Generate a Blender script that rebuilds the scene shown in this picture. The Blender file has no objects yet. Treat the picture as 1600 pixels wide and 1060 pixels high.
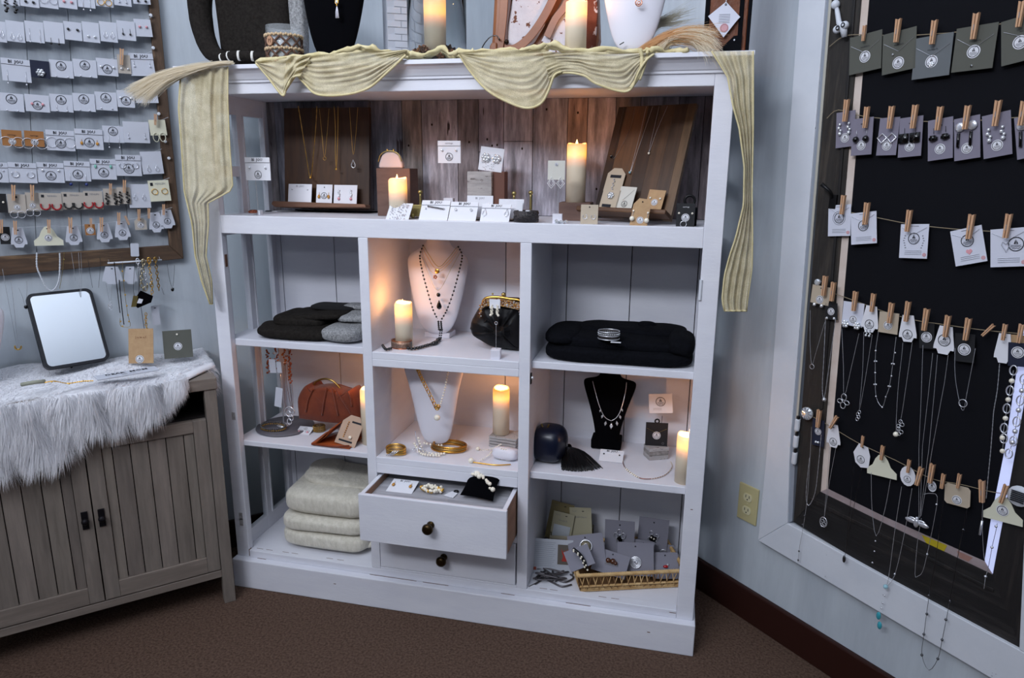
import bpy, bmesh, math, random
import numpy as np
from mathutils import Vector, Matrix
random.seed(7); rng = np.random.default_rng(7)
SC = bpy.context.scene; COL = SC.collection
pi = math.pi; S2 = 2 ** -.5
def lin(c):
    if isinstance(c, str): c = [int(c[i:i+2], 16) / 255 for i in (0, 2, 4)]
    return tuple(x / 12.92 if x <= .04045 else ((x + .055) / 1.055) ** 2.4 for x in c)
# ---------------------------------------------------------------- camera
FPX = 1097.8777; CAM = Vector((1.2912, -1.7572, 1.2914))
def cam_axes(yaw, pitch, roll):
    f = Vector((-math.sin(yaw) * math.cos(pitch), math.cos(yaw) * math.cos(pitch), math.sin(pitch)))
    r = Vector((math.cos(yaw), math.sin(yaw), 0)); u = r.cross(f)
    return r * math.cos(roll) + u * math.sin(roll), u * math.cos(roll) - r * math.sin(roll), f
CR, CU, CF = cam_axes(.2267, -.2363, .0087)
cd = bpy.data.cameras.new('camera'); cam = bpy.data.objects.new('camera', cd); COL.objects.link(cam)
cd.sensor_width = 36; cd.lens = FPX / 1600 * 36; cd.clip_start = .02; cd.clip_end = 60
cam.matrix_world = Matrix(((CR.x, CU.x, -CF.x, CAM.x), (CR.y, CU.y, -CF.y, CAM.y), (CR.z, CU.z, -CF.z, CAM.z), (0, 0, 0, 1)))
cd.dof.use_dof = False
SC.camera = cam
# ---------------------------------------------------------------- world, lights, exposure
w = bpy.data.worlds.new('world'); SC.world = w; w.use_nodes = True
bg = w.node_tree.nodes['Background']; bg.inputs[0].default_value = (.62, .72, 1, 1); bg.inputs[1].default_value = .10
def area(name, loc, target, sx, sy, power, col):
    l = bpy.data.lights.new(name, 'AREA'); l.shape = 'RECTANGLE'; l.size = sx; l.size_y = sy; l.energy = power; l.color = col
    o = bpy.data.objects.new(name, l); COL.objects.link(o); o.location = loc
    o.rotation_euler = (Vector(target) - Vector(loc)).to_track_quat('-Z', 'Y').to_euler(); return o
near = area('ceiling_light_near', (.1, -2.55, 2.64), (.75, 0, 1.75), 1.3, .45, 27, (.86, .90, 1)); near.data.spread = 1.75
over = area('ceiling_light_over', (.5, -1.25, 2.64), (.75, -.2, 1.2), 1.2, .5, 5.5, (.86, .90, 1)); over.data.spread = 2.2
area('added_ceiling_fill', (.5, -1.7, 1.95), (.5, -1.7, 3), 2.6, 3.4, 52, (.84, .90, 1))  # added upward fill, no real fixture; brightens the ceiling the mirror reflects
area('ceiling_light_far', (.3, -5.4, 2.66), (.3, -4.4, 0), 2.4, .8, 34, (.86, .90, 1))
SC.view_settings.view_transform = 'Standard'; SC.view_settings.look = 'None'
SC.view_settings.exposure = 0.0; SC.view_settings.gamma = 1; SC.view_settings.use_curve_mapping = False
# ---------------------------------------------------------------- pixel -> place on a real plane
def ray(u, v): return CF + CR * ((u - 800) / FPX) - CU * ((v - 530) / FPX)
def on(u, v, n, d):
    n = Vector(n); r = ray(u, v); return CAM + r * ((d - n.dot(CAM)) / n.dot(r))
def ony(u, v, y): return on(u, v, (0, 1, 0), y)
def onz(u, v, z): return on(u, v, (0, 0, 1), z)
def onx(u, v, x): return on(u, v, (1, 0, 0), x)
LWD, RWD = .35, 1.76            # left wall: y - x = LWD ; right wall: x + y = RWD
def onL(u, v, off=0): return on(u, v, (-1, 1, 0), LWD - off / S2)
def onR(u, v, off=0): return on(u, v, (1, 1, 0), RWD - off / S2)
RL = Matrix(((S2, -S2, 0), (S2, S2, 0), (0, 0, 1)))      # columns: right, into the wall, up
RR = Matrix(((S2, S2, 0), (-S2, S2, 0), (0, 0, 1)))
I3 = Matrix.Identity(3)
def Lp(a, off, z): x = (a / S2 - LWD) / 2; return Vector((x + off * S2, x + LWD - off * S2, z))
def Rp(b, off, z): d = b / S2; return Vector(((RWD + d) / 2 - off * S2, (RWD - d) / 2 - off * S2, z))
# ---------------------------------------------------------------- materials
MATS = {}
def mat(name, col='cccccc', rough=.6, metal=0, col2=None, scale=8, stretch=(1, 1, 1), detail=5, bump=0, lo=.35, hi=.65,
        emit=None, estr=0, alpha=1, trans=0, ior=1.45, spec=.5, sheen=0, sss=0, col3=None, spots=0, spotcol=None, spotscale=20, coat=0, coords='Object', tex='noise', bscale=None):
    if name in MATS: return MATS[name]
    m = bpy.data.materials.new(name); m.use_nodes = True; nt = m.node_tree; N = nt.nodes; Lk = nt.links
    b = N['Principled BSDF']; b.inputs['Roughness'].default_value = rough; b.inputs['Metallic'].default_value = metal
    b.inputs['IOR'].default_value = ior; b.inputs['Alpha'].default_value = alpha
    b.inputs['Transmission Weight'].default_value = trans; b.inputs['Specular IOR Level'].default_value = spec
    b.inputs['Sheen Weight'].default_value = sheen; b.inputs['Coat Weight'].default_value = coat
    if sss: b.inputs['Subsurface Weight'].default_value = sss; b.inputs['Subsurface Radius'].default_value = (.02, .012, .006)
    c1 = (*lin(col), 1); b.inputs['Base Color'].default_value = c1
    tc = N.new('ShaderNodeTexCoord'); mp = N.new('ShaderNodeMapping'); Lk.new(tc.outputs[coords], mp.inputs[0]); mp.inputs['Scale'].default_value = stretch
    def noise(sc, det=detail):
        n = N.new('ShaderNodeTexNoise'); n.inputs['Scale'].default_value = sc; n.inputs['Detail'].default_value = det; n.inputs['Roughness'].default_value = .65
        Lk.new(mp.outputs[0], n.inputs[0]); return n
    last = None
    if col2:
        if tex == 'noise': n = noise(scale); f = n.outputs['Fac']
        elif tex == 'wave':
            n = N.new('ShaderNodeTexWave'); n.inputs['Scale'].default_value = scale; n.inputs['Distortion'].default_value = 3; n.inputs['Detail'].default_value = 3
            Lk.new(mp.outputs[0], n.inputs[0]); f = n.outputs['Fac']
        else:
            n = N.new('ShaderNodeTexVoronoi'); n.inputs['Scale'].default_value = scale; Lk.new(mp.outputs[0], n.inputs[0]); f = n.outputs['Distance']
        r = N.new('ShaderNodeValToRGB'); e = r.color_ramp.elements; e[0].position = lo; e[0].color = c1; e[1].position = hi; e[1].color = (*lin(col2), 1)
        if col3: x = e.new((lo + hi) / 2); x.color = (*lin(col3), 1)
        Lk.new(f, r.inputs[0]); last = r.outputs[0]
        if bump:
            bp = N.new('ShaderNodeBump'); bp.inputs['Strength'].default_value = bump; bp.inputs['Distance'].default_value = .004
            ff = f if bscale is None else noise(bscale).outputs['Fac']
            Lk.new(ff, bp.inputs['Height']); Lk.new(bp.outputs[0], b.inputs['Normal'])
    elif bump:
        bp = N.new('ShaderNodeBump'); bp.inputs['Strength'].default_value = bump; bp.inputs['Distance'].default_value = .004
        Lk.new(noise(bscale or scale).outputs['Fac'], bp.inputs['Height']); Lk.new(bp.outputs[0], b.inputs['Normal'])
    if spots:
        n2 = noise(spotscale, 3); r2 = N.new('ShaderNodeValToRGB'); e = r2.color_ramp.elements; e[0].position = spots; e[1].position = min(spots + .03, 1)
        Lk.new(n2.outputs['Fac'], r2.inputs[0]); mx = N.new('ShaderNodeMixRGB'); Lk.new(r2.outputs[0], mx.inputs[0])
        if last: Lk.new(last, mx.inputs[1])
        else: mx.inputs[1].default_value = c1
        mx.inputs[2].default_value = (*lin(spotcol), 1); last = mx.outputs[0]
    if last: Lk.new(last, b.inputs['Base Color'])
    if emit: b.inputs['Emission Color'].default_value = (*lin(emit), 1); b.inputs['Emission Strength'].default_value = estr
    MATS[name] = m; return m
WHITE = mat('chippy_white_paint', 'd9dae3', .5, col2='e0e1e8', scale=5, stretch=(1, 1, 4), bump=.12, bscale=40)
WOODCHIP = mat('bare_wood_chip', '6b4a38', .7)
WALL = mat('pale_blue_wall_paint', 'afb7bf', .7, col2='c0c8cf', scale=4, stretch=(3, 3, .45), bump=.05, bscale=60)
TRIMW = mat('trim_white_paint', 'cdd2da', .55, col2='d6dae1', scale=6, spots=.73, spotcol='70727a', spotscale=30)
CARPET = mat('brown_carpet', '46362c', .95, col2='69554a', scale=150, detail=2, bump=.8, lo=.3, hi=.7, spots=.72, spotcol='6b5a4d', spotscale=220, spec=.1)
BASEB = mat('dark_baseboard', '2e1611', .45, spec=.3)
GLASS = mat('glass', 'f6fafa', .02, trans=1, ior=1.12)
PANE = mat('clear_pane', 'd5dfe0', .04, trans=1, ior=1.02, alpha=.35, spec=.6)
CEIL = mat('ceiling_white', 'e4e7ec', .8)
SILVER = mat('silver_metal', 'e6e8ee', .25, .7); GOLD = mat('gold_metal', 'e6b65a', .28, 1); BRASS = mat('brass', 'b7a468', .38, 1); RGOLD = mat('rose_gold', 'd08a68', .25, 1)
DGOLD = mat('dark_bronze', '2c2118', .35, .8); BLACKM = mat('black_metal', '1a1a1c', .4, .6); GUN = mat('gunmetal', '6b6c70', .3, 1)
PEARL = mat('pearl', 'f1ead8', .18, coat=.6); CRYST = mat('crystal', 'f2f6fa', .05, .55, spec=1, coat=1); JET = mat('jet_bead', '08080a', .12, coat=.5)
CARDW = mat('white_card', 'dfe0e6', .7); CARDG = mat('grey_card', '5f605c', .8); CARDL = mat('lilac_grey_card', '7d7988', .8); KRAFT = mat('kraft_card', 'a98866', .85, col2='b4956f', scale=60)
TAN = mat('beige_card', 'b8aa96', .85); CARDK = mat('black_card', '15161a', .7); CARDC = mat('cream_card', 'd9d8c2', .7); TANB = mat('tan_leather_card', '9c6a3c', .8); CARDN = mat('navy_card', '1b2136', .8)
INK = mat('black_ink', '1c1e26', .8); INKW = mat('white_ink', 'd8d8dc', .8); INKG = mat('grey_ink', '7d8088', .8); PINK = mat('pink_print', 'd99aa2', .8); ROSE = mat('dusty_pink_sticker', 'c79aa0', .8)
CLIPW = mat('clothespin_wood', 'b68a68', .7, col2='c79d7a', scale=40, stretch=(1, 1, .2)); TWINE = mat('twine', '8d8069', .9)
BLK = mat('black_velvet', '030306', .95, spec=.08); BLKF = mat('black_fabric', '0c0d11', .9, spec=.1, bump=.4, bscale=60)
WLEA = mat('white_leatherette', 'dcdbe4', .5)
# ---------------------------------------------------------------- mesh builder
class G:
    def __init__(s): s.v = []; s.f = []; s.m = []; s.k = 0
    def add(s, vs, fs, mi=None):
        o = len(s.v); s.v += [tuple(v) for v in vs]; s.f += [tuple(i + o for i in f) for f in fs]; s.m += [s.k if mi is None else mi] * len(fs); return s
    def box(s, x0, x1, y0, y1, z0, z1, mi=None, T=None):
        vs = [(x, y, z) for x in (x0, x1) for y in (y0, y1) for z in (z0, z1)]
        if T: vs = [T @ Vector(v) for v in vs]
        return s.add(vs, [(0, 1, 3, 2), (4, 6, 7, 5), (0, 4, 5, 1), (2, 3, 7, 6), (0, 2, 6, 4), (1, 5, 7, 3)], mi)
    def cbox(s, c, d, mi=None, T=None): return s.box(c[0]-d[0]/2, c[0]+d[0]/2, c[1]-d[1]/2, c[1]+d[1]/2, c[2]-d[2]/2, c[2]+d[2]/2, mi, T)
    def prism(s, poly, y0, y1, mi=None):          # polygon in x,z ; thickness along y
        n = len(poly); vs = [(x, y0, z) for x, z in poly] + [(x, y1, z) for x, z in poly]
        return s.add(vs, [tuple(range(n)), tuple(range(2*n-1, n-1, -1))] + [(i, i+n, (i+1) % n+n, (i+1) % n) for i in range(n)], mi)
    def slab(s, poly, z0, z1, mi=None):           # polygon in x,y ; thickness along z
        n = len(poly); vs = [(x, y, z0) for x, y in poly] + [(x, y, z1) for x, y in poly]
        return s.add(vs, [tuple(range(n-1, -1, -1)), tuple(range(n, 2*n))] + [(i, (i+1) % n, (i+1) % n+n, i+n) for i in range(n)], mi)
    def tube(s, pts, r, seg=6, closed=False, mi=None, flat=1):
        P = [Vector(p) for p in pts]; n = len(P); vs = []; fs = []; rr = r if isinstance(r, (list, tuple)) else [r] * n
        up = Vector((0, 0, 1)); prev = None
        for i in range(n):
            a = P[(i-1) % n] if closed or i else P[0]; b = P[(i+1) % n] if closed or i < n-1 else P[-1]; t = b - a
            if t.length < 1e-9: t = Vector((0, 0, 1))
            t.normalize()
            if prev is None: q = up if abs(t.z) < .9 else Vector((1, 0, 0)); nx = t.cross(q).normalized()
            else:
                nx = prev - t * prev.dot(t)
                nx = nx.normalized() if nx.length > 1e-6 else t.orthogonal().normalized()
            prev = nx; ny = t.cross(nx)
            for k in range(seg): a2 = 2*pi*k/seg; vs.append(P[i] + nx*math.cos(a2)*rr[i] + ny*math.sin(a2)*rr[i]*flat)
        for i in range(n if closed else n-1):
            j = (i+1) % n
            for k in range(seg): fs.append((i*seg+k, i*seg+(k+1) % seg, j*seg+(k+1) % seg, j*seg+k))
        if not closed: fs += [tuple(range(seg-1, -1, -1)), tuple(range((n-1)*seg, n*seg))]
        return s.add(vs, fs, mi)
    def lathe(s, prof, c=(0, 0, 0), seg=20, mi=None, sx=1, sy=1):       # prof: (r,z)
        vs = []; fs = []; n = len(prof)
        for r, z in prof:
            for k in range(seg): a = 2*pi*k/seg; vs.append((c[0]+r*sx*math.cos(a), c[1]+r*sy*math.sin(a), c[2]+z))
        for i in range(n-1):
            for k in range(seg): fs.append((i*seg+k, i*seg+(k+1) % seg, (i+1)*seg+(k+1) % seg, (i+1)*seg+k))
        if prof[0][0] > 1e-6: fs.append(tuple(range(seg-1, -1, -1)))
        if prof[-1][0] > 1e-6: fs.append(tuple(range((n-1)*seg, n*seg)))
        return s.add(vs, fs, mi)
    def ball(s, c, r, seg=8, rings=5, mi=None, sc=(1, 1, 1)):
        vs = [(c[0], c[1], c[2]+r*sc[2])]; fs = []
        for i in range(1, rings):
            t = pi*i/rings
            for k in range(seg): a = 2*pi*k/seg; vs.append((c[0]+r*sc[0]*math.sin(t)*math.cos(a), c[1]+r*sc[1]*math.sin(t)*math.sin(a), c[2]+r*sc[2]*math.cos(t)))
        vs.append((c[0], c[1], c[2]-r*sc[2])); b = len(vs)-1
        for k in range(seg): fs.append((0, 1+k, 1+(k+1) % seg)); fs.append((b, b-seg+(k+1) % seg, b-seg+k))
        for i in range(rings-2):
            for k in range(seg): o = 1+i*seg; fs.append((o+k, o+seg+k, o+seg+(k+1) % seg, o+(k+1) % seg))
        return s.add(vs, fs, mi)
    def grid(s, fn, nu, nv, mi=None, wrap=False):
        vs = [fn(i/(nu if wrap else nu-1), j/(nv-1)) for j in range(nv) for i in range(nu)]; fs = []
        for j in range(nv-1):
            for i in range(nu if wrap else nu-1): fs.append((j*nu+i, j*nu+(i+1) % nu, (j+1)*nu+(i+1) % nu, (j+1)*nu+i))
        return s.add(vs, fs, mi)
    def ring(s, c, R, r, seg=16, ts=5, axis='y', mi=None, a0=0, a1=2*pi, sx=1, sz=1):
        full = abs(a1-a0-2*pi) < 1e-6; n = seg if full else seg+1; P = []
        for i in range(n):
            a = a0+(a1-a0)*i/seg; x, z = R*math.cos(a)*sx, R*math.sin(a)*sz
            P.append((c[0]+x, c[1], c[2]+z) if axis == 'y' else (c[0]+x, c[1]+z, c[2]) if axis == 'z' else (c[0], c[1]+x, c[2]+z))
        return s.tube(P, r, ts, full, mi)
    def xf(s, T): s.v = [tuple(T @ Vector(v)) for v in s.v]; return s
    def mesh(s, name, mats, smooth=False):
        me = bpy.data.meshes.new(name); me.from_pydata(s.v, [], s.f)
        for m in (mats if isinstance(mats, (list, tuple)) else [mats]): me.materials.append(m)
        me.polygons.foreach_set('material_index', s.m)
        if smooth: me.polygons.foreach_set('use_smooth', [True] * len(s.f))
        me.update(); return me
    def obj(s, name, mats, parent=None, smooth=False, bevel=0, T=None, sub=0, solid=0):
        o = bpy.data.objects.new(name, s.mesh(name, mats, smooth)); COL.objects.link(o)
        if parent: o.parent = parent
        if T is not None: o.matrix_local = T
        if solid: md = o.modifiers.new('solid', 'SOLIDIFY'); md.thickness = solid; md.offset = 0
        if bevel: md = o.modifiers.new('bevel', 'BEVEL'); md.width = bevel; md.segments = 2; md.limit_method = 'ANGLE'
        if sub: md = o.modifiers.new('sub', 'SUBSURF'); md.levels = sub; md.render_levels = sub
        return o
def tag(o, label=None, cat=None, group=None, kind=None):
    for k, v in (('label', label), ('category', cat), ('group', group), ('kind', kind)):
        if v: o[k] = v
    return o
def TM(loc, R=I3): M = R.to_4x4(); M.translation = Vector(loc); return M
def rz(a): return Matrix.Rotation(a, 3, 'Z')
def rx(a): return Matrix.Rotation(a, 3, 'X')
def ry(a): return Matrix.Rotation(a, 3, 'Y')
def root(name, loc, R=I3, label=None, cat=None, group=None, kind=None):
    o = bpy.data.objects.new(name, None); COL.objects.link(o); o.empty_display_size = .02; o.matrix_world = TM(loc, R); return tag(o, label, cat, group, kind)
def single(g, name, mats, loc, R, label, cat, group=None, **kw): return tag(g.obj(name, mats, T=TM(loc, R), **kw), label, cat, group)
_tc = {}
def textmesh(s, size, m, bold=0, align='CENTER'):
    key = (s, round(size, 5), m.name, align)
    if key not in _tc:
        cu = bpy.data.curves.new('lettering', 'FONT'); cu.body = s; cu.size = size; cu.align_x = align; cu.align_y = 'CENTER'; cu.resolution_u = 1; cu.offset = bold; cu.materials.append(m)
        ob = bpy.data.objects.new('lettering', cu); COL.objects.link(ob); bpy.context.view_layer.update()
        me = bpy.data.meshes.new_from_object(ob.evaluated_get(bpy.context.evaluated_depsgraph_get())); me.materials.clear(); me.materials.append(m)
        bpy.data.objects.remove(ob); _tc[key] = me
    return _tc[key]
UPR = Matrix.Rotation(pi/2, 4, 'X')         # text plane xy -> card plane xz, facing -y
def text(s, size, m, parent, x, z, y=-.0008, rot=0, bold=0, flat=False, T=None, align='CENTER'):
    o = bpy.data.objects.new('lettering', textmesh(s, size, m, bold, align)); COL.objects.link(o); o.parent = parent
    o.matrix_local = T if T is not None else (Matrix.Translation((x, y, z)) @ Matrix.Rotation(rot, 4, 'Y') @ UPR); return o
def smoothstep(t): t = max(0, min(1, t)); return t*t*(3-2*t)
# ================================================================ THE ROOM
def wallbox(name, g, m, kind='structure', parent=None, **kw): return tag(g.obj(name, m, parent, **kw), kind=kind)
CX, CY = (RWD - LWD) / 2, (RWD + LWD) / 2       # room corner
g = G(); g.slab([(CX, CY), (CX-3.2, CY-3.2), (CX-3.2, -6.2), (CX+3.2, -6.2), (CX+3.2, CY-3.2)], -.05, 0); wallbox('floor', g, CARPET)
g = G(); g.slab([(CX, CY), (CX-3.2, CY-3.2), (CX-3.2, -6.2), (CX+3.2, -6.2), (CX+3.2, CY-3.2)], 2.7, 2.75); wallbox('ceiling', g, CEIL)
def lwall(name, R, L0, L1, P, m):
    g = G(); g.box(L0, L1, 0, .1, 0, 2.7); o = wallbox(name, g, m); o.matrix_world = TM(P, R)
aC = (CX + CY) * S2; bC = (CX - CY) * S2
lwall('wall_left', RL, aC-4.5, aC, Lp(0, 0, 0), WALL)
lwall('wall_right', RR, bC, bC+4.5, Rp(0, 0, 0), WALL)
g = G(); g.box(CX-3.28, CX-3.2, -6.2, CY-3.2, 0, 2.7); wallbox('wall_side_left', g, WALL)
g = G(); g.box(CX+3.2, CX+3.28, -6.2, CY-3.2, 0, 2.7); wallbox('wall_side_right', g, WALL)
for nm, R, P, a0, a1 in (('baseboard_left', RL, Lp(0, 0, 0), aC-4.5, aC-.02), ('baseboard_right', RR, Rp(0, 0, 0), bC+.02, bC+4.5)):
    g = G(); g.prism([(a0, 0), (a1, 0), (a1, .102), (a0, .102)], -.016, 0); o = wallbox(nm, g, BASEB, bevel=.004); o.matrix_world = TM(P, R)
# ================================================================ BOOKCASE
D = .31
bk = root('bookcase', (0, 0, 0), label='tall white distressed open bookcase with cubbies, drawers and glazed side, standing in the corner', cat='bookcase')
def part(name, g, m=WHITE, par=bk, **kw): kw.setdefault('bevel', .0018); return g.obj(name, m, par, **kw)
ZB, ZT = .095, 1.51
for x0, x1 in ((0, .0425), (1.3555, 1.4)): part('post', G().box(x0, x1, 0, .022, .0963, 1.5095))
for x0, x1 in ((.0425, .4577+0),): pass
for x0, x1 in ((.4577, .4859), (.9053, .9355)):
    part('divider', G().box(x0, x1, .0, D, .1208, 1.111))
part('header_rail', G().box(.0425, 1.3555, 0, .02, 1.482, 1.511))
part('header_rail', G().box(.02, 1.38, .02, D, 1.490, 1.511), bevel=0)
part('middle_rail', G().box(.0425, 1.3555, 0, .02, 1.111, 1.161))
part('shelf', G().box(.03, 1.37, .02, D, 1.139, 1.1595))
# cornice
prof = [(0, 1.508), (-.006, 1.510), (-.006, 1.515), (-.009, 1.517), (-.012, 1.522), (-.018, 1.531), (-.026, 1.538), (-.030, 1.540), (-.035, 1.541), (-.035, 1.551), (.0, 1.551)]
g = G(); vs = []
for y, z in prof: e = -y; vs += [(-e, D+.005, z), (-e, y, z), (1.4+e, y, z), (1.4+e, D+.005, z)]
n = len(prof); g.add(vs, [(4*i+k, 4*i+k+1, 4*i+5+k, 4*i+4+k) for i in range(n-1) for k in range(3)])
part('cornice', g, bevel=0)
part('top_board', G().box(-.034, 1.434, -.034, D+.008, 1.540, 1.5512))
# plinth
part('plinth', G().box(-.006, 1.4065, -.0218, .012, 0, .0962), bevel=.003)
part('plinth_side', G().box(-.006, .006, .012, D+.01, 0, .0955)); part('plinth_side', G().box(1.394, 1.4065, .012, D+.01, 0, .0955))
part('bottom_board', G().box(.005, 1.395, .03, D, .09, .1155), bevel=0)
part('threshold', G().box(.0427, 1.3553, .0002, .03, .0963, .1205))
# back planks (lower, painted) one by one
xs = [.012, .039, .2275, .416, .6045, .793, .9815, 1.17, 1.3585, 1.388]
for i in range(len(xs)-1):
    part('back_plank', G().box(xs[i]+.0012, xs[i+1]-.0012, D, D+.009, .1, 1.15), bevel=.001)
part('back_sheet', G().box(.01, 1.39, D+.0095, D+.012, .1, 1.5), mat('shadow_gap_board', '2c2528', .9), bevel=0)
# shelves
def shelf(x0, x1, y0, zt, th): part('shelf', G().box(x0, x1, y0, D, zt-th, zt))
shelf(.012, .4577, .022, .8005, .0205); shelf(.012, .4577, .022, .480, .0165)
shelf(.9355, 1.39, .022, .7945, .0200); shelf(.9355, 1.39, .022, .4765, .0205)
part('shelf', G().box(.4859, .9053, 0, D, .775, .7957)); part('shelf_rail', G().box(.4859, .9053, 0, .02, .7534, .7757))
part('shelf', G().box(.4859, .9053, 0, D, .462, .482)); part('drawer_rail', G().box(.4859, .9053, 0, .02, .4325, .4625))
part('drawer_rail', G().box(.4859, .9053, 0, .02, .262, .278)); part('drawer_rail', G().box(.4859, .9053, 0, .02, .1207, .128))
part('drawer_bed', G().box(.4859, .9053, .02, D, .250, .262))
# glazed sides: frame members + panes
for side, xa, xb in (('l', .004, .022), ('r', 1.378, 1.396)):
    for y0, y1 in ((.022, .045), (.146, .172), (.285, D)): part('side_stile', G().box(xa, xb, y0, y1, .115, 1.49))
    for z0, z1 in ((.111, .165), (1.19, 1.225), (1.44, 1.49), (.76, .80) if side == 'r' else (.775, .80)):
        if z0 == 1.19: z0, z1 = 1.265, 1.295
        part('side_rail', G().box(xa+.001, xb-.001, .04, .29, z0, z1), bevel=0)
    part('side_rail', G().box(xa+.001, xb-.001, .023, .30, 1.10, 1.138), bevel=0)
    for y0, y1 in ((.045, .146), (.172, .285)):
        xm = (xa+xb)/2
        for z0, z1 in ((.165, .775), (.80, 1.10), (1.165, 1.265), (1.295, 1.44)):
            if side == 'r' and z0 == .165: z1 = .76
            part('pane', G().box(xm-.0015, xm+.0015, y0-.003, y1+.003, z0-.003, z1+.003), PANE, bevel=0)
    # thin beads round the glass
    for y in (.0455, .1445, .1735, .2835):
        part('glazing_bead', G().box(xb-.001 if side == 'l' else xa-.003, xb+.003 if side == 'l' else xa+.001, y-.003, y+.003, .165, 1.44), bevel=.0008)
# distress marks: bare wood showing at joints
def chip(x0, x1, y0, y1, z0, z1): part('paint_chip', G().box(x0, x1, y0, y1, z0, z1), WOODCHIP, bevel=0)
for x0, x1, z in ((.06, .12, .1206), (.15, .26, .1206), (.30, .38, .1206), (.97, 1.10, .1206), (1.14, 1.30, .1206)): [chip(a_, a_+.022, .0150, .0164, z-.001, z+.0003) for a_ in (x0, x0+.03+.01*random.random())]
for x0, x1 in ((.45, .60), (.62, .70), (.86, .90), (1.05, 1.12), (.07, .10)): chip(x0, x1, -.0015, 0, .0955, .0967)
chip(.0420, .0430, -.0004, .012, .10, .123); chip(1.336, 1.354, -.0003, .001, .112, .1135)
chip(1.372, 1.378, -.0002, .0005, .155+.27, .157+.27); chip(.34, .348, -.022, -.0215, .06, .062); chip(1.28, 1.288, -.022, -.0215, .055, .0575)
part('latch_plate', G().box(.0418, .0438, .006, .016, 1.015, 1.05), WOODCHIP, bevel=0)
# ghost of hinges on left post and right post
for px, z in ((.024, .235), (.030, .565), (.024, .215)):
    part('hinge_scar', G().box(px-.006, px+.006, -.0008, .0, z-.012, z+.012), mat('hinge_scar_paint', 'b5b4b6', .6, col2='8d8888', scale=90), bevel=0)
part('hinge_knuckle', G().lathe([(.004, 0), (.004, .05)], (1.357, -.001, .985), 8), TRIMW, bevel=0)
# small glass knob of the divider catch
part('catch', G().box(.9355, .9385, .004, .014, .735, .765), BLACKM, bevel=0)
part('catch_ball', G().ball((.9405, .008, .752), .0045, 10, 8), SILVER, bevel=0, smooth=True)
# weathered planks of the top compartment, one by one, each with its own tone
wx = [.012, .0485, .1475, .255, .3705, .4705, .5330, .6450, .7085, .7840, .8710, .9712, 1.0277, 1.107, 1.174, 1.278, 1.345, 1.388]
tones = ['807a7c', '7b7a83', '6f6e74', '75717a', '7a7a84', '7f7570', 'a7a3ab', '7e777a', '96909a', 'a09da6', '9996a0', '93807a', 'a59ca2', '7c726f', '8c8386', '827b80', '7a7073']
def wood(nm, c, c2, c3=None): return mat(nm, c, .75, col2=c2, col3=c3, scale=9, stretch=(5, 5, .7), detail=8, bump=.35, lo=.32, hi=.68, spots=.68, spotcol='3a3032', spotscale=7)
def shade(c, k): return ''.join('%02x' % max(0, min(255, int(int(c[i:i+2], 16)*k))) for i in (0, 2, 4))
for i in range(len(wx)-1):
    m = wood('weathered_plank_%d' % i, shade(tones[i], .68), shade(tones[i], 1.34), tones[i])
    cuts = [1.16, 1.49]
    if i == 9: cuts = [1.16, 1.372, 1.49]
    if i == 8: cuts = [1.16, 1.342, 1.49]
    if i == 13: cuts = [1.16, 1.40, 1.49]
    for j in range(len(cuts)-1):
        o = part('weathered_plank', G().box(wx[i]+.0009, wx[i+1]-.0009, D-.002+random.uniform(0, .0015), D+.008, cuts[j]+.0007, cuts[j+1]-.0007), m, bevel=.0006)
# knots / nail holes
g = G()
for x, z in ((.40, 1.33), (.49, 1.36), (.565, 1.42), (.68, 1.37), (.735, 1.378), (.75, 1.36), (.765, 1.362), (.84, 1.352), (.91, 1.46), (.93, 1.30), (1.0, 1.45), (1.06, 1.24), (1.13, 1.46), (1.21, 1.462), (1.30, 1.43), (.215, 1.44), (.09, 1.35)):
    g.lathe([(.0022, 0), (0, .0004)], (0, 0, 0), 8) if False else g.ball((x, D-.002, z), .0028, 6, 4, sc=(1, .4, 1.3))
tag(g.obj('nail_hole', DGOLD, bk), kind='stuff')
# --- drawers
def knob(par, x, y, z):
    g = G(); g.lathe([(.0085, 0), (.0085, .003), (.005, .005), (.0045, .012), (.0105, .017), (.0125, .021), (.011, .026), (.006, .028), (0, .0285)], (0, 0, 0), 18)
    g.obj('knob', mat('aged_bronze', '3a2c18', .32, .85, spots=.55, spotcol='6b5528', spotscale=60), par, True, T=Matrix.Translation((x, y, z)) @ Matrix.Rotation(pi/2, 4, 'X') @ Matrix.Scale(1.25, 4))
part('drawer_front', G().box(.488, .9015, -.002, .016, .130, .260))
dr = part('drawer', G().box(.49, .90, .016, .29, .135, .16), bevel=0); knob(bk, .688, -.002, .190)
yd = -.124
dr = bpy.data.objects.new('open_drawer', None); COL.objects.link(dr); dr.parent = bk
part('drawer_front', G().box(.4845, .9045, yd, yd+.012, .283, .4235), par=dr, bevel=.002)
DSIDE = mat('raw_drawer_side', '8f6f5b', .7, col2='a5836b', scale=20, stretch=(1, .1, 1))
for x0, x1 in ((.4875, .4985), (.8905, .9015)):
    part('drawer_side', G().box(x0, x1, yd+.012, yd+.29, .285, .4195), DSIDE, par=dr, bevel=0)
    part('drawer_side_top', G().box(x0, x1, yd+.012, yd+.29, .4195, .4225), WHITE, par=dr, bevel=0)
part('drawer_back', G().box(.4985, .8905, yd+.278, yd+.29, .285, .42), DSIDE, par=dr, bevel=0)
LINER = mat('grey_plank_liner', '8d8d92', .7, col2='b5b6bc', col3='a2a2a8', scale=10, stretch=(.6, 6, 5), detail=8, bump=.1, lo=.3, hi=.7, spots=.7, spotcol='4a484c', spotscale=9)
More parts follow.
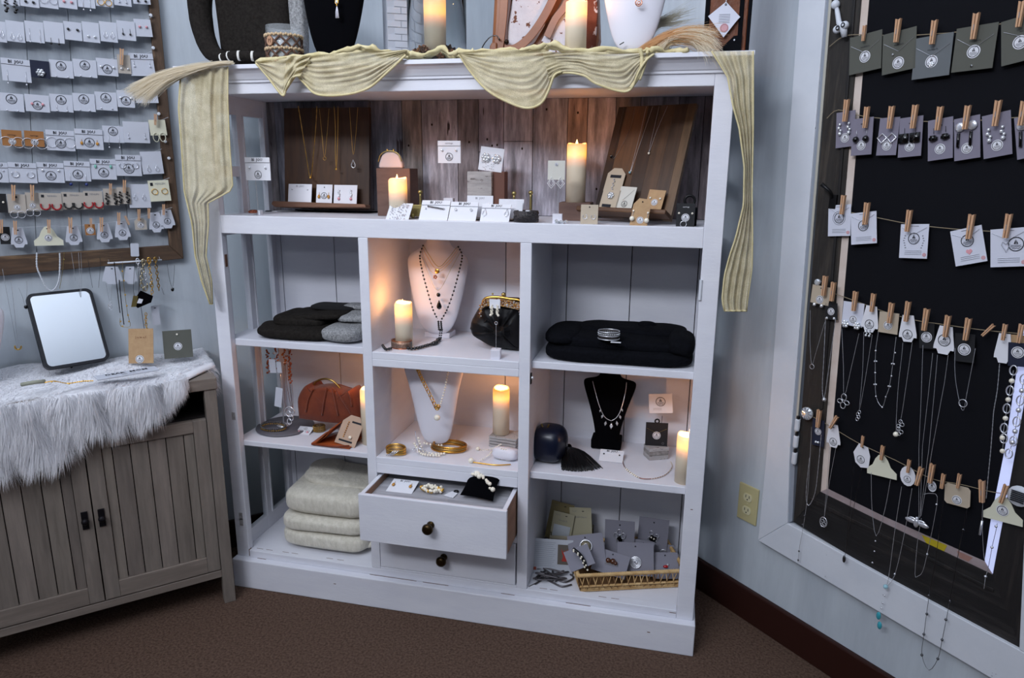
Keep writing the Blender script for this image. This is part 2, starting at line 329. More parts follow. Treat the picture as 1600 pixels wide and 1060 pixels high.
for k in range(5):
    y0 = yd+.0125+k*.0535; part('liner_plank', G().box(.4988, .8902, y0+.0004, min(y0+.0531, yd+.277), .395, .400), LINER, par=dr, bevel=.0005)
knob(dr, .694, yd, .358)
# ================================================================ small makers shared by the displays
_mc = {}
def cached(key, fn):
    if key not in _mc: _mc[key] = fn()
    return _mc[key]
def inst(name, me, parent, T): o = bpy.data.objects.new(name, me); COL.objects.link(o); o.parent = parent; o.matrix_local = T; return o
def _logo():
    g = G(); R = 1; n = 20
    vs = [(r*math.cos(2*pi*k/n), 0, r*math.sin(2*pi*k/n)) for r in (1, .88) for k in range(n)]
    g.add(vs, [(k, (k+1) % n, n+(k+1) % n, n+k) for k in range(n)])
    g.add([(-.28, 0, .02), (0, 0, .72), (0, 0, .02)], [(0, 1, 2)]); g.add([(.06, 0, .02), (.06, 0, .6), (.3, 0, .02)], [(0, 1, 2)])
    for z0, w in ((-.14, .62), (-.34, .7), (-.56, .5)):
        vs = []; 
        for k in range(9): x = -w+2*w*k/8; z = z0+.05*math.sin(k*1.7); vs += [(x, 0, z), (x, 0, z-.07)]
        g.add(vs, [(2*k, 2*k+2, 2*k+3, 2*k+1) for k in range(8)])
    return g.mesh('logo', INK)
def _disc():
    g = G(); g.prism([(math.cos(2*pi*k/20), math.sin(2*pi*k/20)) for k in range(20)], -.4, 0); return g.mesh('sticker', CARDW)
def logo(par, x, z, r, y=-.0009):
    return inst('logo', cached('logo', _logo), par, Matrix.Translation((x, y, z)) @ Matrix.Diagonal((r, 1, r, 1)))
def sticker(par, x, z, r):
    inst('sticker', cached('disc', _disc), par, Matrix.Translation((x, -.0004, z)) @ Matrix.Diagonal((r, .0015, r, 1))); logo(par, x, z, r*.86, -.0014)
def line(par, x0, x1, z, m=INKG, th=.0005):
    G().box(x0, x1, -.0007, 0, z-th/2, z+th/2).obj('printed_line', m, par)
def bead_ring(g, R, r, n, a0=-.3, a1=pi+.3+0, flip=-1):
    for k in range(n): a = a0+(a1-a0)*k/(n-1); g.ball((R*math.cos(a), -.004, flip*R*math.sin(a)-R), r, 6, 4)
def ear_mesh(kind):
    g = G(); m = SILVER; ms = None
    if kind == 'stud': g.ball((0, -.002, 0), .0022, 6, 4); m = SILVER
    elif kind == 'pearlstud': g.ball((0, -.002, 0), .003, 8, 5); m = PEARL
    elif kind == 'crystal': g.ball((0, -.003, 0), .0036, 6, 3); m = CRYST
    elif kind == 'pinkstud': g.ball((0, -.003, 0), .0036, 6, 4); m = PINK
    elif kind == 'black': g.ball((0, -.003, 0), .0036, 8, 5); m = JET
    elif kind == 'hoop': g.ring((0, -.003, -.009), .009, .0008, 16, 4)
    elif kind == 'bighoop': g.ring((0, -.003, -.013), .0135, .0008, 18, 4)
    elif kind == 'ghoop': g.ring((0, -.003, -.008), .008, .001, 16, 4); m = GOLD
    elif kind == 'drop': g.tube([(0, -.002, 0), (0, -.002, -.014)], .0005, 4); g.ball((0, -.003, -.016), .0026, 6, 4)
    elif kind == 'longdrop': g.tube([(0, -.002, 0), (0, -.002, -.032)], .0005, 4); g.ball((0, -.003, -.034), .0024, 6, 4)
    elif kind == 'blackdrop': g.tube([(0, -.002, 0), (0, -.002, -.012)], .0005, 4); g.ball((0, -.003, -.0145), .0032, 6, 4); m = JET
    elif kind == 'tear': g.tube([(0, -.002, 0), (-.0035, -.003, -.010), (-.0045, -.003, -.015), (0, -.003, -.020), (.0045, -.003, -.015), (.0035, -.003, -.010)], .0007, 4, True)
    elif kind == 'blue':
        g.tube([(0, -.002, 0), (0, -.002, -.028)], .0005, 4); g.ball((0, -.003, -.033), .0045, 8, 5, 1); ms = [SILVER, mat('blue_stone', '1c2d6e', .15, coat=.5)]
    elif kind == 'turq': g.ball((0, -.003, -.003), .0042, 6, 4, sc=(.8, .6, 1.3)); m = mat('mint_stone', '7fc0ae', .2)
    elif kind == 'amber': g.tube([(0, -.002, .006), (0, -.002, -.002)], .0005, 4); g.ball((0, -.003, -.005), .0042, 6, 4, sc=(.9, .6, 1.2)); m = mat('amber_stone', 'c08a3c', .2)
    elif kind in ('redbeads', 'blackbeads'):
        bead_ring(g, .0105, .0026, 11); m = mat('red_bead', 'a3121e', .25, coat=.5) if kind[0] == 'r' else JET
    elif kind == 'cluster':
        for dx, dz, r in ((0, 0, .003), (-.002, -.006, .0028), (.003, -.009, .003), (-.003, -.014, .0034), (.002, -.020, .004), (-.001, -.027, .0045)): g.ball((dx, -.004, dz), r, 6, 4)
        m = JET
    elif kind == 'clear':
        for dx, dz, r in ((0, 0, .003), (-.002, -.007, .0036), (.002, -.012, .003), (0, -.018, .004)): g.ball((dx, -.004, dz), r, 6, 3)
        m = CRYST
    elif kind == 'square': g.tube([(0, -.002, .012), (0, -.002, 0)], .0005, 4); g.box(-.0095, .0095, -.006, -.001, -.018, .001); m = JET
    elif kind == 'bow': g.tube([(0, -.002, .01), (0, -.002, 0)], .0005, 4); g.box(-.007, .007, -.006, -.001, -.011, -.006); g.box(-.004, .004, -.0075, -.001, -.0125, -.003); m = JET
    elif kind == 'sqhoop': g.tube([(0, -.003, 0), (-.009, -.004, -.008), (0, -.004, -.018), (.009, -.003, -.008)], .0014, 5, True)
    elif kind == 'disc':
        g.ball((0, -.003, 0), .0085, 12, 5, sc=(1, .3, 1)); g.tube([(-.002, -.003, -.010), (-.004, -.003, -.034)], .0026, 6, mi=1); ms = [SILVER, JET]
    elif kind == 'ballbig': g.tube([(0, -.002, .012), (0, -.002, 0)], .0005, 4); g.ball((0, -.004, -.005), .0062, 8, 6, 1); ms = [SILVER, JET]
    elif kind == 'bigpearl': g.tube([(0, -.002, 0), (0, -.003, -.014)], .0006, 4, mi=1); g.ball((0, -.002, .001), .003, 8, 5); g.ball((0, -.005, -.020), .0065, 12, 8); ms = [PEARL, SILVER]
    elif kind == 'cream_hoops': g.ring((0, -.003, -.012), .011, .0012, 16, 4, sx=.7, sz=1.15); m = CARDC
    elif kind == 'flower':
        for k in range(6): g.ball((.006*math.cos(k*pi/3), -.003, .006*math.sin(k*pi/3)), .0042, 6, 3)
        g.ball((0, -.005, 0), .004, 6, 4); m = CRYST
    elif kind == 'cube': g.tube([(0, -.002, 0), (0, -.002, -.018)], .0005, 4); g.ball((0, -.002, -.019), .003, 6, 3)
    elif kind == 'openhoop': g.ring((0, -.003, -.008), .008, .0011, 14, 5, a0=pi*.75, a1=pi*2.4)
    return g.mesh('earring', ms or m, True)
def ears(par, kind, x, z, sc=1, dx2=None):
    me = cached('ear_'+kind, lambda: ear_mesh(kind))
    for sx in ((-x, x) if dx2 is None else (x, dx2)): inst('earring', me, par, Matrix.Translation((sx, 0, z)) @ Matrix.Diagonal((sc, sc, sc, 1)))
def outline(shape, w, h):
    a, b = w/2, h
    if shape == 'tag': c = w*.27; d = h*.16; return [(-a*.62, 0), (a*.62, 0), (a, -b*.72), (a, -b+d), (a-c*.6, -b+d), (a-c, -b), (-a+c, -b), (-a+c*.6, -b+d), (-a, -b+d), (-a, -b*.72)]
    if shape == 'luggage': c = w*.28; return [(-a+c, 0), (a-c, 0), (a, -h*.24), (a, -b), (-a, -b), (-a, -h*.24)]
    if shape == 'hanger': return [(-a*.2, -h*.03), (0, 0), (a*.2, -h*.03), (a*.42, -h*.22), (a*.62, -h*.52), (a, -h*.74), (a, -b), (-a, -b), (-a, -h*.74), (-a*.62, -h*.52), (-a*.42, -h*.22)]
    if shape == 'hex': return [(-a*.5, 0), (a*.6, -h*.05), (a, -h*.4), (a, -b*.9), (a*.1, -b), (-a*.6, -b*.85), (-a, -b*.45)]
    if shape == 'round': return [(a*math.cos(t*pi/7+pi/2), -h/2+h/2*math.sin(t*pi/7+pi/2)) for t in range(13, -1, -1)]
    if shape == 'soft': c = w*.1; return [(-a+c, 0), (a-c, 0), (a, -c), (a, -b+c), (a-c, -b), (-a+c, -b), (-a, -b+c), (-a, -c)]
    return [(-a, 0), (a, 0), (a, -b), (-a, -b)]
def card_mesh(r, w, h, shape, m, fold=False):
    g = G(); g.prism(outline(shape, w, h), 0, .0012); g.obj('card_face', m, r)
    if fold: G().box(-w/2, w/2, -.0022, 0, -h*.2, 0).obj('folded_strip', m, r); line(r, -w/2, w/2, -h*.215, INKG)
def place(side, tc, bc, wpx, off):
    """card hung on a wall: top centre and bottom centre pixels, width in pixels -> root matrix, width, height"""
    fn, R, ax = (onL, RL, Vector((S2, S2, 0))) if side == 'L' else (onR, RR, Vector((S2, -S2, 0)))
    a, b = fn(*tc, off), fn(*bc, off); l, r = fn(tc[0]-wpx/2, tc[1], off), fn(tc[0]+wpx/2, tc[1], off)
    d = b - a; h = d.length; t = math.atan2(d.dot(ax), -d.z); wd = (r-l).dot(ax)
    return a, R @ ry(-t), wd, h
def clip_mesh():
    g = G()
    for s in (-1, 1):
        g.add([(s*.0006, y, .016) for y in (-.006, 0)] + [(s*.0040, y, .018) for y in (-.006, 0)] + [(s*.0029, y, -.018) for y in (-.006, 0)] + [(s*.0006, y, -.018) for y in (-.006, 0)],
              [(0, 2, 4, 6), (1, 7, 5, 3), (0, 1, 3, 2), (2, 3, 5, 4), (4, 5, 7, 6), (6, 7, 1, 0)])
    return g.mesh('jaw', CLIPW)
def clip_spring():
    g = G(); g.ring((0, -.003, .001), .0026, .0006, 8, 4); g.tube([(0, -.0068, .002), (0, -.0068, -.006)], .0006, 4); return g.mesh('spring', SILVER)
USED = {}
def uniq(l):
    if l in USED: print('DUP LABEL', l)
    USED[l] = 1; return l
def clip(side, u, v0, v1, off, label, tilt=0, group='wooden clothespins on the strings'):
    fn, R, ax = (onL, RL, 0) if side == 'L' else (onR, RR, 0)
    a, b = fn(u, v0, off), fn(u, v1, off); c = (a+b)/2; s = (a-b).length/.036
    r = root('clothespin', c, R @ ry(tilt), uniq(label), 'clothespin', group); r.scale = (s, s, s)
    inst('jaw', cached('clip', clip_mesh), r, I3.to_4x4()); inst('spring', cached('spring', clip_spring), r, I3.to_4x4()); return r
def smooth_path(P, n=4):
    out = []; P = [Vector(p) for p in P]
    for i in range(len(P)-1):
        p0 = P[max(i-1, 0)]; p1 = P[i]; p2 = P[i+1]; p3 = P[min(i+2, len(P)-1)]
        for k in range(n):
            t = k/n; out.append(.5*((2*p1)+(-p0+p2)*t+(2*p0-5*p1+4*p2-p3)*t*t+(-p0+3*p1-3*p2+p3)*t**3))
    out.append(P[-1]); return out
def pend_mesh(kind):
    g = G(); ms = SILVER
    if kind == 'ring': g.ring((0, 0, -.010), .010, .0012, 16, 5)
    elif kind == 'bead': g.ball((0, 0, -.004), .005, 8, 6)
    elif kind == 'pearl': g.ball((0, 0, -.005), .006, 10, 7); ms = PEARL
    elif kind == 'leaf': g.ball((0, 0, -.009), .010, 8, 6, sc=(.45, .3, 1)); ms = GUN
    elif kind == 'flower':
        for a, s in ((0, 1), (pi/2, 1.2), (pi, 1), (3*pi/2, 1.7)): g.ring((.009*math.cos(a), 0, -.012-.009*math.sin(a)*s*.8), .0065, .0011, 12, 4, sz=1.25 if s > 1 else .8)
    elif kind == 'twist':
        for k in range(4): g.ring((.002*(-1)**k, 0, -.006-k*.008), .006, .0011, 12, 4, sx=.75)
    elif kind == 'filigree':
        g.ring((0, 0, -.014), .013, .0013, 18, 4, sx=.75)
        for k in range(4): g.ring((.003*(-1)**k, 0, -.006-k*.006), .0042, .0008, 10, 4)
    elif kind == 'vine':
        for k in range(6): g.ring((.005*math.sin(k*1.9), 0, -.004-k*.0058), .0042, .0009, 10, 4)
    elif kind == 'bee':
        g.ball((0, -.002, -.012), .010, 10, 7, sc=(.6, .5, 1.1)); g.ball((0, -.002, -.001), .004, 8, 5)
        for s in (-1, 1): g.ball((s*.014, 0, -.012), .013, 8, 6, sc=(1, .2, .45)); g.ball((s*.010, 0, -.006), .009, 8, 6, sc=(1, .2, .4))
    elif kind == 'moon': g.ring((0, 0, -.010), .009, .0028, 12, 6, a0=pi*.8, a1=pi*2.1); ms = GOLD
    elif kind == 'disc': g.lathe([(.008, -.001), (.008, .001)], (0, 0, 0), 14); g.xf(Matrix.Translation((0, 0, -.009)) @ Matrix.Rotation(pi/2, 4, 'X'))
    elif kind == 'dark': g.ball((0, -.001, -.008), .0085, 8, 6, sc=(.8, .5, 1)); g.ball((.004, -.002, -.003), .003, 6, 4); ms = JET
    elif kind == 'teardrop': g.lathe([(0, .002), (.002, -.002), (.0065, -.013), (.0055, -.018), (0, -.021)], (0, 0, 0), 10, sy=.6); ms = JET
    elif kind == 'bar': g.tube([(0, 0, 0), (0, 0, -.032)], .0022, 6)
    elif kind == 'turq': g.ball((0, -.002, -.010), .009, 8, 6, sc=(.7, .4, 1.2)); ms = mat('turquoise_crystal', '3a9fae', .1, coat=.6)
    elif kind == 'aqua': g.ball((0, -.002, -.005), .006, 8, 5); ms = mat('aqua_crystal', '9cc9d6', .08, coat=.6)
    elif kind == 'crystal': g.ball((0, -.002, -.006), .006, 7, 4); ms = CRYST
    return g.mesh('pendant', ms, True)
def necklace(side, P, label, m=SILVER, r=.0006, off=.035, pend=(), beads=(), br=.0024, bm=None, cat='necklace', group=None, smooth=3, psc=1, fn=None, R=None, dash=False):
    """chain through pixels lying on a wall (or other) plane"""
    if fn is None: fn, R = (onL, RL) if side == 'L' else (onR, RR)
    W = [fn(u, v, off) for u, v in P]; o0 = W[0]; r0 = root('necklace', o0, R, uniq(label), cat, group); Ri = R.transposed()
    loc = [Ri @ (p-o0) for p in W]; g = G(); path = smooth_path(loc, smooth) if len(loc) > 2 else loc
    if dash:
        pts = []
        for i in range(len(path)-1): pts += [path[i].lerp(path[i+1], k/4) for k in range(4)]
        g.tube(pts, [r*(1.0 if k % 2 else 1.7) for k in range(len(pts))], 4)
    else: g.tube(path, r, 4)
    g.obj('chain', m, r0)
    me_ = cached('bead_%s_%.4f' % ((bm or m).name, br), lambda: G().ball((0, 0, 0), br, 7, 5).mesh('bead', bm or m, True)) if beads else None
    for u, v in beads: inst('bead', me_, r0, Matrix.Translation(Ri @ (fn(u, v, off+.002)-o0)))
    for u, v, k in pend:
        p = Ri @ (fn(u, v, off+.003)-o0); inst('pendant', cached('pend_'+k, lambda: pend_mesh(k)), r0, Matrix.Translation(p) @ Matrix.Scale(psc, 4))
    return r0
def twine(side, P, label, off, m=TWINE, r=.0009):
    fn, R = (onL, RL) if side == 'L' else (onR, RR)
    W = [fn(u, v, off) for u, v in P]; Ri = R.transposed(); loc = [Ri @ (p-W[0]) for p in W]
    return single(G().tube(smooth_path(loc, 4), r, 5), 'string', m, W[0], R, uniq(label), 'string')
# ================================================================ RIGHT WALL: cased window with black board
def polyR(P, o0, o1, name, m, parent=None, kind=None, **kw):
    pts = []
    for u, v in P: p = onR(u, v, o1); pts.append(((p.x-p.y)*S2, p.z))
    g = G(); g.prism(pts, -o1, -o0); o = g.obj(name, m, parent, **kw)
    if parent is None: o.matrix_world = TM(Rp(0, 0, 0), RR)
    if kind: o['kind'] = kind
    return o
win = root('window_1', Rp(0, 0, 0), RR, kind='structure')
polyR([(1252, -60), (1294, -60), (1234, 700), (1230, 818), (1184, 845), (1198, 700)], 0, .022, 'casing', TRIMW, win, bevel=.002)
polyR([(1294, -60), (1304, -60), (1243, 700), (1238, 815), (1230, 818), (1234, 700)], .0, .016, 'jamb', mat('jamb_paint', '8d949f', .5), win)
polyR([(1300, -60), (1304, -60), (1243, 700), (1240, 700)], .016, .018, 'jamb_bead', mat('cream_bead', 'b5b2a6', .5), win)
polyR([(1230, 818), (1380, 901.5), (1592, 1016), (1640, 1042), (1640, 1115), (1547, 1060), (1380, 961), (1184, 845)], 0, .022, 'casing', TRIMW, win, bevel=.002)
polyR([(1640, -60), (1700, -60), (1640, 1042), (1592, 1016)], 0, .022, 'casing', TRIMW, win, bevel=.002)
DARKW = mat('dark_stained_wood', '221f1e', .6, col2='352f2c', col3='191718', scale=7, stretch=(6, 6, .5), detail=8, bump=.3, lo=.3, hi=.7)
DARKWH = mat('dark_stained_wood_rail', '201e1e', .6, col2='312d2c', col3='171617', scale=7, stretch=(.5, .5, 6), detail=8, bump=.3, lo=.3, hi=.7)
polyR([(1304, -60), (1350, -60), (1286, 700), (1281, 769), (1240, 816)], .0, .014, 'frame_stile', mat('dark_stile_wood', '34302c', .6, col2='474039', col3='24211f', scale=7, stretch=(6, 6, .5), detail=8, bump=.3, lo=.3, hi=.7), win)
polyR([(1240, 816), (1281, 769), (1380, 818), (1551, 899), (1595, 1014), (1380, 900)], .0, .013, 'frame_rail', DARKWH, win)
polyR([(1551, 899), (1567, 814), (1660, 300), (1700, -60), (1690, -60), (1700, 600), (1600, 1000), (1595, 1014)], .0, .014, 'frame_stile', DARKW, win)
polyR([(1336, -60), (1341, -60), (1285, 640), (1281, 640)], .014, .018, 'frame_ridge', DARKW, win, bevel=.001)
polyR([(1265, 778), (1385, 838), (1552, 921), (1552, 926), (1385, 843), (1262, 783)], .013, .016, 'frame_ridge', DARKW, win, bevel=.001)
STRIP = mat('pale_inner_strip', 'c9b8ac', .6, col2='d6c9c0', scale=12)
polyR([(1350, -60), (1363, -60), (1294, 747), (1293, 764), (1281, 769), (1285, 700)], .0, .010, 'inner_strip', STRIP, win)
polyR([(1293, 764), (1380, 807), (1538, 877.5), (1551, 899), (1380, 818), (1281, 769)], .0, .010, 'inner_strip', mat('pinkish_strip', '8f8080', .6, col2='a39596', scale=14), win)
polyR([(1440, 836), (1480, 853), (1475, 862), (1447, 849)], .010, .0105, 'yellow_sticker', mat('yellow_label', 'b3a020', .6), win)
polyR([(1495, 861), (1520, 872), (1513, 878), (1499, 872)], .010, .0105, 'pink_label', mat('pink_label', '9b756b', .6), win)
polyR([(1620, 400), (1660, 400), (1567, 814), (1551, 897), (1538, 877.5), (1548, 811)], -.004, .008, 'daylight_strip', mat('daylight_pane', 'ccd4f0', .3, emit='b4bce8', estr=.62), win)
polyR([(1363, -60), (1660, -60), (1660, 300), (1620, 400), (1589, 574), (1570, 700), (1548, 811), (1538, 877.5), (1380, 807), (1293, 764), (1294, 747)], .0, .009, 'black_board', mat('black_board', '0b0c12', .85, spec=.2), win)
# outlet
o = onR(1170, 787, .0); r = root('wall_outlet', o, RR, 'cream double power outlet on the wall beside the window casing', 'outlet')
OUT = mat('ivory_plastic', 'c2b98b', .4); G().box(-.034, .034, -.006, 0, -.056, .056).obj('cover_plate', OUT, r, bevel=.002)
for z in (-.02, .02):
    g = G(); g.prism([(.015*math.cos(a*pi/8), z+max(-.0115, min(.0115, .015*math.sin(a*pi/8)))) for a in range(16)], -.0085, -.005); s = g.obj('socket', mat('ivory_socket', 'd8d2ac', .35), r)
    g = G(); g.box(-.007, -.005, -.0088, -.008, z-.001, z+.007); g.box(.005, .007, -.0088, -.008, z-.001, z+.007); g.ball((0, -.0085, z-.006), .002, 8, 4); g.obj('slot', INK, s)
G().ball((0, -.006, 0), .003, 8, 4, sc=(1, .4, 1)).obj('screw', OUT, r)
# knobs and fittings on the casing
def knobthing(u, v, rad, label, m, star=False, side='R', off=.016):
    p = (onR if side == 'R' else onL)(u, v, off+rad*.6); r = root('hook_knob', p, RR if side == 'R' else RL, uniq(label), 'knob')
    T = Matrix.Rotation(pi/2, 4, 'X'); g = G().lathe([(rad*.35, -off*.6-rad*.6), (rad*.35, 0), (rad, .002), (rad, .006), (rad*.7, .009), (0, .010)], (0, 0, 0), 16); g.obj('knob_face', m, r, T=T)
    if star:
        g = G()
        for k in range(10): a = k*pi/5; g.box(rad*.3, rad*.95, -rad*.07, rad*.07, .0075, .0095, T=Matrix.Rotation(a, 4, 'Z'))
        g.obj('facets', INKG, r, T=T)
    return r
knobthing(1262.6, 646, .0165, 'faceted crystal knob at left end of the lowest string on the dark window frame', CRYST, True)
knobthing(1279, 441, .008, 'small glass knob above the beige card at left end of the fourth string', CRYST)
k = knobthing(1594, 775, .021, 'round white patterned knob at right end of the lowest string', TRIMW)
for a in range(6): G().box(-.012, .012, -.0135, -.010, -.010+a*.004, -.0085+a*.004).obj('scroll_line', INK, k)
# ornate white hook
p = onR(1316, 44, .03); r = root('ornate_hook', p, RR, 'ornate white metal hook at the top left corner of the window frame', 'hook')
g = G(); g.tube([(.008, 0, -.02), (.006, -.004, 0), (-.008, -.002, .012), (-.02, .006, .035), (-.028, .008, .055)], [.006, .009, .006, .0055, .004], 8); g.ball((-.010, -.004, -.002), .009, 10, 7); g.ball((.010, -.006, .004), .009, 10, 7); g.ball((-.028, .006, .055), .010, 10, 7); g.obj('hook_body', TRIMW, r, True)
G().ring((.010, -.014, .004), .004, .0015, 10, 4).obj('eyelet', INK, r); G().ring((-.004, -.012, .0), .004, .0015, 10, 4).obj('eyelet', INK, r)
p = onR(1292, 296, .03); r = root('window_latch', p, RR, 'dark iron window latch on the left stile above the white cards', 'latch')
G().tube([(-.008, -.012, .012), (.008, 0, -.004), (.014, .006, -.02)], [.005, .004, .004], 8).obj('lever', BLACKM, r, True); G().box(.006, .024, .004, .012, -.045, -.012).obj('plate', BLACKM, r, bevel=.001)
for i, v in enumerate((664, 690, 716)):
    p = onR(1246-(v-664)*.09, v, .022)
    if i == 0: hr = root('barrel_hinge', p, RR, 'white painted hinge on the jamb beside the crystal knob', 'hinge'); p0 = p
    q = RR.transposed() @ (p-p0); G().lathe([(.006, -.016), (.007, -.012), (.007, .012), (.006, .016)], q, 10).obj('knuckle', TRIMW, hr); G().lathe([(.0045, .016), (.0045, .024)], q, 8).obj('hinge_pin', GUN, hr)
# --- strings
twine('R', [(1296, 73), (1318, 57), (1352, 54), (1404, 56), (1460, 53), (1495, 50), (1560, 38), (1620, 30)], 'thin string holding the top row of grey necklace cards', .022)
twine('R', [(1292, 185), (1310, 172), (1350, 182), (1425, 189), (1470, 190), (1515, 189), (1560, 186), (1620, 181)], 'thin string holding the row of lilac earring cards', .022)
twine('R', [(1296, 323), (1318, 330), (1355, 337), (1420, 350), (1480, 357), (1520, 360), (1575, 363), (1620, 364)], 'thin string holding the row of white necklace cards', .022)
twine('R', [(1279, 447), (1302, 458), (1335, 470), (1390, 490), (1437, 502), (1465, 506), (1513, 513), (1555, 518), (1620, 524)], 'thin string holding the row of tagged pendant necklaces', .022)
twine('R', [(1262, 648), (1290, 662), (1340, 692), (1400, 720), (1455, 748), (1500, 757), (1545, 768), (1570, 772), (1592, 776)], 'lowest thin string on the window with tags and long necklaces', .022)
def vchain(r, w, h, top=-.18, bot=-.5, m=GOLD, th=.0004):
    G().tube([(-w*.44, -.002, h*top), (0, -.002, h*bot), (w*.44, -.002, h*top)], th, 4).obj('fine_chain', m, r)
def smallprint(r, w, zs, m=INKG, x=0, ww=.4):
    for z in zs: line(r, x-w*ww, x+w*ww, z, m, .0006)
# row 1
desc = ['first', 'second', 'third', 'fourth', 'fifth', 'sixth', 'seventh', 'eighth', 'ninth', 'tenth', 'eleventh']
for i, (tc, bc, wp, pu, p0, p1, sx, sz) in enumerate([((1352.8, 52.7), (1351, 112.3), 49, 1351, 40, 64, 0, -.6), ((1405.5, 47.8), (1403.3, 112.3), 51, 1403.8, 30, 66, 0, -.78), ((1460, 55.2), (1452.9, 121.1), 58, 1460, 32, 69, 0, -.62), ((1527.2, 39.7), (1517.4, 110), 64, 1525, 21, 61, 0, -.58), ((1603.7, 23), (1603.7, 94), 78, 1596, 2, 42, -.01, -.57)]):
    P, R, wd, h = place('R', tc, bc, wp, .024); r = root('necklace_card', P, R, uniq('olive-grey necklace card with round sticker and fine chain, %s from left in top window row' % desc[i]), 'card', 'grey necklace cards on the top string')
    card_mesh(r, wd, h, 'rect', mat('olive_grey_card', '55564f', .8) if i != 2 else mat('cool_grey_card', '62676a', .8)); sticker(r, sx, sz*h, .0125); vchain(r, wd, h, -.25, -.5, SILVER); text('necklace', .006, INK, r, 0, -h*.33)
    if i == 1: ears(r, 'crystal', -.012, -h*.55, .7, -.0121)
    if i == 2: ears(r, 'flower', .0, sz*h-.006, .6, .001)
    if i == 3: ears(r, 'crystal', 0, -h*.9, .7, .0001)
    clip('R', pu, p0, p1, .032, 'wooden clothespin on the %s grey necklace card of the top window row' % desc[i])
rows = [((1321.7, 174.3), (1320, 230), 29, 1323.4, 155.7, 190, 'clear', 'clear crystal drops'), ((1348.7, 184.4), (1345, 242.5), 32, 1354.8, 167, 200, 'ballbig', 'round black stone drops'), ((1390.8, 183.7), (1384, 242.8), 31, 1393.3, 166, 201, 'sqhoop', 'silver square hoops'),
        ((1424.2, 182.7), (1420.5, 245), 36, 1430, 164, 200.6, 'square', 'square black drops'), ((1469.3, 185.4), (1468.8, 249.4), 38.5, 1468.8, 166.7, 203.5, 'bow', 'small black bow drops'), ((1510.7, 182.7), (1511, 249), 40, 1511.7, 165, 202, 'disc', 'silver disc and black bar drops'),
        ((1556.3, 177), (1559, 244.7), 44, 1559, 157, 197, 'clear', 'pale crystal cluster drops'), ((1608, 179), (1613, 245), 47, 1599, 158, 196, 'disc', 'a large silver disc')]
for i, (tc, bc, wp, pu, p0, p1, k, dd) in enumerate(rows):
    P, R, wd, h = place('R', tc, bc, wp, .024+.003*(i == 1)); r = root('earring_card', P, R, uniq('lilac-grey earring card with %s, second window row' % dd), 'card', 'lilac earring cards on the second string')
    card_mesh(r, wd, h, 'rect', CARDL); z0 = {'sqhoop': -.42, 'square': -.42, 'disc': -.22, 'ballbig': -.5, 'bow': -.35, 'clear': -.35}[k]
    ears(r, k, wd*.24, z0*h, 1.15 if k != 'square' else 1.05); sticker(r, 0, -.74*h, .0105); G().box(-.004, .004, -.001, 0, -.17*h, -.15*h).obj('slot_cut', INK, r)
    clip('R', pu, p0, p1, .034, 'wooden clothespin on the lilac card with %s' % dd)
for i, (tc, bc, wp, pu, p0, p1, dd) in enumerate([((1311.9, 320.3), (1310.7, 369), 35, 1318.2, 305, 335, 'a ringed logo'), ((1348.8, 331.9), (1349.7, 381.4), 40, 1354.9, 316.5, 351, 'a crystal and small logo'), ((1429.5, 350.4), (1426, 403.8), 44, 1421, 328, 362, 'leaf sprays round the logo'), ((1508.5, 356.8), (1517.6, 412.4), 49.5, 1517.8, 334.6, 373.5, 'a pink heart'), ((1576, 357), (1576, 417), 58, 1575.5, 334, 372, 'an open silver heart pendant')]):
    P, R, wd, h = place('R', tc, bc, wp, .024+.003*(i == 1)); r = root('necklace_card', P, R, uniq('white necklace card with %s on the third window row' % dd), 'card', 'white necklace cards on the third string')
    card_mesh(r, wd, h, 'rect', mat('bright_white_card', 'cfd2df', .7)); vchain(r, wd, h, -.1, -.3, SILVER); lx = wd*.2 if i == 4 else 0
    logo(r, lx, -h*(.42 if i != 3 else .35), .0125 if i != 4 else .014); smallprint(r, wd, [-h*.78, -h*.83, -h*.88], INKG, 0, .3); smallprint(r, wd, [-h*.06], INK, 0, .15)
    inst('print_dot', cached('rdisc', lambda: (lambda g: (g.prism([(math.cos(2*pi*k/14), math.sin(2*pi*k/14)) for k in range(14)], -.0008, 0), g.mesh('print_dot', ROSE))[1])(G())), r, Matrix.Translation((wd*.4, 0, -h*.89)) @ Matrix.Diagonal((.004, 1, .004, 1)))
    if i == 0: G().ring((0, -.001, -h*.42), .016, .0004, 18, 4).obj('print_ring', INKG, r)
    if i == 2:
        g = G()
        for s in (-1, 1):
            for j in range(6): g.ball((s*(wd*.36-.0015*abs(j-2)), -.0005, -h*(.34+.07*j)), .0016, 6, 4, sc=(1.2, .3, .7))
        g.obj('leaf_print', INKG, r)
    if i == 3: g = G(); g.prism([(0, -.006), (-.006, 0), (-.005, .004), (-.002, .005), (0, .003), (.002, .005), (.005, .004), (.006, 0)], -.001, 0); g.obj('heart_print', PINK, r, T=Matrix.Translation((0, 0, -h*.66)))
    if i == 4: G().tube([(0, -.003, .003), (-.006, -.003, .008), (-.008, -.003, .002), (0, -.003, -.012), (.003, -.003, -.006), (.006, -.003, .004), (.004, -.003, .008)], .0008, 5, True).obj('heart_charm', SILVER, r, T=Matrix.Translation((-wd*.05, 0, -h*.45)))
    clip('R', pu, p0, p1, .034, 'wooden clothespin on the white card with %s' % dd)
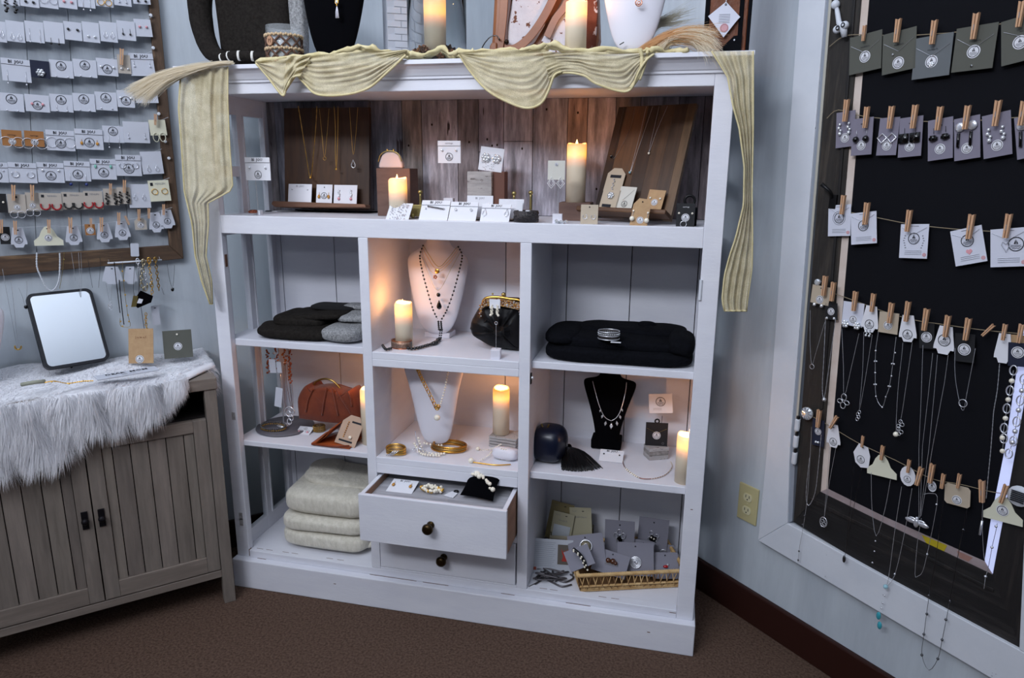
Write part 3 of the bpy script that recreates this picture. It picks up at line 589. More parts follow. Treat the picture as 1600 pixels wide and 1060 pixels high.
# rows 4 and 5: tags
def tagcard(tc, bc, wp, shape, m, label, st=None, lg=None, off=.026, cat='tag', group=None, side='R', ek=None, ex=.25, ez=-.5, es=1, strip=None, name='jewelry_tag', hole=True, fold=False, words=None):
    P, R, wd, h = place(side, tc, bc, wp, off); r = root(name, P, R, uniq(label), cat, group); card_mesh(r, wd, h, shape, m, fold)
    if hole: g = G(); g.prism([(.0032*math.cos(k*pi/4), -h*.12+.0016*math.sin(k*pi/4)) for k in range(8)], -.0003, 0); g.obj('punched_hole', INK, r)
    if st: sticker(r, st[0]*wd, st[1]*h, st[2])
    if lg: logo(r, lg[0]*wd, lg[1]*h, lg[2])
    if ek: ears(r, ek, wd*ex, h*ez, es)
    if words: text(words[0], words[1], INK, r, words[2]*wd, words[3]*h)
    return r
G4 = 'tags on the fourth string'; G5 = 'tags on the lowest string'
tagcard((1284, 447.3), (1279.9, 475.3), 29, 'rect', TAN, 'beige card with a round sticker at the left end of the fourth window row', st=(0, -.75, .010), group=G4, ek='crystal', ex=.2, ez=-1.05, es=1.4, name='necklace_card', cat='card')
clip('R', 1289.8, 431, 462, .036, 'wooden clothespin on the beige card at left end of fourth row'); clip('R', 1302.6, 440.7, 470.7, .036, 'wooden clothespin just right of the leftmost beige card')
tagcard((1298.7, 474), (1298.7, 500), 19, 'rect', CARDK, 'small black card under the second clothespin of the fourth window row', st=(0, -.5, .009), group=G4, name='necklace_card', cat='card', ek='crystal', ex=.3, ez=-.9)
tagcard((1334.4, 472.8), (1330.6, 509.4), 33, 'rect', mat('bright_white_card'), 'white card hung with crystal clusters before the pale window strip', st=(.05, -.72, .010), group=G4, ek='flower', ex=.28, ez=-.95, name='necklace_card', cat='card')
tagcard((1361.9, 478.4), (1357.3, 519), 27, 'tag', CARDW, 'white scalloped tag with logo right of the crystal cluster card', lg=(0, -.7, .011), group=G4, off=.030, ek='clear', ex=.1, ez=-.9, es=.8)
tagcard((1389.6, 488.6), (1386.6, 521), 31, 'rect', TAN, 'plain beige card with sticker in the middle of the fourth window row', st=(0, -.62, .010), group=G4, name='necklace_card', cat='card')
tagcard((1418.9, 492.9), (1417.9, 534.4), 28, 'tag', CARDW, 'white scalloped tag between the beige card and the black sticker card', lg=(0, -.72, .011), group=G4)
tagcard((1448, 505), (1448, 545), 24, 'rect', CARDK, 'black card with a white round sticker in the fourth window row', st=(0, -.55, .0115), group=G4, hole=False, name='necklace_card', cat='card')
tagcard((1478.2, 510.2), (1473, 553.5), 33, 'tag', CARDW, 'widest white scalloped tag of the fourth window row', lg=(0, -.5, .013), group=G4)
tagcard((1508, 522), (1506, 566), 32, 'rect', CARDK, 'black card with white sticker beside the widest white tag', st=(0, -.55, .0125), group=G4, hole=False, name='necklace_card', cat='card')
tagcard((1569.9, 521.7), (1566, 567.5), 29, 'tag', CARDW, 'white scalloped tag with pink print near the right frame edge', group=G4); 
tagcard((1593, 524), (1592, 548), 32, 'rect', KRAFT, 'kraft card behind the navy card at right end of fourth row', group=G4, off=.022, name='necklace_card', cat='card')
tagcard((1591, 536), (1590, 573), 32, 'rect', CARDN, 'navy card with white sticker at the right end of the fourth row', st=(0, -.4, .0115), group=G4, off=.028, hole=False, name='necklace_card', cat='card')
for u, a, b, d in ((1337, 455, 486, 'crystal cluster card'), (1365, 458.5, 487.3, 'first white scalloped tag'), (1393, 472.8, 505, 'middle beige card'), (1418.9, 470.7, 502.6, 'second white scalloped tag'), (1447.7, 482, 516.6, 'black sticker card'), (1480.8, 492.4, 526.7, 'widest white tag'), (1512.6, 496.7, 531.8, 'black card beside widest white tag'), (1569.9, 506, 532, 'white tag with pink print'), (1595.4, 506, 536, 'navy card at the right end')): clip('R', u, a, b, .038, 'wooden clothespin holding the %s of the fourth row' % d)
clip('R', 1545, 504, 528, .03, 'tilted empty clothespin on the fourth window string', tilt=.6)
tagcard((1279, 656), (1277.5, 697), 19, 'rect', CARDN, 'small navy card with crystals below the crystal knob', st=(0, -.45, .009), group=G5, ek='crystal', ex=.1, ez=-.85, name='necklace_card', cat='card')
tagcard((1302.2, 663.8), (1302, 699.4), 22, 'tag', CARDW, 'leftmost white scalloped tag of the lowest window row', lg=(0, -.75, .010), group=G5)
tagcard((1348.5, 695.4), (1343.4, 730.3), 27, 'hex', CARDW, 'white angular tag left of the first cream hanger card', lg=(0, -.65, .010), group=G5)
tagcard((1377.4, 711.3), (1377.4, 745), 48, 'hanger', CARDC, 'first cream hanger-shaped card on the lowest window row', group=G5)
tagcard((1418.6, 729), (1417.8, 760), 25, 'round', CARDW, 'pale rounded tag right of the first cream hanger card', st=(0, -.65, .0095), group=G5)
tagcard((1456.4, 752), (1456.2, 769), 14, 'round', CARDW, 'tiny round sticker tag between two clothespins of the lowest row', lg=(0, -.5, .008), group=G5, hole=False)
tagcard((1496.2, 758.8), (1495, 790.5), 42, 'soft', TAN, 'beige rounded card on the lowest window row', st=(0, -.72, .010), group=G5, name='necklace_card', cat='card')
tagcard((1567, 776), (1566.3, 816), 65, 'hanger', CARDC, 'large cream hanger-shaped card at right of the lowest window row', st=(0, -.55, .0115), group=G5)
for u, a, b, d, t in ((1280.4, 640, 668, 'small navy card', 0), (1303.8, 648, 672, 'leftmost white tag', .4), (1348.5, 681, 699, 'white angular tag', 0), (1379.4, 696, 719, 'first cream hanger card', 0), (1420.6, 718, 739, 'pale rounded tag', 0), (1437.6, 729, 759, 'chain left of the tiny round tag', .1), (1456.6, 724, 755, 'tiny round tag', 0), (1474, 740, 763.6, 'chain left of the beige rounded card', 0), (1499, 740, 763, 'beige rounded card', 0), (1535.8, 750, 784.5, 'bar pendant necklace', -.15), (1569.5, 756, 787, 'large cream hanger card', .1)): clip('R', u, a, b, .038, 'wooden clothespin holding the %s of the lowest row' % d, tilt=t)
def z7(*P): return [(1230+x*.2546, 430+y*.2546) for x, y in P]
def z8(*P): return [(1200+x*.396, 640+y*.396) for x, y in P]
GN = 'necklaces hanging on the window'
necklace('R', z7((142, 215), (140, 400), (150, 550), (175, 480), (230, 290)), 'thin silver necklace with a small ring over the left window stile', pend=[(*z7((153, 548))[0], 'ring')], group=GN, psc=.6, r=.0005)
necklace('R', z7((235, 260), (225, 500), (215, 690), (228, 750), (262, 520), (300, 250)), 'silver necklace ending in a small bead over the left window stile', pend=[(*z7((228, 755))[0], 'bead')], group=GN, dash=True)
necklace('R', z7((335, 330), (345, 560), (350, 745), (395, 560), (440, 360)), 'silver necklace with a looped flower cross pendant', pend=[(*z7((348, 750))[0], 'flower')], group=GN, r=.0005)
necklace('R', z7((470, 350), (462, 600), (443, 830), (485, 600), (522, 365)), 'silver necklace with a narrow twisted loop pendant', pend=[(*z7((440, 830))[0], 'twist')], group=GN, psc=.75, r=.0005)
necklace('R', z7((560, 345), (543, 460), (540, 600), (545, 745), (583, 810), (605, 748), (627, 683), (648, 545), (668, 380)), 'silver station necklace with round beads along the chain', group=GN, beads=z7((543, 465), (536, 530), (548, 530), (540, 600), (534, 672), (546, 672), (545, 745), (583, 812), (605, 748), (621, 683), (633, 685), (640, 620), (642, 545), (656, 547), (663, 478)), br=.0022)
necklace('R', z7((710, 415), (700, 520), (680, 700), (668, 960), (697, 890), (735, 640), (767, 415)), 'silver necklace with a pearl and a curling vine pendant', pend=[(*z7((668, 965))[0], 'pearl'), (*z7((697, 890))[0], 'vine')], group=GN, r=.0005)
necklace('R', z7((833, 430), (820, 800), (808, 1060)) + z8((595, 430), (600, 425)) + z7((830, 1050), (865, 740), (893, 480)), 'very long silver chain ending in a bee pendant', pend=[(*z8((590, 428))[0], 'bee')], group=GN, r=.0005, smooth=1)
necklace('R', z7((922, 490), (900, 750), (870, 1060)) + z8((600, 420), (604, 420)) + z7((893, 1050), (965, 660), (988, 490)), 'very long silver chain hanging from the widest white tag', group=GN, r=.0005, smooth=1)
necklace('R', z7((1030, 450), (1030, 620), (1060, 790), (1082, 830), (1100, 740), (1155, 450)), 'silver necklace with a ring pendant below the black sticker cards', pend=[(*z7((1082, 765))[0], 'ring')], group=GN, psc=.8, r=.0005)
necklace('R', z7((1303, 545), (1290, 700), (1268, 830), (1262, 900), (1250, 1060)) + z8((870, 250), (860, 360)), 'slim silver chain hanging left of the chunky link necklace', group=GN, dash=True)
for nm, P in (('chunky silver link necklace in front of the pale right window strip', z7((1388, 585), (1378, 650), (1366, 710), (1356, 765), (1347, 820), (1339, 880), (1330, 940), (1320, 1000)) + z8((930, 115), (925, 165))), ('second chunky silver link necklace beside the right window frame', z7((1452, 640), (1440, 710), (1430, 770), (1420, 830), (1408, 900), (1398, 960), (1388, 1020)) + z8((965, 130), (950, 175)))):
    W = [onR(u, v, .034) for u, v in P]; r = root('link_necklace', W[0], RR, uniq(nm), 'necklace', 'chunky link necklaces'); Ri = RR.transposed(); Lc = [Ri @ (q-W[0]) for q in W]
    G().tube(Lc, .0007, 4).obj('chain', SILVER, r)
    for j, q in enumerate(Lc):
        if j % 2 == 0: G().ring(tuple(q), .0075, .0013, 14, 5, sz=1.3, sx=.85).obj('link', SILVER, r, True)
        else: G().ball(tuple(q), .005, 8, 6).obj('bead', PEARL if nm[0] == 'c' else SILVER, r, True)
necklace('R', z8((172, 70), (165, 200), (155, 350), (138, 470), (125, 540), (118, 605)), 'long beaded silver chain over the left end of the white sill', group=GN, beads=z8((145, 420), (137, 455), (122, 560), (119, 595)), br=.0025, bm=GUN)
necklace('R', z8((210, 100), (198, 230), (185, 330), (160, 380), (150, 330), (165, 180)), 'doubled silver chain looping below the small navy card', group=GN, dash=True)
necklace('R', z8((243, 150), (232, 300), (222, 425), (240, 300), (268, 150)), 'silver necklace with an oval filigree pendant on the dark rail', pend=[(*z8((221, 425))[0], 'filigree')], group=GN, r=.0005)
necklace('R', z8((337, 225), (318, 460), (303, 580), (330, 430), (370, 235)), 'necklace with a small dark leaf pendant over the white sill', pend=[(*z8((302, 578))[0], 'leaf')], group=GN, r=.0005, m=GUN)
necklace('R', z8((407, 250), (410, 390), (427, 500), (460, 400), (483, 278)), 'silver V necklace with a bead drop under the cream hanger card', group=GN, beads=z8((412, 605), (420, 560), (424, 520)), br=.0022, r=.0006)
necklace('R', z8((527, 305), (500, 480), (475, 670), (465, 700), (500, 655), (540, 480), (568, 312)), 'long necklace with turquoise crystal drops over the white sill', pend=[(*z8((467, 692))[0], 'aqua'), (*z8((440, 800))[0], 'turq'), (*z8((444, 838))[0], 'turq')], beads=z8((460, 735), (452, 765), (448, 785), (500, 650)), br=.0025, group=GN, psc=.95)
necklace('R', z8((615, 335), (640, 332), (668, 345), (655, 440), (628, 570), (610, 640), (592, 658), (580, 650), (590, 520), (605, 430)), 'silver chain forming a long loop over the dark rail', group=GN, r=.0005, beads=z8((628, 572), (665, 375)), br=.0025)
necklace('R', z8((692, 360), (660, 600), (635, 740), (615, 890), (607, 970), (635, 1030), (670, 985), (687, 910), (717, 760), (760, 520), (786, 390)), 'longest dark-beaded necklace looping below the white sill', group=GN, m=GUN, r=.0006, beads=z8((635, 735), (627, 808), (615, 888), (607, 970), (670, 985), (687, 910), (702, 830), (718, 757), (770, 475)), br=.0032, bm=GUN)
necklace('R', z8((848, 365), (845, 440), (850, 560), (856, 600)), 'silver bar pendant necklace under a tilted clothespin', pend=[(*z8((845, 440))[0], 'bar')], group=GN, r=.0005)
necklace('R', z8((905, 450), (897, 490), (885, 540), (870, 620), (858, 665), (852, 708)), 'silver chain with star beads before the bright lower strip', group=GN, beads=z8((900, 462), (884, 545), (858, 660)), br=.003)
# ================================================================ LEFT WALL: wooden frame with strings of cards
def polyL(P, o0, o1, name, m, parent=None, **kw):
    pts = []
    for u, v in P: p = onL(u, v, o1); pts.append(((p.x+p.y)*S2, p.z))
    g = G(); g.prism(pts, -o1, -o0); return g.obj(name, m, parent, **kw)
fr = root('display_frame', Lp(0, 0, 0), RL, 'large brown wooden frame on the left wall strung with rows of earring cards', 'frame')
BROWNV = mat('frame_wood_stile', '5d4836', .7, col2='7a604a', col3='48372a', scale=9, stretch=(6, 6, .6), detail=8, bump=.3, lo=.3, hi=.7)
BROWNH = mat('frame_wood_rail', '5d4634', .7, col2='806549', col3='48372a', scale=9, stretch=(.6, .6, 6), detail=8, bump=.3, lo=.3, hi=.7)
polyL([(226, -70), (241, -70), (287, 404.5), (264.6, 384)], .0, .024, 'stile', BROWNV, fr, bevel=.002)
polyL([(-80, 407), (264.6, 384), (287, 404.5), (-80, 439)], .0, .024, 'rail', BROWNH, fr, bevel=.002)
SHIP = mat('pale_shiplap', '8f969e', .7, col2='a3aab2', scale=6, stretch=(4, 4, .6), bump=.08)
ys = [-90, -50, 0, 50, 98, 147, 197, 248]
pr = [((-160, -70), (-140, 412))] + [((x, -70), (x+47*min(1, (x+160)/400)+0, 384+.085*(265-x))) for x in (-95, -30, 35, 100, 165, 226)]
for i in range(len(pr)-1):
    (t0, b0), (t1, b1) = pr[i], pr[i+1]; polyL([(t0[0]+.5, t0[1]), (t1[0]-.5, t1[1]), (b1[0]-.5, b1[1]), (b0[0]+.5, b0[1])], .0, .006, 'backing_board', SHIP, fr)
def q1(x, y): return (x*.2169, y*.2169)
def q2(x, y): return (x*.2169, 180+y*.2169)
# (x0,x1,ytop,ybot,skew, shape, material, fold, logo/sticker, earring kind, ex, ez, words)
W_, K_ = 'W', 'K'
WM = {'W': mat('wall_card_white', 'c3c7d2', .7), 'K': CARDK, 'N': CARDN, 'T': TANB, 'B': TAN, 'C': CARDC, 'G': mat('taupe_card', 'b4aca2', .8)}
ROWS = [
 ('top', q1, [(0, 130, -95, 38, 'W', 0, 'cluster', .25, .75, 'dark studs'), (135, 270, -90, 50, 'W', 0, 'black', .2, .75, 'oval black studs'), (273, 408, -80, 58, 'W', 0, 'hoop', .25, .4, 'thin wire drops'), (412, 545, -75, 60, 'W', 0, 'pinkstud', .2, .66, 'pink flower studs'),
   (550, 675, -80, 55, 'W', 0, 'longdrop', .2, .42, 'long wire drops'), (680, 805, -88, 48, 'W', 0, 'ghoop', .22, .62, 'gold rings'), (810, 935, -98, 42, 'W', 0, 'drop', .2, .5, 'small silver drops'), (940, 1065, -108, 30, 'W', 0, 'black', .22, .85, 'small black studs')]),
 ('second', q1, [(-95, 36, 150, 300, 'W', 0, 'tear', .25, .4, 'cropped teardrops'), (38, 168, 152, 302, 'W', 0, 'tear', .2, .55, 'small silver teardrops'), (175, 308, 155, 305, 'W', 0, 'longdrop', .28, .35, 'uneven wire drops'), (312, 452, 158, 308, 'W', 0, 'blackdrop', .2, .78, 'teardrops tipped with black beads'),
   (455, 582, 158, 290, 'W', 0, 'black', .26, .42, 'round black studs'), (588, 708, 160, 305, 'W', 0, 'crystal', .2, .72, 'crystal studs'), (712, 836, 158, 302, 'W', 0, 'tear', .2, .45, 'dark outlined teardrops'), (838, 968, 152, 290, 'W', 0, 'blackdrop', .2, .4, 'fine drops ending in black'), (960, 1082, 138, 264, 'W', 0, 'pinkstud', .2, .45, 'tiny pink studs')]),
 ('third', q1, [(5, 213, 428, 588, 'W', 1, 'longdrop', .32, .5, 'very long hanging wires'), (213, 352, 437, 562, 'N', 0, 'flower', .0, .7, 'a single crystal flower'), (352, 520, 435, 560, 'W', 2, 'stud', .25, .95, 'logo above two edge studs'), (523, 690, 430, 556, 'W', 2, 'stud', .22, .95, 'logo and low silver studs'), (690, 842, 422, 546, 'W', 3, 'crystal', .3, .5, 'low logo between crystal studs'),
   (842, 934, 395, 530, 'G', 0, 'crystal', .25, .75, 'large crystal drops below the clothespin'), (922, 1098, 388, 548, 'W', 1, 'drop', .32, .3, 'beaded bar drops at the row end')]),
 ('fourth', q1, [(-10, 165, 672, 802, 'W', 2, 'stud', .22, .97, 'logo at the far left'), (176, 350, 683, 806, 'W', 3, 'pinkstud', .22, .55, 'low logo and pink studs'), (354, 518, 680, 806, 'W', 2, 'drop', .22, .6, 'logo over two small drops'), (520, 678, 674, 802, 'W', 2, 'stud', .22, .95, 'logo and two edge studs'), (680, 836, 664, 796, 'W', 2, 'stud', .25, .9, 'logo and faint low studs'), (838, 962, 652, 774, 'W', 3, 'crystal', .3, .45, 'low logo between tiny crystals'), (966, 1128, 640, 742, 'W', 0, 'stud', .2, .5, 'plumes of dried grass before it')]),
 ('fifth', q2, [(8, 153, 108, 222, 'T', 4, 'bighoop', .3, .45, 'silver hoops, leftmost tan card'), (172, 312, 114, 226, 'T', 4, 'bighoop', .35, .5, 'silver hoops, tan card beside printed one'), (327, 530, 112, 256, 'W', 5, 'bighoop', .32, .35, 'large hoops'), (535, 735, 104, 248, 'W', 5, 'amber', .28, .6, 'amber drops'), (735, 885, 78, 198, 'W', 2, 'longdrop', .25, .55, 'logo above long dark wires'), (882, 1068, 48, 200, 'W', 0, 'drop', .32, .5, 'silver beaded drops'), (1068, 1188, 34, 146, 'C', 0, 'cream_hoops', .2, .85, 'long cream loops hung from a clothespin')]),
 ('sixth', q2, [(-120, 52, 342, 484, 'W', 5, 'stud', .3, .4, 'cut off by the photo edge'), (55, 258, 345, 488, 'W', 1, 'openhoop', .27, .42, 'open silver hoops'), (262, 455, 345, 486, 'W', 5, 'crystal', .3, .38, 'round crystal studs'), (458, 645, 335, 476, 'W', 5, 'blue', .3, .55, 'dangling dark blue stones'), (645, 830, 320, 464, 'W', 5, 'turq', .3, .3, 'mint stones'), (828, 1010, 290, 438, 'W', 5, 'openhoop', .25, .35, 'shiny silver hoops'), (1005, 1158, 262, 424, 'W', 0, 'tear', .2, .6, 'crystal teardrops at the row end')]),
 ('seventh', q2, [(-80, 42, 565, 702, 'K', 0, 'pearlstud', .3, .45, 'pearly studs on black'), (48, 180, 570, 706, 'G', 6, 'hoop', .2, .9, 'silver hoops under the first clothespin'), (178, 275, 558, 692, 'G', 6, 'hoop', .25, .9, 'silver hoops on a narrow beige card'), (277, 440, 562, 688, 'G', 7, 'redbeads', .25, .5, 'red beaded hoops, left pair'), (440, 600, 556, 680, 'G', 7, 'blackbeads', .22, .5, 'black beaded hoops'), (597, 735, 548, 678, 'G', 7, 'redbeads', .27, .5, 'red beaded hoops, right pair'), (740, 850, 530, 650, 'G', 0, 'cluster', .28, .3, 'black bead clusters, left card'), (838, 935, 520, 640, 'G', 0, 'cluster', .28, .3, 'black bead clusters, right card'), (918, 1075, 498, 668, 'W', 0, 'tear', .2, .4, 'round filigree drops'), (1062, 1212, 470, 620, 'C', 7, 'ghoop', .24, .4, 'gold knot studs')]),
]
GR = ['earring cards in the %s row on the left wall']
for name, q, cards in ROWS:
    n = len(cards); tops = []
    for i, (x0, x1, yt, yb, mk, st, ek, ex, ez, dd) in enumerate(cards):
        tc = q((x0+x1)/2, yt); bc = q((x0+x1)/2+(yb-yt)*(.10 if i < n-1 else .16), yb); tops.append(tc)
        P, R, wd, h = place('L', tc, bc, (x1-x0)*.2169, .036+.003*(i % 2)); col = {'W': 'white', 'N': 'navy', 'T': 'tan leather', 'B': 'beige', 'G': 'beige', 'C': 'cream', 'K': 'black'}[mk]
        txt = '%s earring card with %s, %s string row' % (col, dd, name)
        r = root('earring_card', P, R, uniq(txt), 'card', GR[0] % name); card_mesh(r, wd, h, 'rect', WM[mk])
        if st in (1, 5): G().box(-wd/2, wd/2, -.0022, 0, -h*.24, .001).obj('folded_strip', WM['W'], r); line(r, -wd/2, wd/2, -h*.25, INK); text('BI  JOU', h*.19, INK, r, 0, -h*.12, -.003, bold=.0003)
        if st == 2: logo(r, 0, -h*.32, h*.27)
        if st == 3: logo(r, 0, -h*.62, h*.27)
        if st == 5: logo(r, 0, -h*.65, h*.24)
        if st == 4: sticker(r, 0, -h*.72, .0085); text('earrings', .006, INK, r, 0, -h*.3)
        if st == 6: sticker(r, 0, -h*.7, .0075); G().prism([(.003*math.cos(k), -h*.15+.003*math.sin(k)) for k in range(6)], -.001, 0).obj('punched_hole', INK, r)
        if st == 7: G().box(-wd*.4, -wd*.27, -.0008, 0, -h*.25, -h*.1).obj('printed_square', INK, r); text('PENLEN', h*.13, INKG, r, wd*.08, -h*.17)
        if mk == 'K': pass
        if dd.startswith('a single'): ears(r, 'flower', 0, -h*.7, 1.1, .0001)
        else: ears(r, ek, wd*ex, -h*ez, 1.0 if h > .026 else .8)
    ext = [(tops[0][0]-20, tops[0][1]+1)] + [(u, v+2) for u, v in tops] + [(tops[-1][0]+18, tops[-1][1]-4)]
    twine('L', ext, 'thin clear string of the %s earring card row in the brown frame' % name, .030, mat('clear_line', 'b9bec6', .3), .0006)
for x, y0, y1, nm, q in ((875, 350, 470, 'beige card with large crystal drops', q1), (1118, -10, 72, 'cream card with long loops', q2), (97, 500, 615, 'first beige hoop card in seventh row', q2), (232, 500, 615, 'narrow beige hoop card', q2), (795, 490, 572, 'left black bead cluster card', q2), (895, 465, 560, 'right black bead cluster card', q2)):
    clip('L', q(x, y0)[0], q(x, y0)[1], q(x, y1)[1], .046, 'small clothespin on the left wall holding the %s' % nm, tilt=.12)
TL = [(-10, 68, 805, 930, 'rect', 'K', 'black tag cut by the left photo edge', 10, 750, 850), (65, 185, 812, 955, 'tag', 'W', 'first white scalloped tag of the bottom frame row', 110, 760, 860), (232, 445, 802, 940, 'hanger', 'C', 'cream hanger-shaped tag of the bottom frame row', 352, 750, 850), (460, 582, 800, 936, 'tag', 'W', 'white scalloped tag right of the cream hanger tag', 507, 735, 850), (608, 682, 786, 865, 'rect', 'T', 'little tan leather tag of the bottom frame row', 655, 740, 810), (685, 800, 780, 916, 'tag', 'W', 'white scalloped tag just right of the tan tag', 730, 735, 840), (815, 930, 766, 900, 'tag', 'W', 'third white scalloped tag from the frame corner', 855, 700, 790), (965, 1052, 742, 826, 'luggage', 'G', 'beige luggage-shaped tag of the bottom frame row', 1000, 675, 760), (1062, 1168, 702, 845, 'tag', 'W', 'second white scalloped tag from the frame corner', 1072, 670, 745), (1143, 1250, 682, 816, 'tag', 'W', 'white scalloped tag nearest the frame corner', 1178, 640, 720)]
for i, (x0, x1, yt, yb, shp, mk, lb, pu, p0, p1) in enumerate(TL):
    tc = q2((x0+x1)/2, yt); bc = q2((x0+x1)/2+(yb-yt)*.12, yb)
    tagcard(tc, bc, (x1-x0)*.2169, shp, WM[mk], lb, lg=(0, -.62, .0095) if mk == 'W' else None, st=(0, -.6, .0095) if mk != 'W' else None, off=.036+.003*(i % 2), side='L', group='tags on the bottom frame string')
    clip('L', q2(pu, 0)[0], q2(0, p0)[1], q2(0, p1)[1], .050, 'clothespin holding the %s' % lb, tilt=.1)
clip('L', q2(915, 0)[0], q2(0, 722)[1], q2(0, 792)[1], .044, 'empty clothespin left of the beige luggage-shaped tag', tilt=-.3)
twine('L', [q2(-80, 800), q2(110, 812), q2(350, 800), q2(520, 800), q2(740, 778), q2(870, 762), q2(1000, 738), q2(1100, 708), q2(1240, 665)], 'thin string of the bottom tag row in the brown frame', .030, mat('clear_line'), .0006)
tagcard((210, 380.5), (211, 401), 13, 'soft', WM['W'], 'tiny translucent paper tag hanging over the frame rail', off=.04, side='L', hole=False)
for i, (x, y) in enumerate(((1085, 110), (1103, 345), (1143, 820), (1190, 1020), (1216, 1140))):
    u, v = q1(x, y); p = onL(u, v, .03); single(G().lathe([(.002, -.012), (.002, 0), (.0045, .001), (.0045, .003), (0, .004)], (0, 0, 0), 8), 'pin', TRIMW, p, RL @ rx(pi/2), uniq('%s small white pin from the top on the wooden frame stile' % desc[i]), 'pin', 'white pins on the frame stile')
# ---------------------------------------------------------------- hanging jewellery under the frame
def q3(*P): return [(x*.2452, 380+y*.2452) for x, y in P]
o = q3((685, 128))[0]; p0 = onL(*o, .05); p1 = onL(*q3((1032, 107))[0], .05)
rd = root('hanging_rod', p0, RL, 'short white rod under the frame holding chains and tags', 'rod'); d = RL.transposed() @ (p1-p0)
G().tube([(0, 0, 0), d], .0024, 8).obj('bar', TRIMW, rd, True)
for t in (.03, .97): G().tube([d*t, d*t+Vector((0, .05, .012))], .0012, 6).obj('arm', SILVER, rd)
GL = 'necklaces under the left frame'
kw = dict(side='L', group=GL)
necklace(P=q3((728, 122), (745, 280), (765, 445)), label='black cord strand hanging from the left part of the rod', m=JET, r=.0011, off=.054, **kw)
necklace(P=q3((760, 235), (775, 400), (790, 520)), label='second black cord strand beside the gold floral chain', m=JET, r=.0012, off=.052, **kw)
necklace(P=q3((780, 122), (788, 250), (798, 340), (815, 460), (830, 530), (770, 530), (765, 480)), label='gold floral station chain with pale rings near the black cords', m=BRASS, off=.056, beads=q3((780, 180), (790, 240), (798, 330), (808, 400), (816, 460), (822, 500), (768, 500), (780, 530)), br=.0026, bm=GOLD, **kw)
necklace(P=q3((905, 120), (885, 300), (905, 450), (925, 590)), label='dark slim cord behind the thick silver chain', m=GUN, r=.0008, off=.048, **kw)
necklace(P=q3((860, 125), (850, 300), (870, 350), (885, 300), (880, 130)), label='thin grey double strand under the silver link', m=GUN, r=.0006, off=.05, **kw)
def linkchain(P, label, m, R_=.0045, r=.0011, off=.056, side='L', first=None):
    fn, R = (onL, RL) if side == 'L' else (onR, RR)
    W = [fn(u, v, off) for u, v in P]; r0 = root('link_chain', W[0], R, uniq(label), 'necklace', GL); Lc = smooth_path([R.transposed() @ (q-W[0]) for q in W], 6); tot = sum((Lc[i+1]-Lc[i]).length for i in range(len(Lc)-1)); n = max(3, int(tot/(R_*1.75))); g = G()
    for k in range(n):
        s = tot*k/(n-1); i = 0
        while i < len(Lc)-2 and s > (Lc[i+1]-Lc[i]).length: s -= (Lc[i+1]-Lc[i]).length; i += 1
        c = Lc[i].lerp(Lc[i+1], min(1, s/max(1e-6, (Lc[i+1]-Lc[i]).length)))
        T = Matrix.Translation(c) @ Matrix.Rotation((k % 2)*1.1+.3, 4, 'Z'); sub = G().ring((0, 0, 0), R_, r, 10, 4, sz=1.35, sx=.8).xf(T); g.add(sub.v, sub.f)
    g.obj('links', m, r0, True)
    if first: G().ring((0, 0, .003), first, r*1.6, 14, 6, sz=1.4, sx=.75).obj('clasp_link', m, r0, True)
linkchain(q3((915, 128), (905, 200), (900, 260), (920, 300), (940, 270), (965, 265)), 'chunky silver and gold chain with round silver clasp on the rod', mat('champagne', 'c5b795', .3, 1), .0055, .0014, first=.006)
linkchain(q3((950, 118), (955, 170), (965, 230), (970, 300), (965, 330)), 'gold link chain with a big oval gold clasp on the rod', GOLD, .0045, first=.0065)
linkchain(q3((990, 112), (998, 170), (1005, 230), (1012, 292)), 'rope-like gold chain at the right end of the rod', mat('antique_gold', 'a8874e', .35, 1), .0045, .0014, first=.005)
linkchain(q3((878, 122), (890, 170), (925, 175), (930, 240)), 'pale silver link chain left of the round clasp', SILVER, .0045, .001, off=.05, first=.006)
linkchain(q3((930, 455), (930, 510), (938, 560), (942, 600)), 'bright gold chain hanging below the black velvet tag', GOLD, .004)
linkchain(q3((945, 600), (940, 640), (945, 690), (955, 640), (950, 610)), 'gold open-link chain end in front of the kraft card', GOLD, .0055, .0014, off=.075)
for i, (x, y, w_, lb) in enumerate(((712, 150, 130, 'left white scalloped bracelet card behind the rod'), (828, 150, 86, 'right white scalloped bracelet card behind the rod'))):
    tagcard(q3((x, y))[0], q3((x+6, y+112))[0], w_*.2452, 'tag', WM['W'], lb, off=.044, side='L')
P, R, wd, h = place('L', q3((935, 322))[0], q3((905, 425))[0], 22, .068); r = root('velvet_tag', P, R @ ry(.25), uniq('black velvet tag with a gold clip wrapped round the hanging chains'), 'tag')
G().prism([(-wd/2, 0), (wd/2, .002), (wd*.62, -h*.35), (.0, -h), (-wd*.55, -h*.85)], -.001, .001).obj('tag_body', BLK, r); G().prism([(-wd*.75, -h*.45), (-wd*.45, -h*.35), (-wd*.15, -h*.95), (-wd*.45, -h*1.1)], -.003, -.001).obj('gold_clip', BRASS, r); G().prism([(-wd*.3, -h*.45), (0, -h*.4), (wd*.05, -h*.65), (-wd*.25, -h*.75)], -.002, -.001).obj('label_patch', CARDW, r)
tagcard(q3((985, 400))[0], q3((1000, 520))[0], 12, 'rect', mat('translucent_tag', 'b9bcc6', .4), 'pale translucent strip tag hanging right of the gold chain', off=.04, side='L')
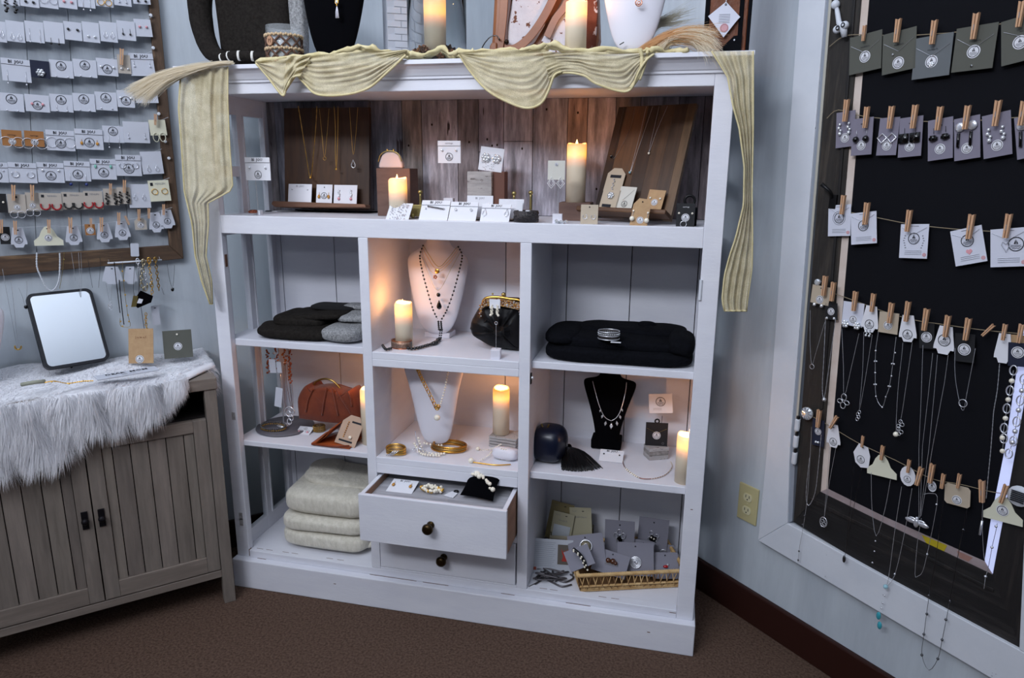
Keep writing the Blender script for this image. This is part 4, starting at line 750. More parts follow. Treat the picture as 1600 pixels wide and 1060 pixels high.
for P_, lb, pd, m_ in ((q3((1065, 130), (1078, 220), (1098, 285), (1108, 220), (1112, 140)), 'small necklace with dark crescent pendant below the frame corner', 'dark', GUN), (q3((1030, 285), (1038, 310), (1045, 330)), 'short chain end with a tiny bead near the frame corner', None, GUN),
                       (q3((120, 285), (145, 350), (163, 395), (172, 300), (168, 240)), 'necklace with dark gem pendant left of the mirror', 'dark', SILVER), (q3((15, 165), (55, 380), (105, 640), (112, 645), (90, 420), (70, 240)), 'long necklace ending in a gold moon pendant', 'moon', SILVER),
                       (q3((500, 60), (508, 200), (515, 365), (520, 200), (515, 60)), 'fine necklace hanging in front of the mirror top', 'bar2', SILVER), (q3((635, 90), (640, 140), (628, 285)), 'chain with crystal over the frame rail right of the mirror', None, GUN), (q3((560, 100), (575, 200), (590, 285)), 'thin chain behind the top right mirror corner', None, GUN), (q3((675, 255), (700, 375), (712, 300), (715, 250)), 'tiny oval pendant necklace beside the mirror top corner', 'twist', SILVER)):
    if pd == 'bar2': pd = 'leaf'
    end = max(P_, key=lambda t: t[1]); necklace(P=P_, label=lb, m=m_, r=.0005, off=.05 if 'mirror' not in lb or 'left' in lb else .03, pend=[(end[0], end[1], pd)] if pd else (), psc=.7 if pd != 'moon' else .8, **kw)
necklace(P=q3((235, 60), (235, 150), (262, 220), (300, 290), (340, 300), (375, 240), (382, 120), (380, 60)), label='pale beaded necklace draped over the frame rail above the mirror', m=TRIMW, r=.0014, off=.045, dash=True, **kw)
necklace(P=q3((408, 60), (400, 170), (380, 290)), label='thin chain with gold bead right of the pale beaded necklace', m=BRASS, r=.0006, off=.045, beads=q3((408, 105)), **kw)
necklace(P=q3((455, 60), (470, 160), (480, 240)), label='faint silver strand over the rail between necklace and mirror', m=SILVER, r=.0005, off=.04, **kw)
# ---------------------------------------------------------------- cabinet
CO = .343
cb = root('side_cabinet', Lp(-.367, 0, 0), RL, 'greige wooden two-door cabinet with planked doors under the brown frame', 'cabinet')
def CB(a0, a1, o0, o1, z0, z1, name, m, par=None, bevel=.0015, T=None):        # a relative to world a
    return G().box(a0+.367, a1+.367, -o1, -o0, z0, z1).obj(name, m, par or cb, bevel=bevel, T=T)
CW = mat('greige_wood_upright', '6f665f', .65, col2='877d74', col3='7a7169', scale=11, stretch=(5, 5, .6), detail=8, bump=.15, lo=.3, hi=.7)
CH = mat('greige_wood_rail', '736961', .65, col2='8c8178', col3='7d7269', scale=11, stretch=(.6, .6, 5), detail=8, bump=.15, lo=.3, hi=.7)
CB(-.706, -.028, .0, CO+.004, .680, .7135, 'top_board', CH, bevel=.002)
for a0, a1 in ((-.063, -.031), (-.703, -.671)):
    for o0, o1 in ((CO-.033, CO), (.012, .045)): CB(a0, a1, o0, o1, 0, .680, 'leg', CW)
CB(-.040, -.034, .04, CO-.03, .10, .68, 'side_panel', CW); CB(-.700, -.694, .04, CO-.03, .10, .68, 'side_panel', CW)
CB(-.671, -.063, CO-.022, CO-.004, .089, .112, 'bottom_rail', CH); CB(-.69, -.045, .03, CO-.03, .10, .112, 'bottom_board', CH)
CB(-.69, -.045, .03, CO-.03, .585, .595, 'inner_shelf', mat('dark_shelf', '1d1614', .8)); CB(-.69, -.045, .012, .02, .11, .68, 'back_panel', mat('dark_shelf'))
G().box(.03, .10, -.30, -.20, .597, .625).obj('stored_box', mat('dark_red_box', '3a100d', .6), cb)
for a0, a1, nm in ((-.3655, -.0645, 'r'), (-.6695, -.3685, 'l')):
    dr_ = bpy.data.objects.new('door', None); COL.objects.link(dr_); dr_.parent = cb
    i0, i1 = (a0+.0365, a1-.0355)
    CB(a0, i0, CO-.022, CO-.003, .1155, .5935, 'door_stile', CW, dr_); CB(i1, a1, CO-.022, CO-.003, .1155, .5935, 'door_stile', CW, dr_)
    CB(i0, i1, CO-.022, CO-.003, .1155, .165, 'door_rail', CH, dr_); CB(i0, i1, CO-.022, CO-.003, .5585, .5935, 'door_rail', CH, dr_)
    seams = [i0, -.304, -.2615, -.217, -.1725, -.127, i1] if nm == 'r' else [i0, -.602, -.559, -.515, -.472, -.4295, i1]
    for k in range(6):
        t = shade('7c736b', .93+.13*((k*7+(nm == 'r')*3) % 5)/4); CB(seams[k]+.0011, seams[k+1]-.0011, CO-.018, CO-.0085, .165, .5585, 'door_plank', mat('door_plank_tone_'+t, shade(t, .88), .65, col2=shade(t, 1.1), col3=t, scale=11, stretch=(5, 5, .5), detail=8, bump=.15, lo=.3, hi=.7, spots=.74, spotcol='4f443c', spotscale=9), dr_, .001)
    CB(i0, i1, CO-.0195, CO-.0182, .165, .5585, 'door_backing', BLK, dr_, 0)
    hx = a0+.017 if nm == 'r' else a1-.019; hz = .3645 if nm == 'r' else .366
    hd = CB(hx-.0078, hx+.0078, CO-.003, CO+.001, hz-.0255, hz+.0255, 'handle_plate', mat('dark_iron', '17151a', .55, .6), dr_, .001)
    G().ball((hx+.367, -CO-.009, hz), .0095, 12, 8, sc=(1, .9, 1)).obj('handle_knob', mat('dark_iron'), dr_, True)
# ---------------------------------------------------------------- faux fur throw
FT = .7135
def fur_edge(a):      # z of lower edge of the front drop, by position along the cabinet
    P = [(-.80, .50), (-.60, .515), (-.50, .520), (-.42, .522), (-.385, .555), (-.35, .592), (-.31, .588), (-.25, .588), (-.21, .596), (-.18, .615), (-.155, .645), (-.13, .672), (-.108, .705), (-.05, .7135)]
    for (x0, z0), (x1, z1) in zip(P, P[1:]):
        if a <= x1: return z0+(z1-z0)*max(0, (a-x0)/(x1-x0))
    return FT
fur = root('fur_throw', Lp(-.367, .1, FT), RL, 'long-haired white faux fur throw draped over the greige cabinet', 'throw')
def Fl(a, off, z): return Vector((a+.367, -(off-.1), z-FT))
def top_z(a, off): return FT+.012+.006*math.sin(a*23+off*9)+.005*math.sin(off*31+a*11)
g = G()
def front_lim(a): return CO+.012 if a < -.12 else CO+.012-(a+.12)*1.15*.9
def hide(u, v):
    a = -.76+u*.745
    fo = front_lim(a)
    if v < .6: t = v/.6; off = .015+(fo-.015)*t; return Fl(a, off, top_z(a, off)-(.006 if t > .9 else 0))
    t = (v-.6)/.4; ze = min(fur_edge(a)+.035, FT-.002) if a < -.12 else FT+.004
    return Fl(a, fo+.004+.006*math.sin(a*40)*t, FT+.008+(ze-FT-.008)*t)
g.grid(hide, 60, 34); g.obj('hide', mat('fur_hide', 'e6e7ec', .9), fur, True, solid=.003)
def strands(specs, name, m, parent, wd=.0011):
    """specs: list of (root, direction, length, droop vector)"""
    n = len(specs); K = 4; V = np.zeros((n, (K+1)*2-1, 3)); Fc = []
    for i, (p, d, L_, dr2) in enumerate(specs):
        side = d.cross(Vector((.3, .5, .8))).normalized()*wd*random.uniform(.6, 1.3)
        for k in range(K+1):
            t = k/K; c = p+d*(L_*t)+dr2*(L_*t*t)
            if k < K: w_ = side*(1-t*.75); V[i, 2*k] = c-w_; V[i, 2*k+1] = c+w_
            else: V[i, 2*K] = c
        b = i*(2*K+1)
        for k in range(K-1): Fc.append((b+2*k, b+2*k+1, b+2*k+3, b+2*k+2))
        Fc.append((b+2*K-2, b+2*K-1, b+2*K))
    me = bpy.data.meshes.new(name); me.from_pydata(V.reshape(-1, 3).tolist(), [], Fc); me.materials.append(m); me.polygons.foreach_set('use_smooth', [True]*len(Fc)); me.update()
    o = bpy.data.objects.new(name, me); COL.objects.link(o); o.parent = parent; o['kind'] = 'stuff'; return o
sp = []
for i in range(9000):      # top surface, combed towards the front in tufts
    a = random.uniform(-.75, -.02); off = random.uniform(.015, front_lim(a)); th = math.sin(a*31)*.6+math.sin(off*23+a*17)*.7+random.gauss(0, .35)
    if a > -.105 and off > CO-.03-(a+.105)*1.4*.6: continue
    d = Vector((math.sin(th), -math.cos(th)*.9, .35+random.random()*.3)).normalized()
    sp.append((Fl(a, off, top_z(a, off)), d, random.uniform(.02, .038), Vector((0, 0, -.55))))
for i in range(14000):     # front drop
    a = random.uniform(-.76, -.10); ze = fur_edge(a)+.035; z = random.uniform(min(ze, FT), FT+.012)
    tuft = math.sin(a*95)*.25+math.sin(a*41+z*30)*.3; d = Vector((tuft+random.gauss(0, .14), -.55-random.random()*.35, -.35-random.random()*.4)).normalized()
    L_ = random.uniform(.030, .052); L_ = min(L_, max(.012, (z-fur_edge(a))*1.0+.012)); sp.append((Fl(a, front_lim(a)+.004, z), d, L_, Vector((0, .25, -.55))))
for i in range(2200):      # right end, falling between cabinet and bookcase
    off = random.uniform(.02, CO-.05); a = random.uniform(-.05, -.022); z = FT+.012-random.random()*.075
    d = Vector((.5+random.random()*.5, random.gauss(-.15, .3), random.uniform(-.6, .35))).normalized(); sp.append((Fl(a, off, z), d, random.uniform(.015, .030), Vector((-.1, 0, -.7))))
FM = bpy.data.materials.new('white_fur'); FM.use_nodes = True; N_ = FM.node_tree.nodes; N_.clear(); a_ = N_.new('ShaderNodeBsdfDiffuse'); b_ = N_.new('ShaderNodeBsdfTranslucent'); c_ = N_.new('ShaderNodeMixShader'); d_ = N_.new('ShaderNodeOutputMaterial')
for q_ in (a_, b_): q_.inputs[0].default_value = (.93, .93, .95, 1)
c_.inputs[0].default_value = .5; FM.node_tree.links.new(a_.outputs[0], c_.inputs[1]); FM.node_tree.links.new(b_.outputs[0], c_.inputs[2]); FM.node_tree.links.new(c_.outputs[0], d_.inputs[0])
strands(sp, 'fur', FM, fur)
def soft_mat(name, c):
    m = FM.copy(); m.name = name
    for n_ in m.node_tree.nodes:
        if n_.type.startswith('BSDF'): n_.inputs[0].default_value = (*lin(c), 1)
    return m
FZ = FT+.030
# mirror
def onF(u, v): return onz(u, v, FZ)
bl, br_ = onF(*q3((287, 812))[0]), onF(*q3((705, 742))[0]); X = (br_-bl); X.z = 0; wM = X.length; X.normalize(); Yv = Vector((-X.y, X.x, 0))
lean = .46; Rm = Matrix((X, Yv, (0, 0, 1))).transposed() @ rx(-lean)
mr = root('tabletop_mirror', bl, Rm, 'rounded-corner tabletop mirror with black frame standing in the white fur', 'mirror'); hM = .222
def rrect(w, h, r, n=6, x0=0, z0=0):
    P = []
    for cx, cz, a0 in ((w-r, h-r, 0), (r, h-r, pi/2), (r, r, pi), (w-r, r, 3*pi/2)):
        for k in range(n+1): a = a0+pi/2*k/n; P.append((x0+cx+r*math.cos(a), z0+cz+r*math.sin(a)))
    return P
g = G(); g.prism(rrect(wM, hM, .018), 0, .012); g.obj('backing', mat('mirror_black', '16181f', .4), mr)
g = G(); A = rrect(wM, hM, .018); Bq = rrect(wM-.017, hM-.014, .013, 6, .0085, .007); n = len(A)
g.add([(x, -.003, z) for x, z in A]+[(x, -.003, z) for x, z in Bq]+[(x, .004, z) for x, z in A]+[(x, .001, z) for x, z in Bq], [(i, (i+1) % n, (i+1) % n+n, i+n) for i in range(n)]+[(i, i+2*n, (i+1) % n+2*n, (i+1) % n) for i in range(n)]+[(i+n, (i+1) % n+n, (i+1) % n+3*n, i+3*n) for i in range(n)]); g.obj('frame', mat('mirror_black'), mr)
g = G(); g.prism(Bq, -.0006, .0004); g.obj('mirror_glass', mat('mirror_silver', 'e8eef4', .02, 1), mr)
G().tube([(wM/2, .012, hM*.6), (wM/2, .10, -.02)], .003, 6).obj('easel_leg', BLACKM, mr)
# cards standing in the fur
def fcard(u0, v0, u1, v1, hpx, m, label, name='necklace_card', lean=.25, st=None):
    a, b = onz(u0, v0, FZ-.004), onz(u1, v1, FZ-.004); X = b-a; X.z = 0; w_ = X.length; X.normalize(); Y_ = Vector((-X.y, X.x, 0)); R = Matrix((X, Y_, (0, 0, 1))).transposed() @ rx(-lean)
    r = root(name, (a+b)/2, R, uniq(label), 'card'); D_ = (a-CAM).length; h = hpx*D_/FPX*1.06; G().box(-w_/2, w_/2, 0, .0015, 0, h).obj('card_face', m, r); return r, w_, h
r, w_, h = fcard(*q3((820, 768))[0], *q3((978, 765))[0], 45, KRAFT, 'kraft necklace card lettered Jewel standing in the fur'); text('J e w e l', .009, mat('rust_ink', '6e3a26', .8), r, 0, h*.75); sticker(r, -w_*.05, h*.12, .0115)
r, w_, h = fcard(*q3((1048, 740))[0], *q3((1232, 725))[0], 37, mat('olive_grey_card'), 'grey necklace card leaning at the right end of the fur throw'); sticker(r, 0, h*.42, .0115); ears(r, 'pearlstud', 0, h*.85, 1, .0001)
# lettered plaque lying in the fur, bracelets
p = onz(*q3((810, 825))[0], FT+.040); r = root('lettered_plaque', p, RL @ rz(.18), 'white plaque lettered DEAR MOM half buried in the fur', 'sign'); G().box(-.075, .075, -.022, .022, -.004, 0).obj('plaque_board', WM['W'], r, bevel=.001)
T = Matrix.Rotation(0, 4, 'X'); o = text('DEAR  MOM', .019, INK, r, 0, 0, bold=.0004, T=Matrix.Translation((0, .004, .0008))); text('with love', .009, INK, r, 0, 0, T=Matrix.Translation((0, -.014, .0008)))
p = onz(*q3((210, 895))[0], FT+.038); r = root('bracelet', p, RL @ rz(.1), 'grey-green braided bracelet lying on the fur before the mirror', 'bracelet'); G().tube([(-.024, .004, 0), (-.01, -.004, .003), (.008, -.003, .003), (.026, .004, 0)], .0052, 8).obj('band', mat('sage_braid', '9a9c8c', .8), r, True)
necklace('F', q3((285, 890), (345, 880), (430, 895), (520, 882), (600, 878)), 'silver and gold beaded chain lying across the fur', m=GOLD, fn=lambda u, v, o: onz(u, v, FT+.036+o), R=RL, off=.004, beads=q3((330, 885), (350, 882), (440, 898), (530, 880), (545, 880), (560, 881)), br=.002, r=.0011, dash=True)
# white bust cut by the left picture edge
def bust_profile(w, h, pts):
    """half outline (x/w, z/h) pairs from bottom to top"""
    return [(x*w/2, z*h) for x, z in pts]
def bust(name, loc, R, w, h, dep, pts, m, label, neck=(.30, .12), foot=None):
    r = root(name, loc, R, uniq(label), 'bust'); P = bust_profile(w, h, pts); g = G(); n = len(P); K = 14
    for i, (x, z) in enumerate(P):
        t = z/h; bulge = dep*(.35+.65*math.sin(min(1, t*1.25)*pi*.62)); lean_ = -.10*h*(1-t)
        for k in range(K+1):
            a = -pi/2+pi*k/K; g.v.append((x*math.sin(a), lean_-bulge*math.cos(a)*.8*(min(1, x/(w*.25))), z))
        g.v.append((x*.5, lean_+.012+dep*.1, z)); g.v.append((-x*.5, lean_+.012+dep*.1, z))
    M_ = K+3
    for i in range(n-1):
        for k in range(M_): g.f.append((i*M_+k, i*M_+(k+1) % M_, (i+1)*M_+(k+1) % M_, (i+1)*M_+k))
    g.f.append(tuple(range(M_-1, -1, -1))); g.f.append(tuple(range((n-1)*M_, n*M_))); g.m = [0]*len(g.f); g.obj('torso', m, r, True, sub=1)
    return r
BP = [(.16, 0), (.34, .03), (.52, .12), (.68, .28), (.84, .48), (.96, .66), (1.0, .76), (.93, .82), (.70, .865), (.46, .90), (.38, .95), (.37, 1.0)]
p = Lp(-.585, .15, FT+.02); bust('necklace_bust', p, RL, .17, .24, .05, BP, WLEA, 'white bust standing in the fur at the left picture edge')
# ================================================================ things on the bookcase
def xat(u, y, z):
    k = (u-800)/FPX; n = CR - CF*k; return CAM.x - (n.y*(y-CAM.y)+n.z*(z-CAM.z))/n.x
def mpp(p): return (Vector(p)-CAM).dot(CF)/FPX          # metres per pixel at a point
TOP = 1.5512; SH1 = 1.1595; SMA = .7957; SLA = .8005; SRA = .7945; SLB = .480; SMB = .482; SRB = .4765; SF = .115
def nz(p, s, a): return a*(math.sin(p[0]*s+1.3)*math.cos(p[1]*s*1.3+.7)+math.sin(p[2]*s*1.1+p[0]*s*.6+2.1)*.7+math.sin(p[0]*s*2.3+p[1]*s*1.9)*.35)
def blob(g, c, d, e=.35, nu=28, nv=16, ns=0, na=0, R=I3, mi=None):
    """rounded soft block (superellipsoid) with noise"""
    def sp(x, p): return math.copysign(abs(x)**p, x)
    def f(u, v):
        a = 2*pi*u; b = -pi/2+pi*v; p = Vector((sp(math.cos(b), e)*sp(math.cos(a), e)*d[0]/2, sp(math.cos(b), e)*sp(math.sin(a), e)*d[1]/2, sp(math.sin(b), e*1.2)*d[2]/2))
        if na: q = p+Vector(c); k = 1+nz(q, ns, na)/max(d[2], .02); p = Vector((p.x*(1+nz(q, ns, na)*2), p.y*(1+nz(q, ns, na)*2), p.z*k))
        return Vector(c)+R @ p
    return g.grid(f, nu, nv, mi, wrap=True)
WAX = None
def wax_mat():
    m = bpy.data.materials.new('candle_wax'); m.use_nodes = True; N = m.node_tree.nodes; L_ = m.node_tree.links; b = N['Principled BSDF']; b.inputs['Base Color'].default_value = (*lin('e9dac0'), 1); b.inputs['Roughness'].default_value = .5
    tc = N.new('ShaderNodeTexCoord'); sx = N.new('ShaderNodeSeparateXYZ'); L_.new(tc.outputs['Object'], sx.inputs[0])
    mr_ = N.new('ShaderNodeMapRange'); mr_.inputs[1].default_value = -.066; mr_.inputs[2].default_value = -.004; L_.new(sx.outputs['Z'], mr_.inputs[0])
    cr = N.new('ShaderNodeValToRGB'); e = cr.color_ramp.elements; e[0].position = 0; e[0].color = (.10, .03, .01, 1); e[1].position = 1; e[1].color = (.95, .30, .02, 1); x = e.new(.35); x.color = (.72, .20, .025, 1); x = e.new(.62); x.color = (1.2, .58, .02, 1)
    L_.new(mr_.outputs[0], cr.inputs[0]); L_.new(cr.outputs[0], b.inputs['Emission Color'])
    m2 = N.new('ShaderNodeMapRange'); m2.inputs[1].default_value = -.070; m2.inputs[2].default_value = -.032; m2.inputs[3].default_value = 0; m2.inputs[4].default_value = 1; L_.new(sx.outputs['Z'], m2.inputs[0])
    L_.new(m2.outputs[0], b.inputs['Emission Strength']); return m
WAX = wax_mat(); FLAME = mat('flame_glow', 'fff2c0', .5, emit='ffe9a8', estr=2.2)
def candle(u, y, z, hpx, label, rad=.0250, power=.42, lean=0):
    x = xat(u, y, z+.06); s = mpp((x, y, z+.05)); h = hpx*s; r = root('flameless_candle', (x, y, z), I3, uniq(label), 'candle', 'lit ivory pillar candles')
    g = G(); P = [(rad, -h), (rad, -.003), (rad*.94, -.0005), (rad*.82, -.001), (rad*.55, -.008), (rad*.2, -.010), (0, -.010)]; sg = 28; n0 = len(g.v); g.lathe(P, (0, 0, 0), sg)
    for i in range(sg, sg*3):       # wavy rim
        vx, vy, vz = g.v[n0+i]; a = math.atan2(vy, vx); g.v[n0+i] = (vx, vy, vz+.0045*math.sin(a)-.0015+.0016*math.sin(a*2+u)+.0015*math.sin(a*3))
    g.obj('wax', WAX, r, True, T=Matrix.Translation((0, 0, h)))
    G().lathe([(0, -.008), (.0038, -.003), (.0044, .002), (.0028, .009), (0, .017)], (0, -.004, h-.006), 10, sy=.4).obj('flame', FLAME, r, True)
    l = bpy.data.lights.new('candle_light', 'POINT'); l.energy = power; l.color = (1, .42, .13); l.shadow_soft_size = .006; o = bpy.data.objects.new('candle_light', l); COL.objects.link(o); o.parent = r; o.location = (0, 0, h+.014)
    return r
def torus_beads(g, c, R, r, n, ax='z', mi=None, jit=0, sx=1, sy=1):
    for k in range(n):
        a = 2*pi*k/n; j = random.uniform(-jit, jit); g.ball((c[0]+(R+j)*sx*math.cos(a), c[1]+(R+j)*sy*math.sin(a), c[2]+abs(j)), r*(1+random.uniform(-.25, .25)*(jit > 0)), 7, 5, mi)
def chain_on(P, label, m=GOLD, r=.0007, cat='necklace', group=None, parts=(), dash=False, nm='necklace'):
    """free chain through world points"""
    o = Vector(P[0]); r0 = root(nm, o, I3, uniq(label), cat, group); path = smooth_path([Vector(p)-o for p in P], 5)
    if dash: G().tube(path, [r*(1 if k % 2 else 1.8) for k in range(len(path))], 5).obj('chain', m, r0)
    else: G().tube(path, r, 5).obj('chain', m, r0, True)
    for k, p, sc in parts: inst('pendant', cached('pend_'+k, lambda: pend_mesh(k)), r0, Matrix.Translation(Vector(p)-o) @ Matrix.Scale(sc, 4))
    return r0
# ---------------------------------------------------------------- on top
KNIT = mat('charcoal_brown_knit', '1d1a18', .95, col2='2a2724', scale=130, bump=.7, spec=.1); GREYK = mat('speckled_grey_knit', '6f7072', .95, col2='a9aaab', scale=220, bump=.6, spec=.1)
y0 = .10
sw = root('cardigan', (xat(395, y0, TOP), y0, TOP), I3, uniq('charcoal brown knit cardigan with white-striped cuffs standing at the left of the shelf top'), 'cardigan'); X0 = xat(395, y0, TOP); sc = mpp((X0, y0, TOP+.1))
def W(u, v): p = ony(u, v, y0); return (p.x-X0, p.z-TOP)
g = G()
def body(u, v):
    x0_, x1_ = W(350-8*v, 40)[0], W(462-6*v, 40)[0]; z = .02+.30*v-.012; a = 2*pi*u; x = (x0_+x1_)/2+(x1_-x0_)/2*math.copysign(abs(math.cos(a))**.6, math.cos(a)); y = .045*math.copysign(abs(math.sin(a))**.7, math.sin(a))*(1+.15*math.sin(x*60))
    return (x, y, max(.0, z+.006*math.sin(x*45)))
g.grid(body, 40, 10, wrap=True); n = len(g.v); g.f.append(tuple(range(39, -1, -1))); g.f.append(tuple(range(n-40, n))); g.m += [0, 0]; g.obj('body', KNIT, sw, True)
def wp(u, v, dy=0): p = ony(u, v, y0+dy); return (p.x-X0, dy, max(p.z-TOP, .006))
G().tube(smooth_path([wp(318, -60, -.03), wp(312, 0, -.04), wp(318, 50, -.05), wp(332, 82, -.07), wp(352, 90, -.08)], 5), [.034, .036, .036, .034, .033, .032, .031, .030, .030, .029, .028, .027, .027, .026, .025, .024, .022, .020, .018, .016, .014], 14).obj('sleeve', KNIT, sw, True)
g = G(); P = smooth_path([wp(345, 92, -.085), wp(358, 88, -.09), wp(372, 87, -.09), wp(400, 88, -.075), wp(420, 90, -.07)], 4)
g.tube(P, [.012]*len(P), 12); g.obj('cuff', KNIT, sw, True)
for k in (1, 4, 8, 11): a, b = P[k], P[k].lerp(P[k+1], .55); G().tube([a, b], .0128, 12).obj('white_stripe', mat('cream_knit_stripe', 'd8d6cf', .95), sw, True)
g = G(); blob(g, ((W(466, 20)[0]), .0, .16), (.045, .04, .30), .5, ns=60, na=.002); g.obj('grey_panel', GREYK, sw, True)
# jar candle in woven wrap
y0 = .005; jx = xat(444, y0, TOP+.05); jr = root('jar_candle', (jx, y0, TOP+.002), I3, uniq('glass jar candle in a woven raffia wrap with round wooden tag'), 'candle'); R_ = .0440
RAF = mat('raffia', 'b59a78', .9, col2='cbb493', scale=90, bump=.4); RAFD = mat('dark_raffia', '5a4236', .9)
G().lathe([(R_, 0), (R_, .092), (R_-.003, .092), (R_-.003, .004), (0, .004)], (0, 0, 0), 32).obj('glass_jar', mat('jar_glass', 'dfe6ea', .05, alpha=.16, spec=1), jr, True); G().lathe([(0, .005), (R_-.004, .005), (R_-.004, .066), (0, .066)], (0, 0, 0), 28).obj('wax_fill', mat('pale_wax', 'cbd0d4', .5), jr, True)
for z in (.004, .034, .066): 
    g = G(); [g.ball((R_*1.05*math.cos(a*pi/24), R_*1.05*math.sin(a*pi/24), z+.0018*(a % 2)), .0040, 6, 4) for a in range(48)]; g.obj('rope_band', RAF, jr, True)
for k in range(10):
    a = k*2*pi/10; b = a+2*pi/20; c = a+2*pi/10
    for q0, q1_ in ((a, c), (c, a)):
        G().tube([((R_+.0015)*math.cos(q0+(q1_-q0)*t/4), (R_+.0015)*math.sin(q0+(q1_-q0)*t/4), .036+.028*t/4) for t in range(5)], .0028, 5).obj('wrap_strand', RAFD, jr, True)
        G().tube([((R_+.0015)*math.cos(q0+(q1_-q0)*t/4), (R_+.0015)*math.sin(q0+(q1_-q0)*t/4), .006+.026*t/4) for t in range(5)], .0028, 5).obj('wrap_strand', RAFD, jr, True)
a = -pi/2-.25; T = Matrix.Translation(((R_+.004)*math.cos(a), (R_+.004)*math.sin(a), .051)) @ Matrix.Rotation(a+pi/2, 4, 'Z'); tg_ = G(); tg_.prism([(.0095*math.cos(k*pi/9), .0115*math.sin(k*pi/9)) for k in range(18)], -.002, .001); tg_.obj('wooden_tag', mat('pale_wood_tag', 'b48a6c', .7), jr, T=T)
G().tube([(-.004, 0, -.004), (-.003, 0, .005), (0, 0, .001), (.004, 0, .005), (.003, 0, -.005)], .0007, 4).obj('burnt_mark', mat('burnt_mark', '4c2a1d', .9), jr, T=T @ Matrix.Translation((0, -.0025, 0)))
# busts
y0 = .045; bx = xat(528, y0, TOP+.1); BPT = [(.10, 0), (.30, .01), (.48, .06), (.62, .15), (.74, .28), (.84, .42), (.93, .58), (1.0, .74), (.96, .80), (.74, .85), (.48, .89), (.36, .95), (.35, 1)]
b = bust('necklace_bust', (bx, y0, TOP+.004), I3, .185, .27, .045, BPT, BLK, 'black velvet bust with a tassel pendant on top of the bookcase')
p = [ony(503, -60, y0-.05), ony(514, -20, y0-.055), ony(526, 2, y0-.062), ony(537, -20, y0-.055), ony(548, -60, y0-.05)]
tn = chain_on(p, 'gold necklace with crystal and white tassel on the black top bust', GOLD, .0006); q = ony(526, 3, y0-.064)-p[0]
g = G(); g.ring(q, .0050, .0011, 12, 4, sx=.8); g.ball(q+Vector((0, 0, -.008)), .0022, 8, 5); g.obj('gold_setting', GOLD, tn, True); G().ball(q+Vector((0, -.001, 0)), .0035, 7, 4, sc=(.9, .5, 1.2)).obj('crystal', CRYST, tn)
g = G(); [g.tube([q+Vector((0, 0, -.010)), q+Vector(((k-4)*.0008, -.001*(k % 3), -.022)), q+Vector(((k-4)*.0010, 0, -.037))], .0011, 4) for k in range(9)]; g.obj('tassel', mat('white_thread', 'cfcdd6', .9), tn, True)
y0 = .03; bx = xat(992, y0, TOP+.1); b = bust('necklace_bust', (bx, y0, TOP+.008), I3, .165, .25, .04, BPT, WLEA, 'white bust with gold coin pendant on top of the bookcase')
p = [ony(965, -60, y0-.045), ony(980, -25, y0-.05), ony(997, -2, y0-.057), ony(1012, -25, y0-.05), ony(1028, -60, y0-.045)]
cn = chain_on(p, 'fine gold necklace with a round rose gold coin on the white top bust', RGOLD, .0006); q = ony(998, 4, y0-.060)-p[0]
g = G(); g.ring(q, .0072, .0012, 18, 5); g.ring(q+Vector((0, 0, -.001)), .0035, .0008, 10, 4); g.tube([q+Vector((-.006, 0, -.003)), q+Vector((.006, 0, -.003))], .0008, 4); g.obj('coin', RGOLD, cn, True); G().tube([ony(968, 70, y0-.05)-p[0], ony(975, 66, y0-.05)-p[0]], .0012, 5).obj('elastic_cord', JET, cn)
# white brick-patterned column behind the vase
y0 = .16; x0_, x1_ = xat(603, y0, TOP), xat(668, y0, TOP); br = root('ridged_planter', ((x0_+x1_)/2, y0, TOP), rz(.5), uniq('tall white brick-textured square planter behind the glass vase'), 'planter'); w2 = (x1_-x0_)*.45
G().box(-w2, w2, -w2, w2, 0, .30).obj('planter_core', mat('planter_white', 'a9adb6', .7), br)
BR = mat('planter_brick', 'b2b6bf', .7)
me = G().box(-.5, .5, -.5, .5, -.5, .5).mesh('brick', BR)
for k in range(18):
    for s in range(2):
        for j in range(3):
            wj = w2*2/3; off = (j-1)*wj+(wj/2 if k % 2 else 0)
            if off > w2-.004: continue
            ww = min(wj*.95, 2*(w2-abs(off))+.0); z = .009+k*.0165
            T = Matrix.Translation((off, -w2, z) if s == 0 else (w2, off, z)) @ Matrix.Diagonal((ww, .004, .0148, 1) if s == 0 else (.004, ww, .0148, 1)); inst('brick', me, br, T)
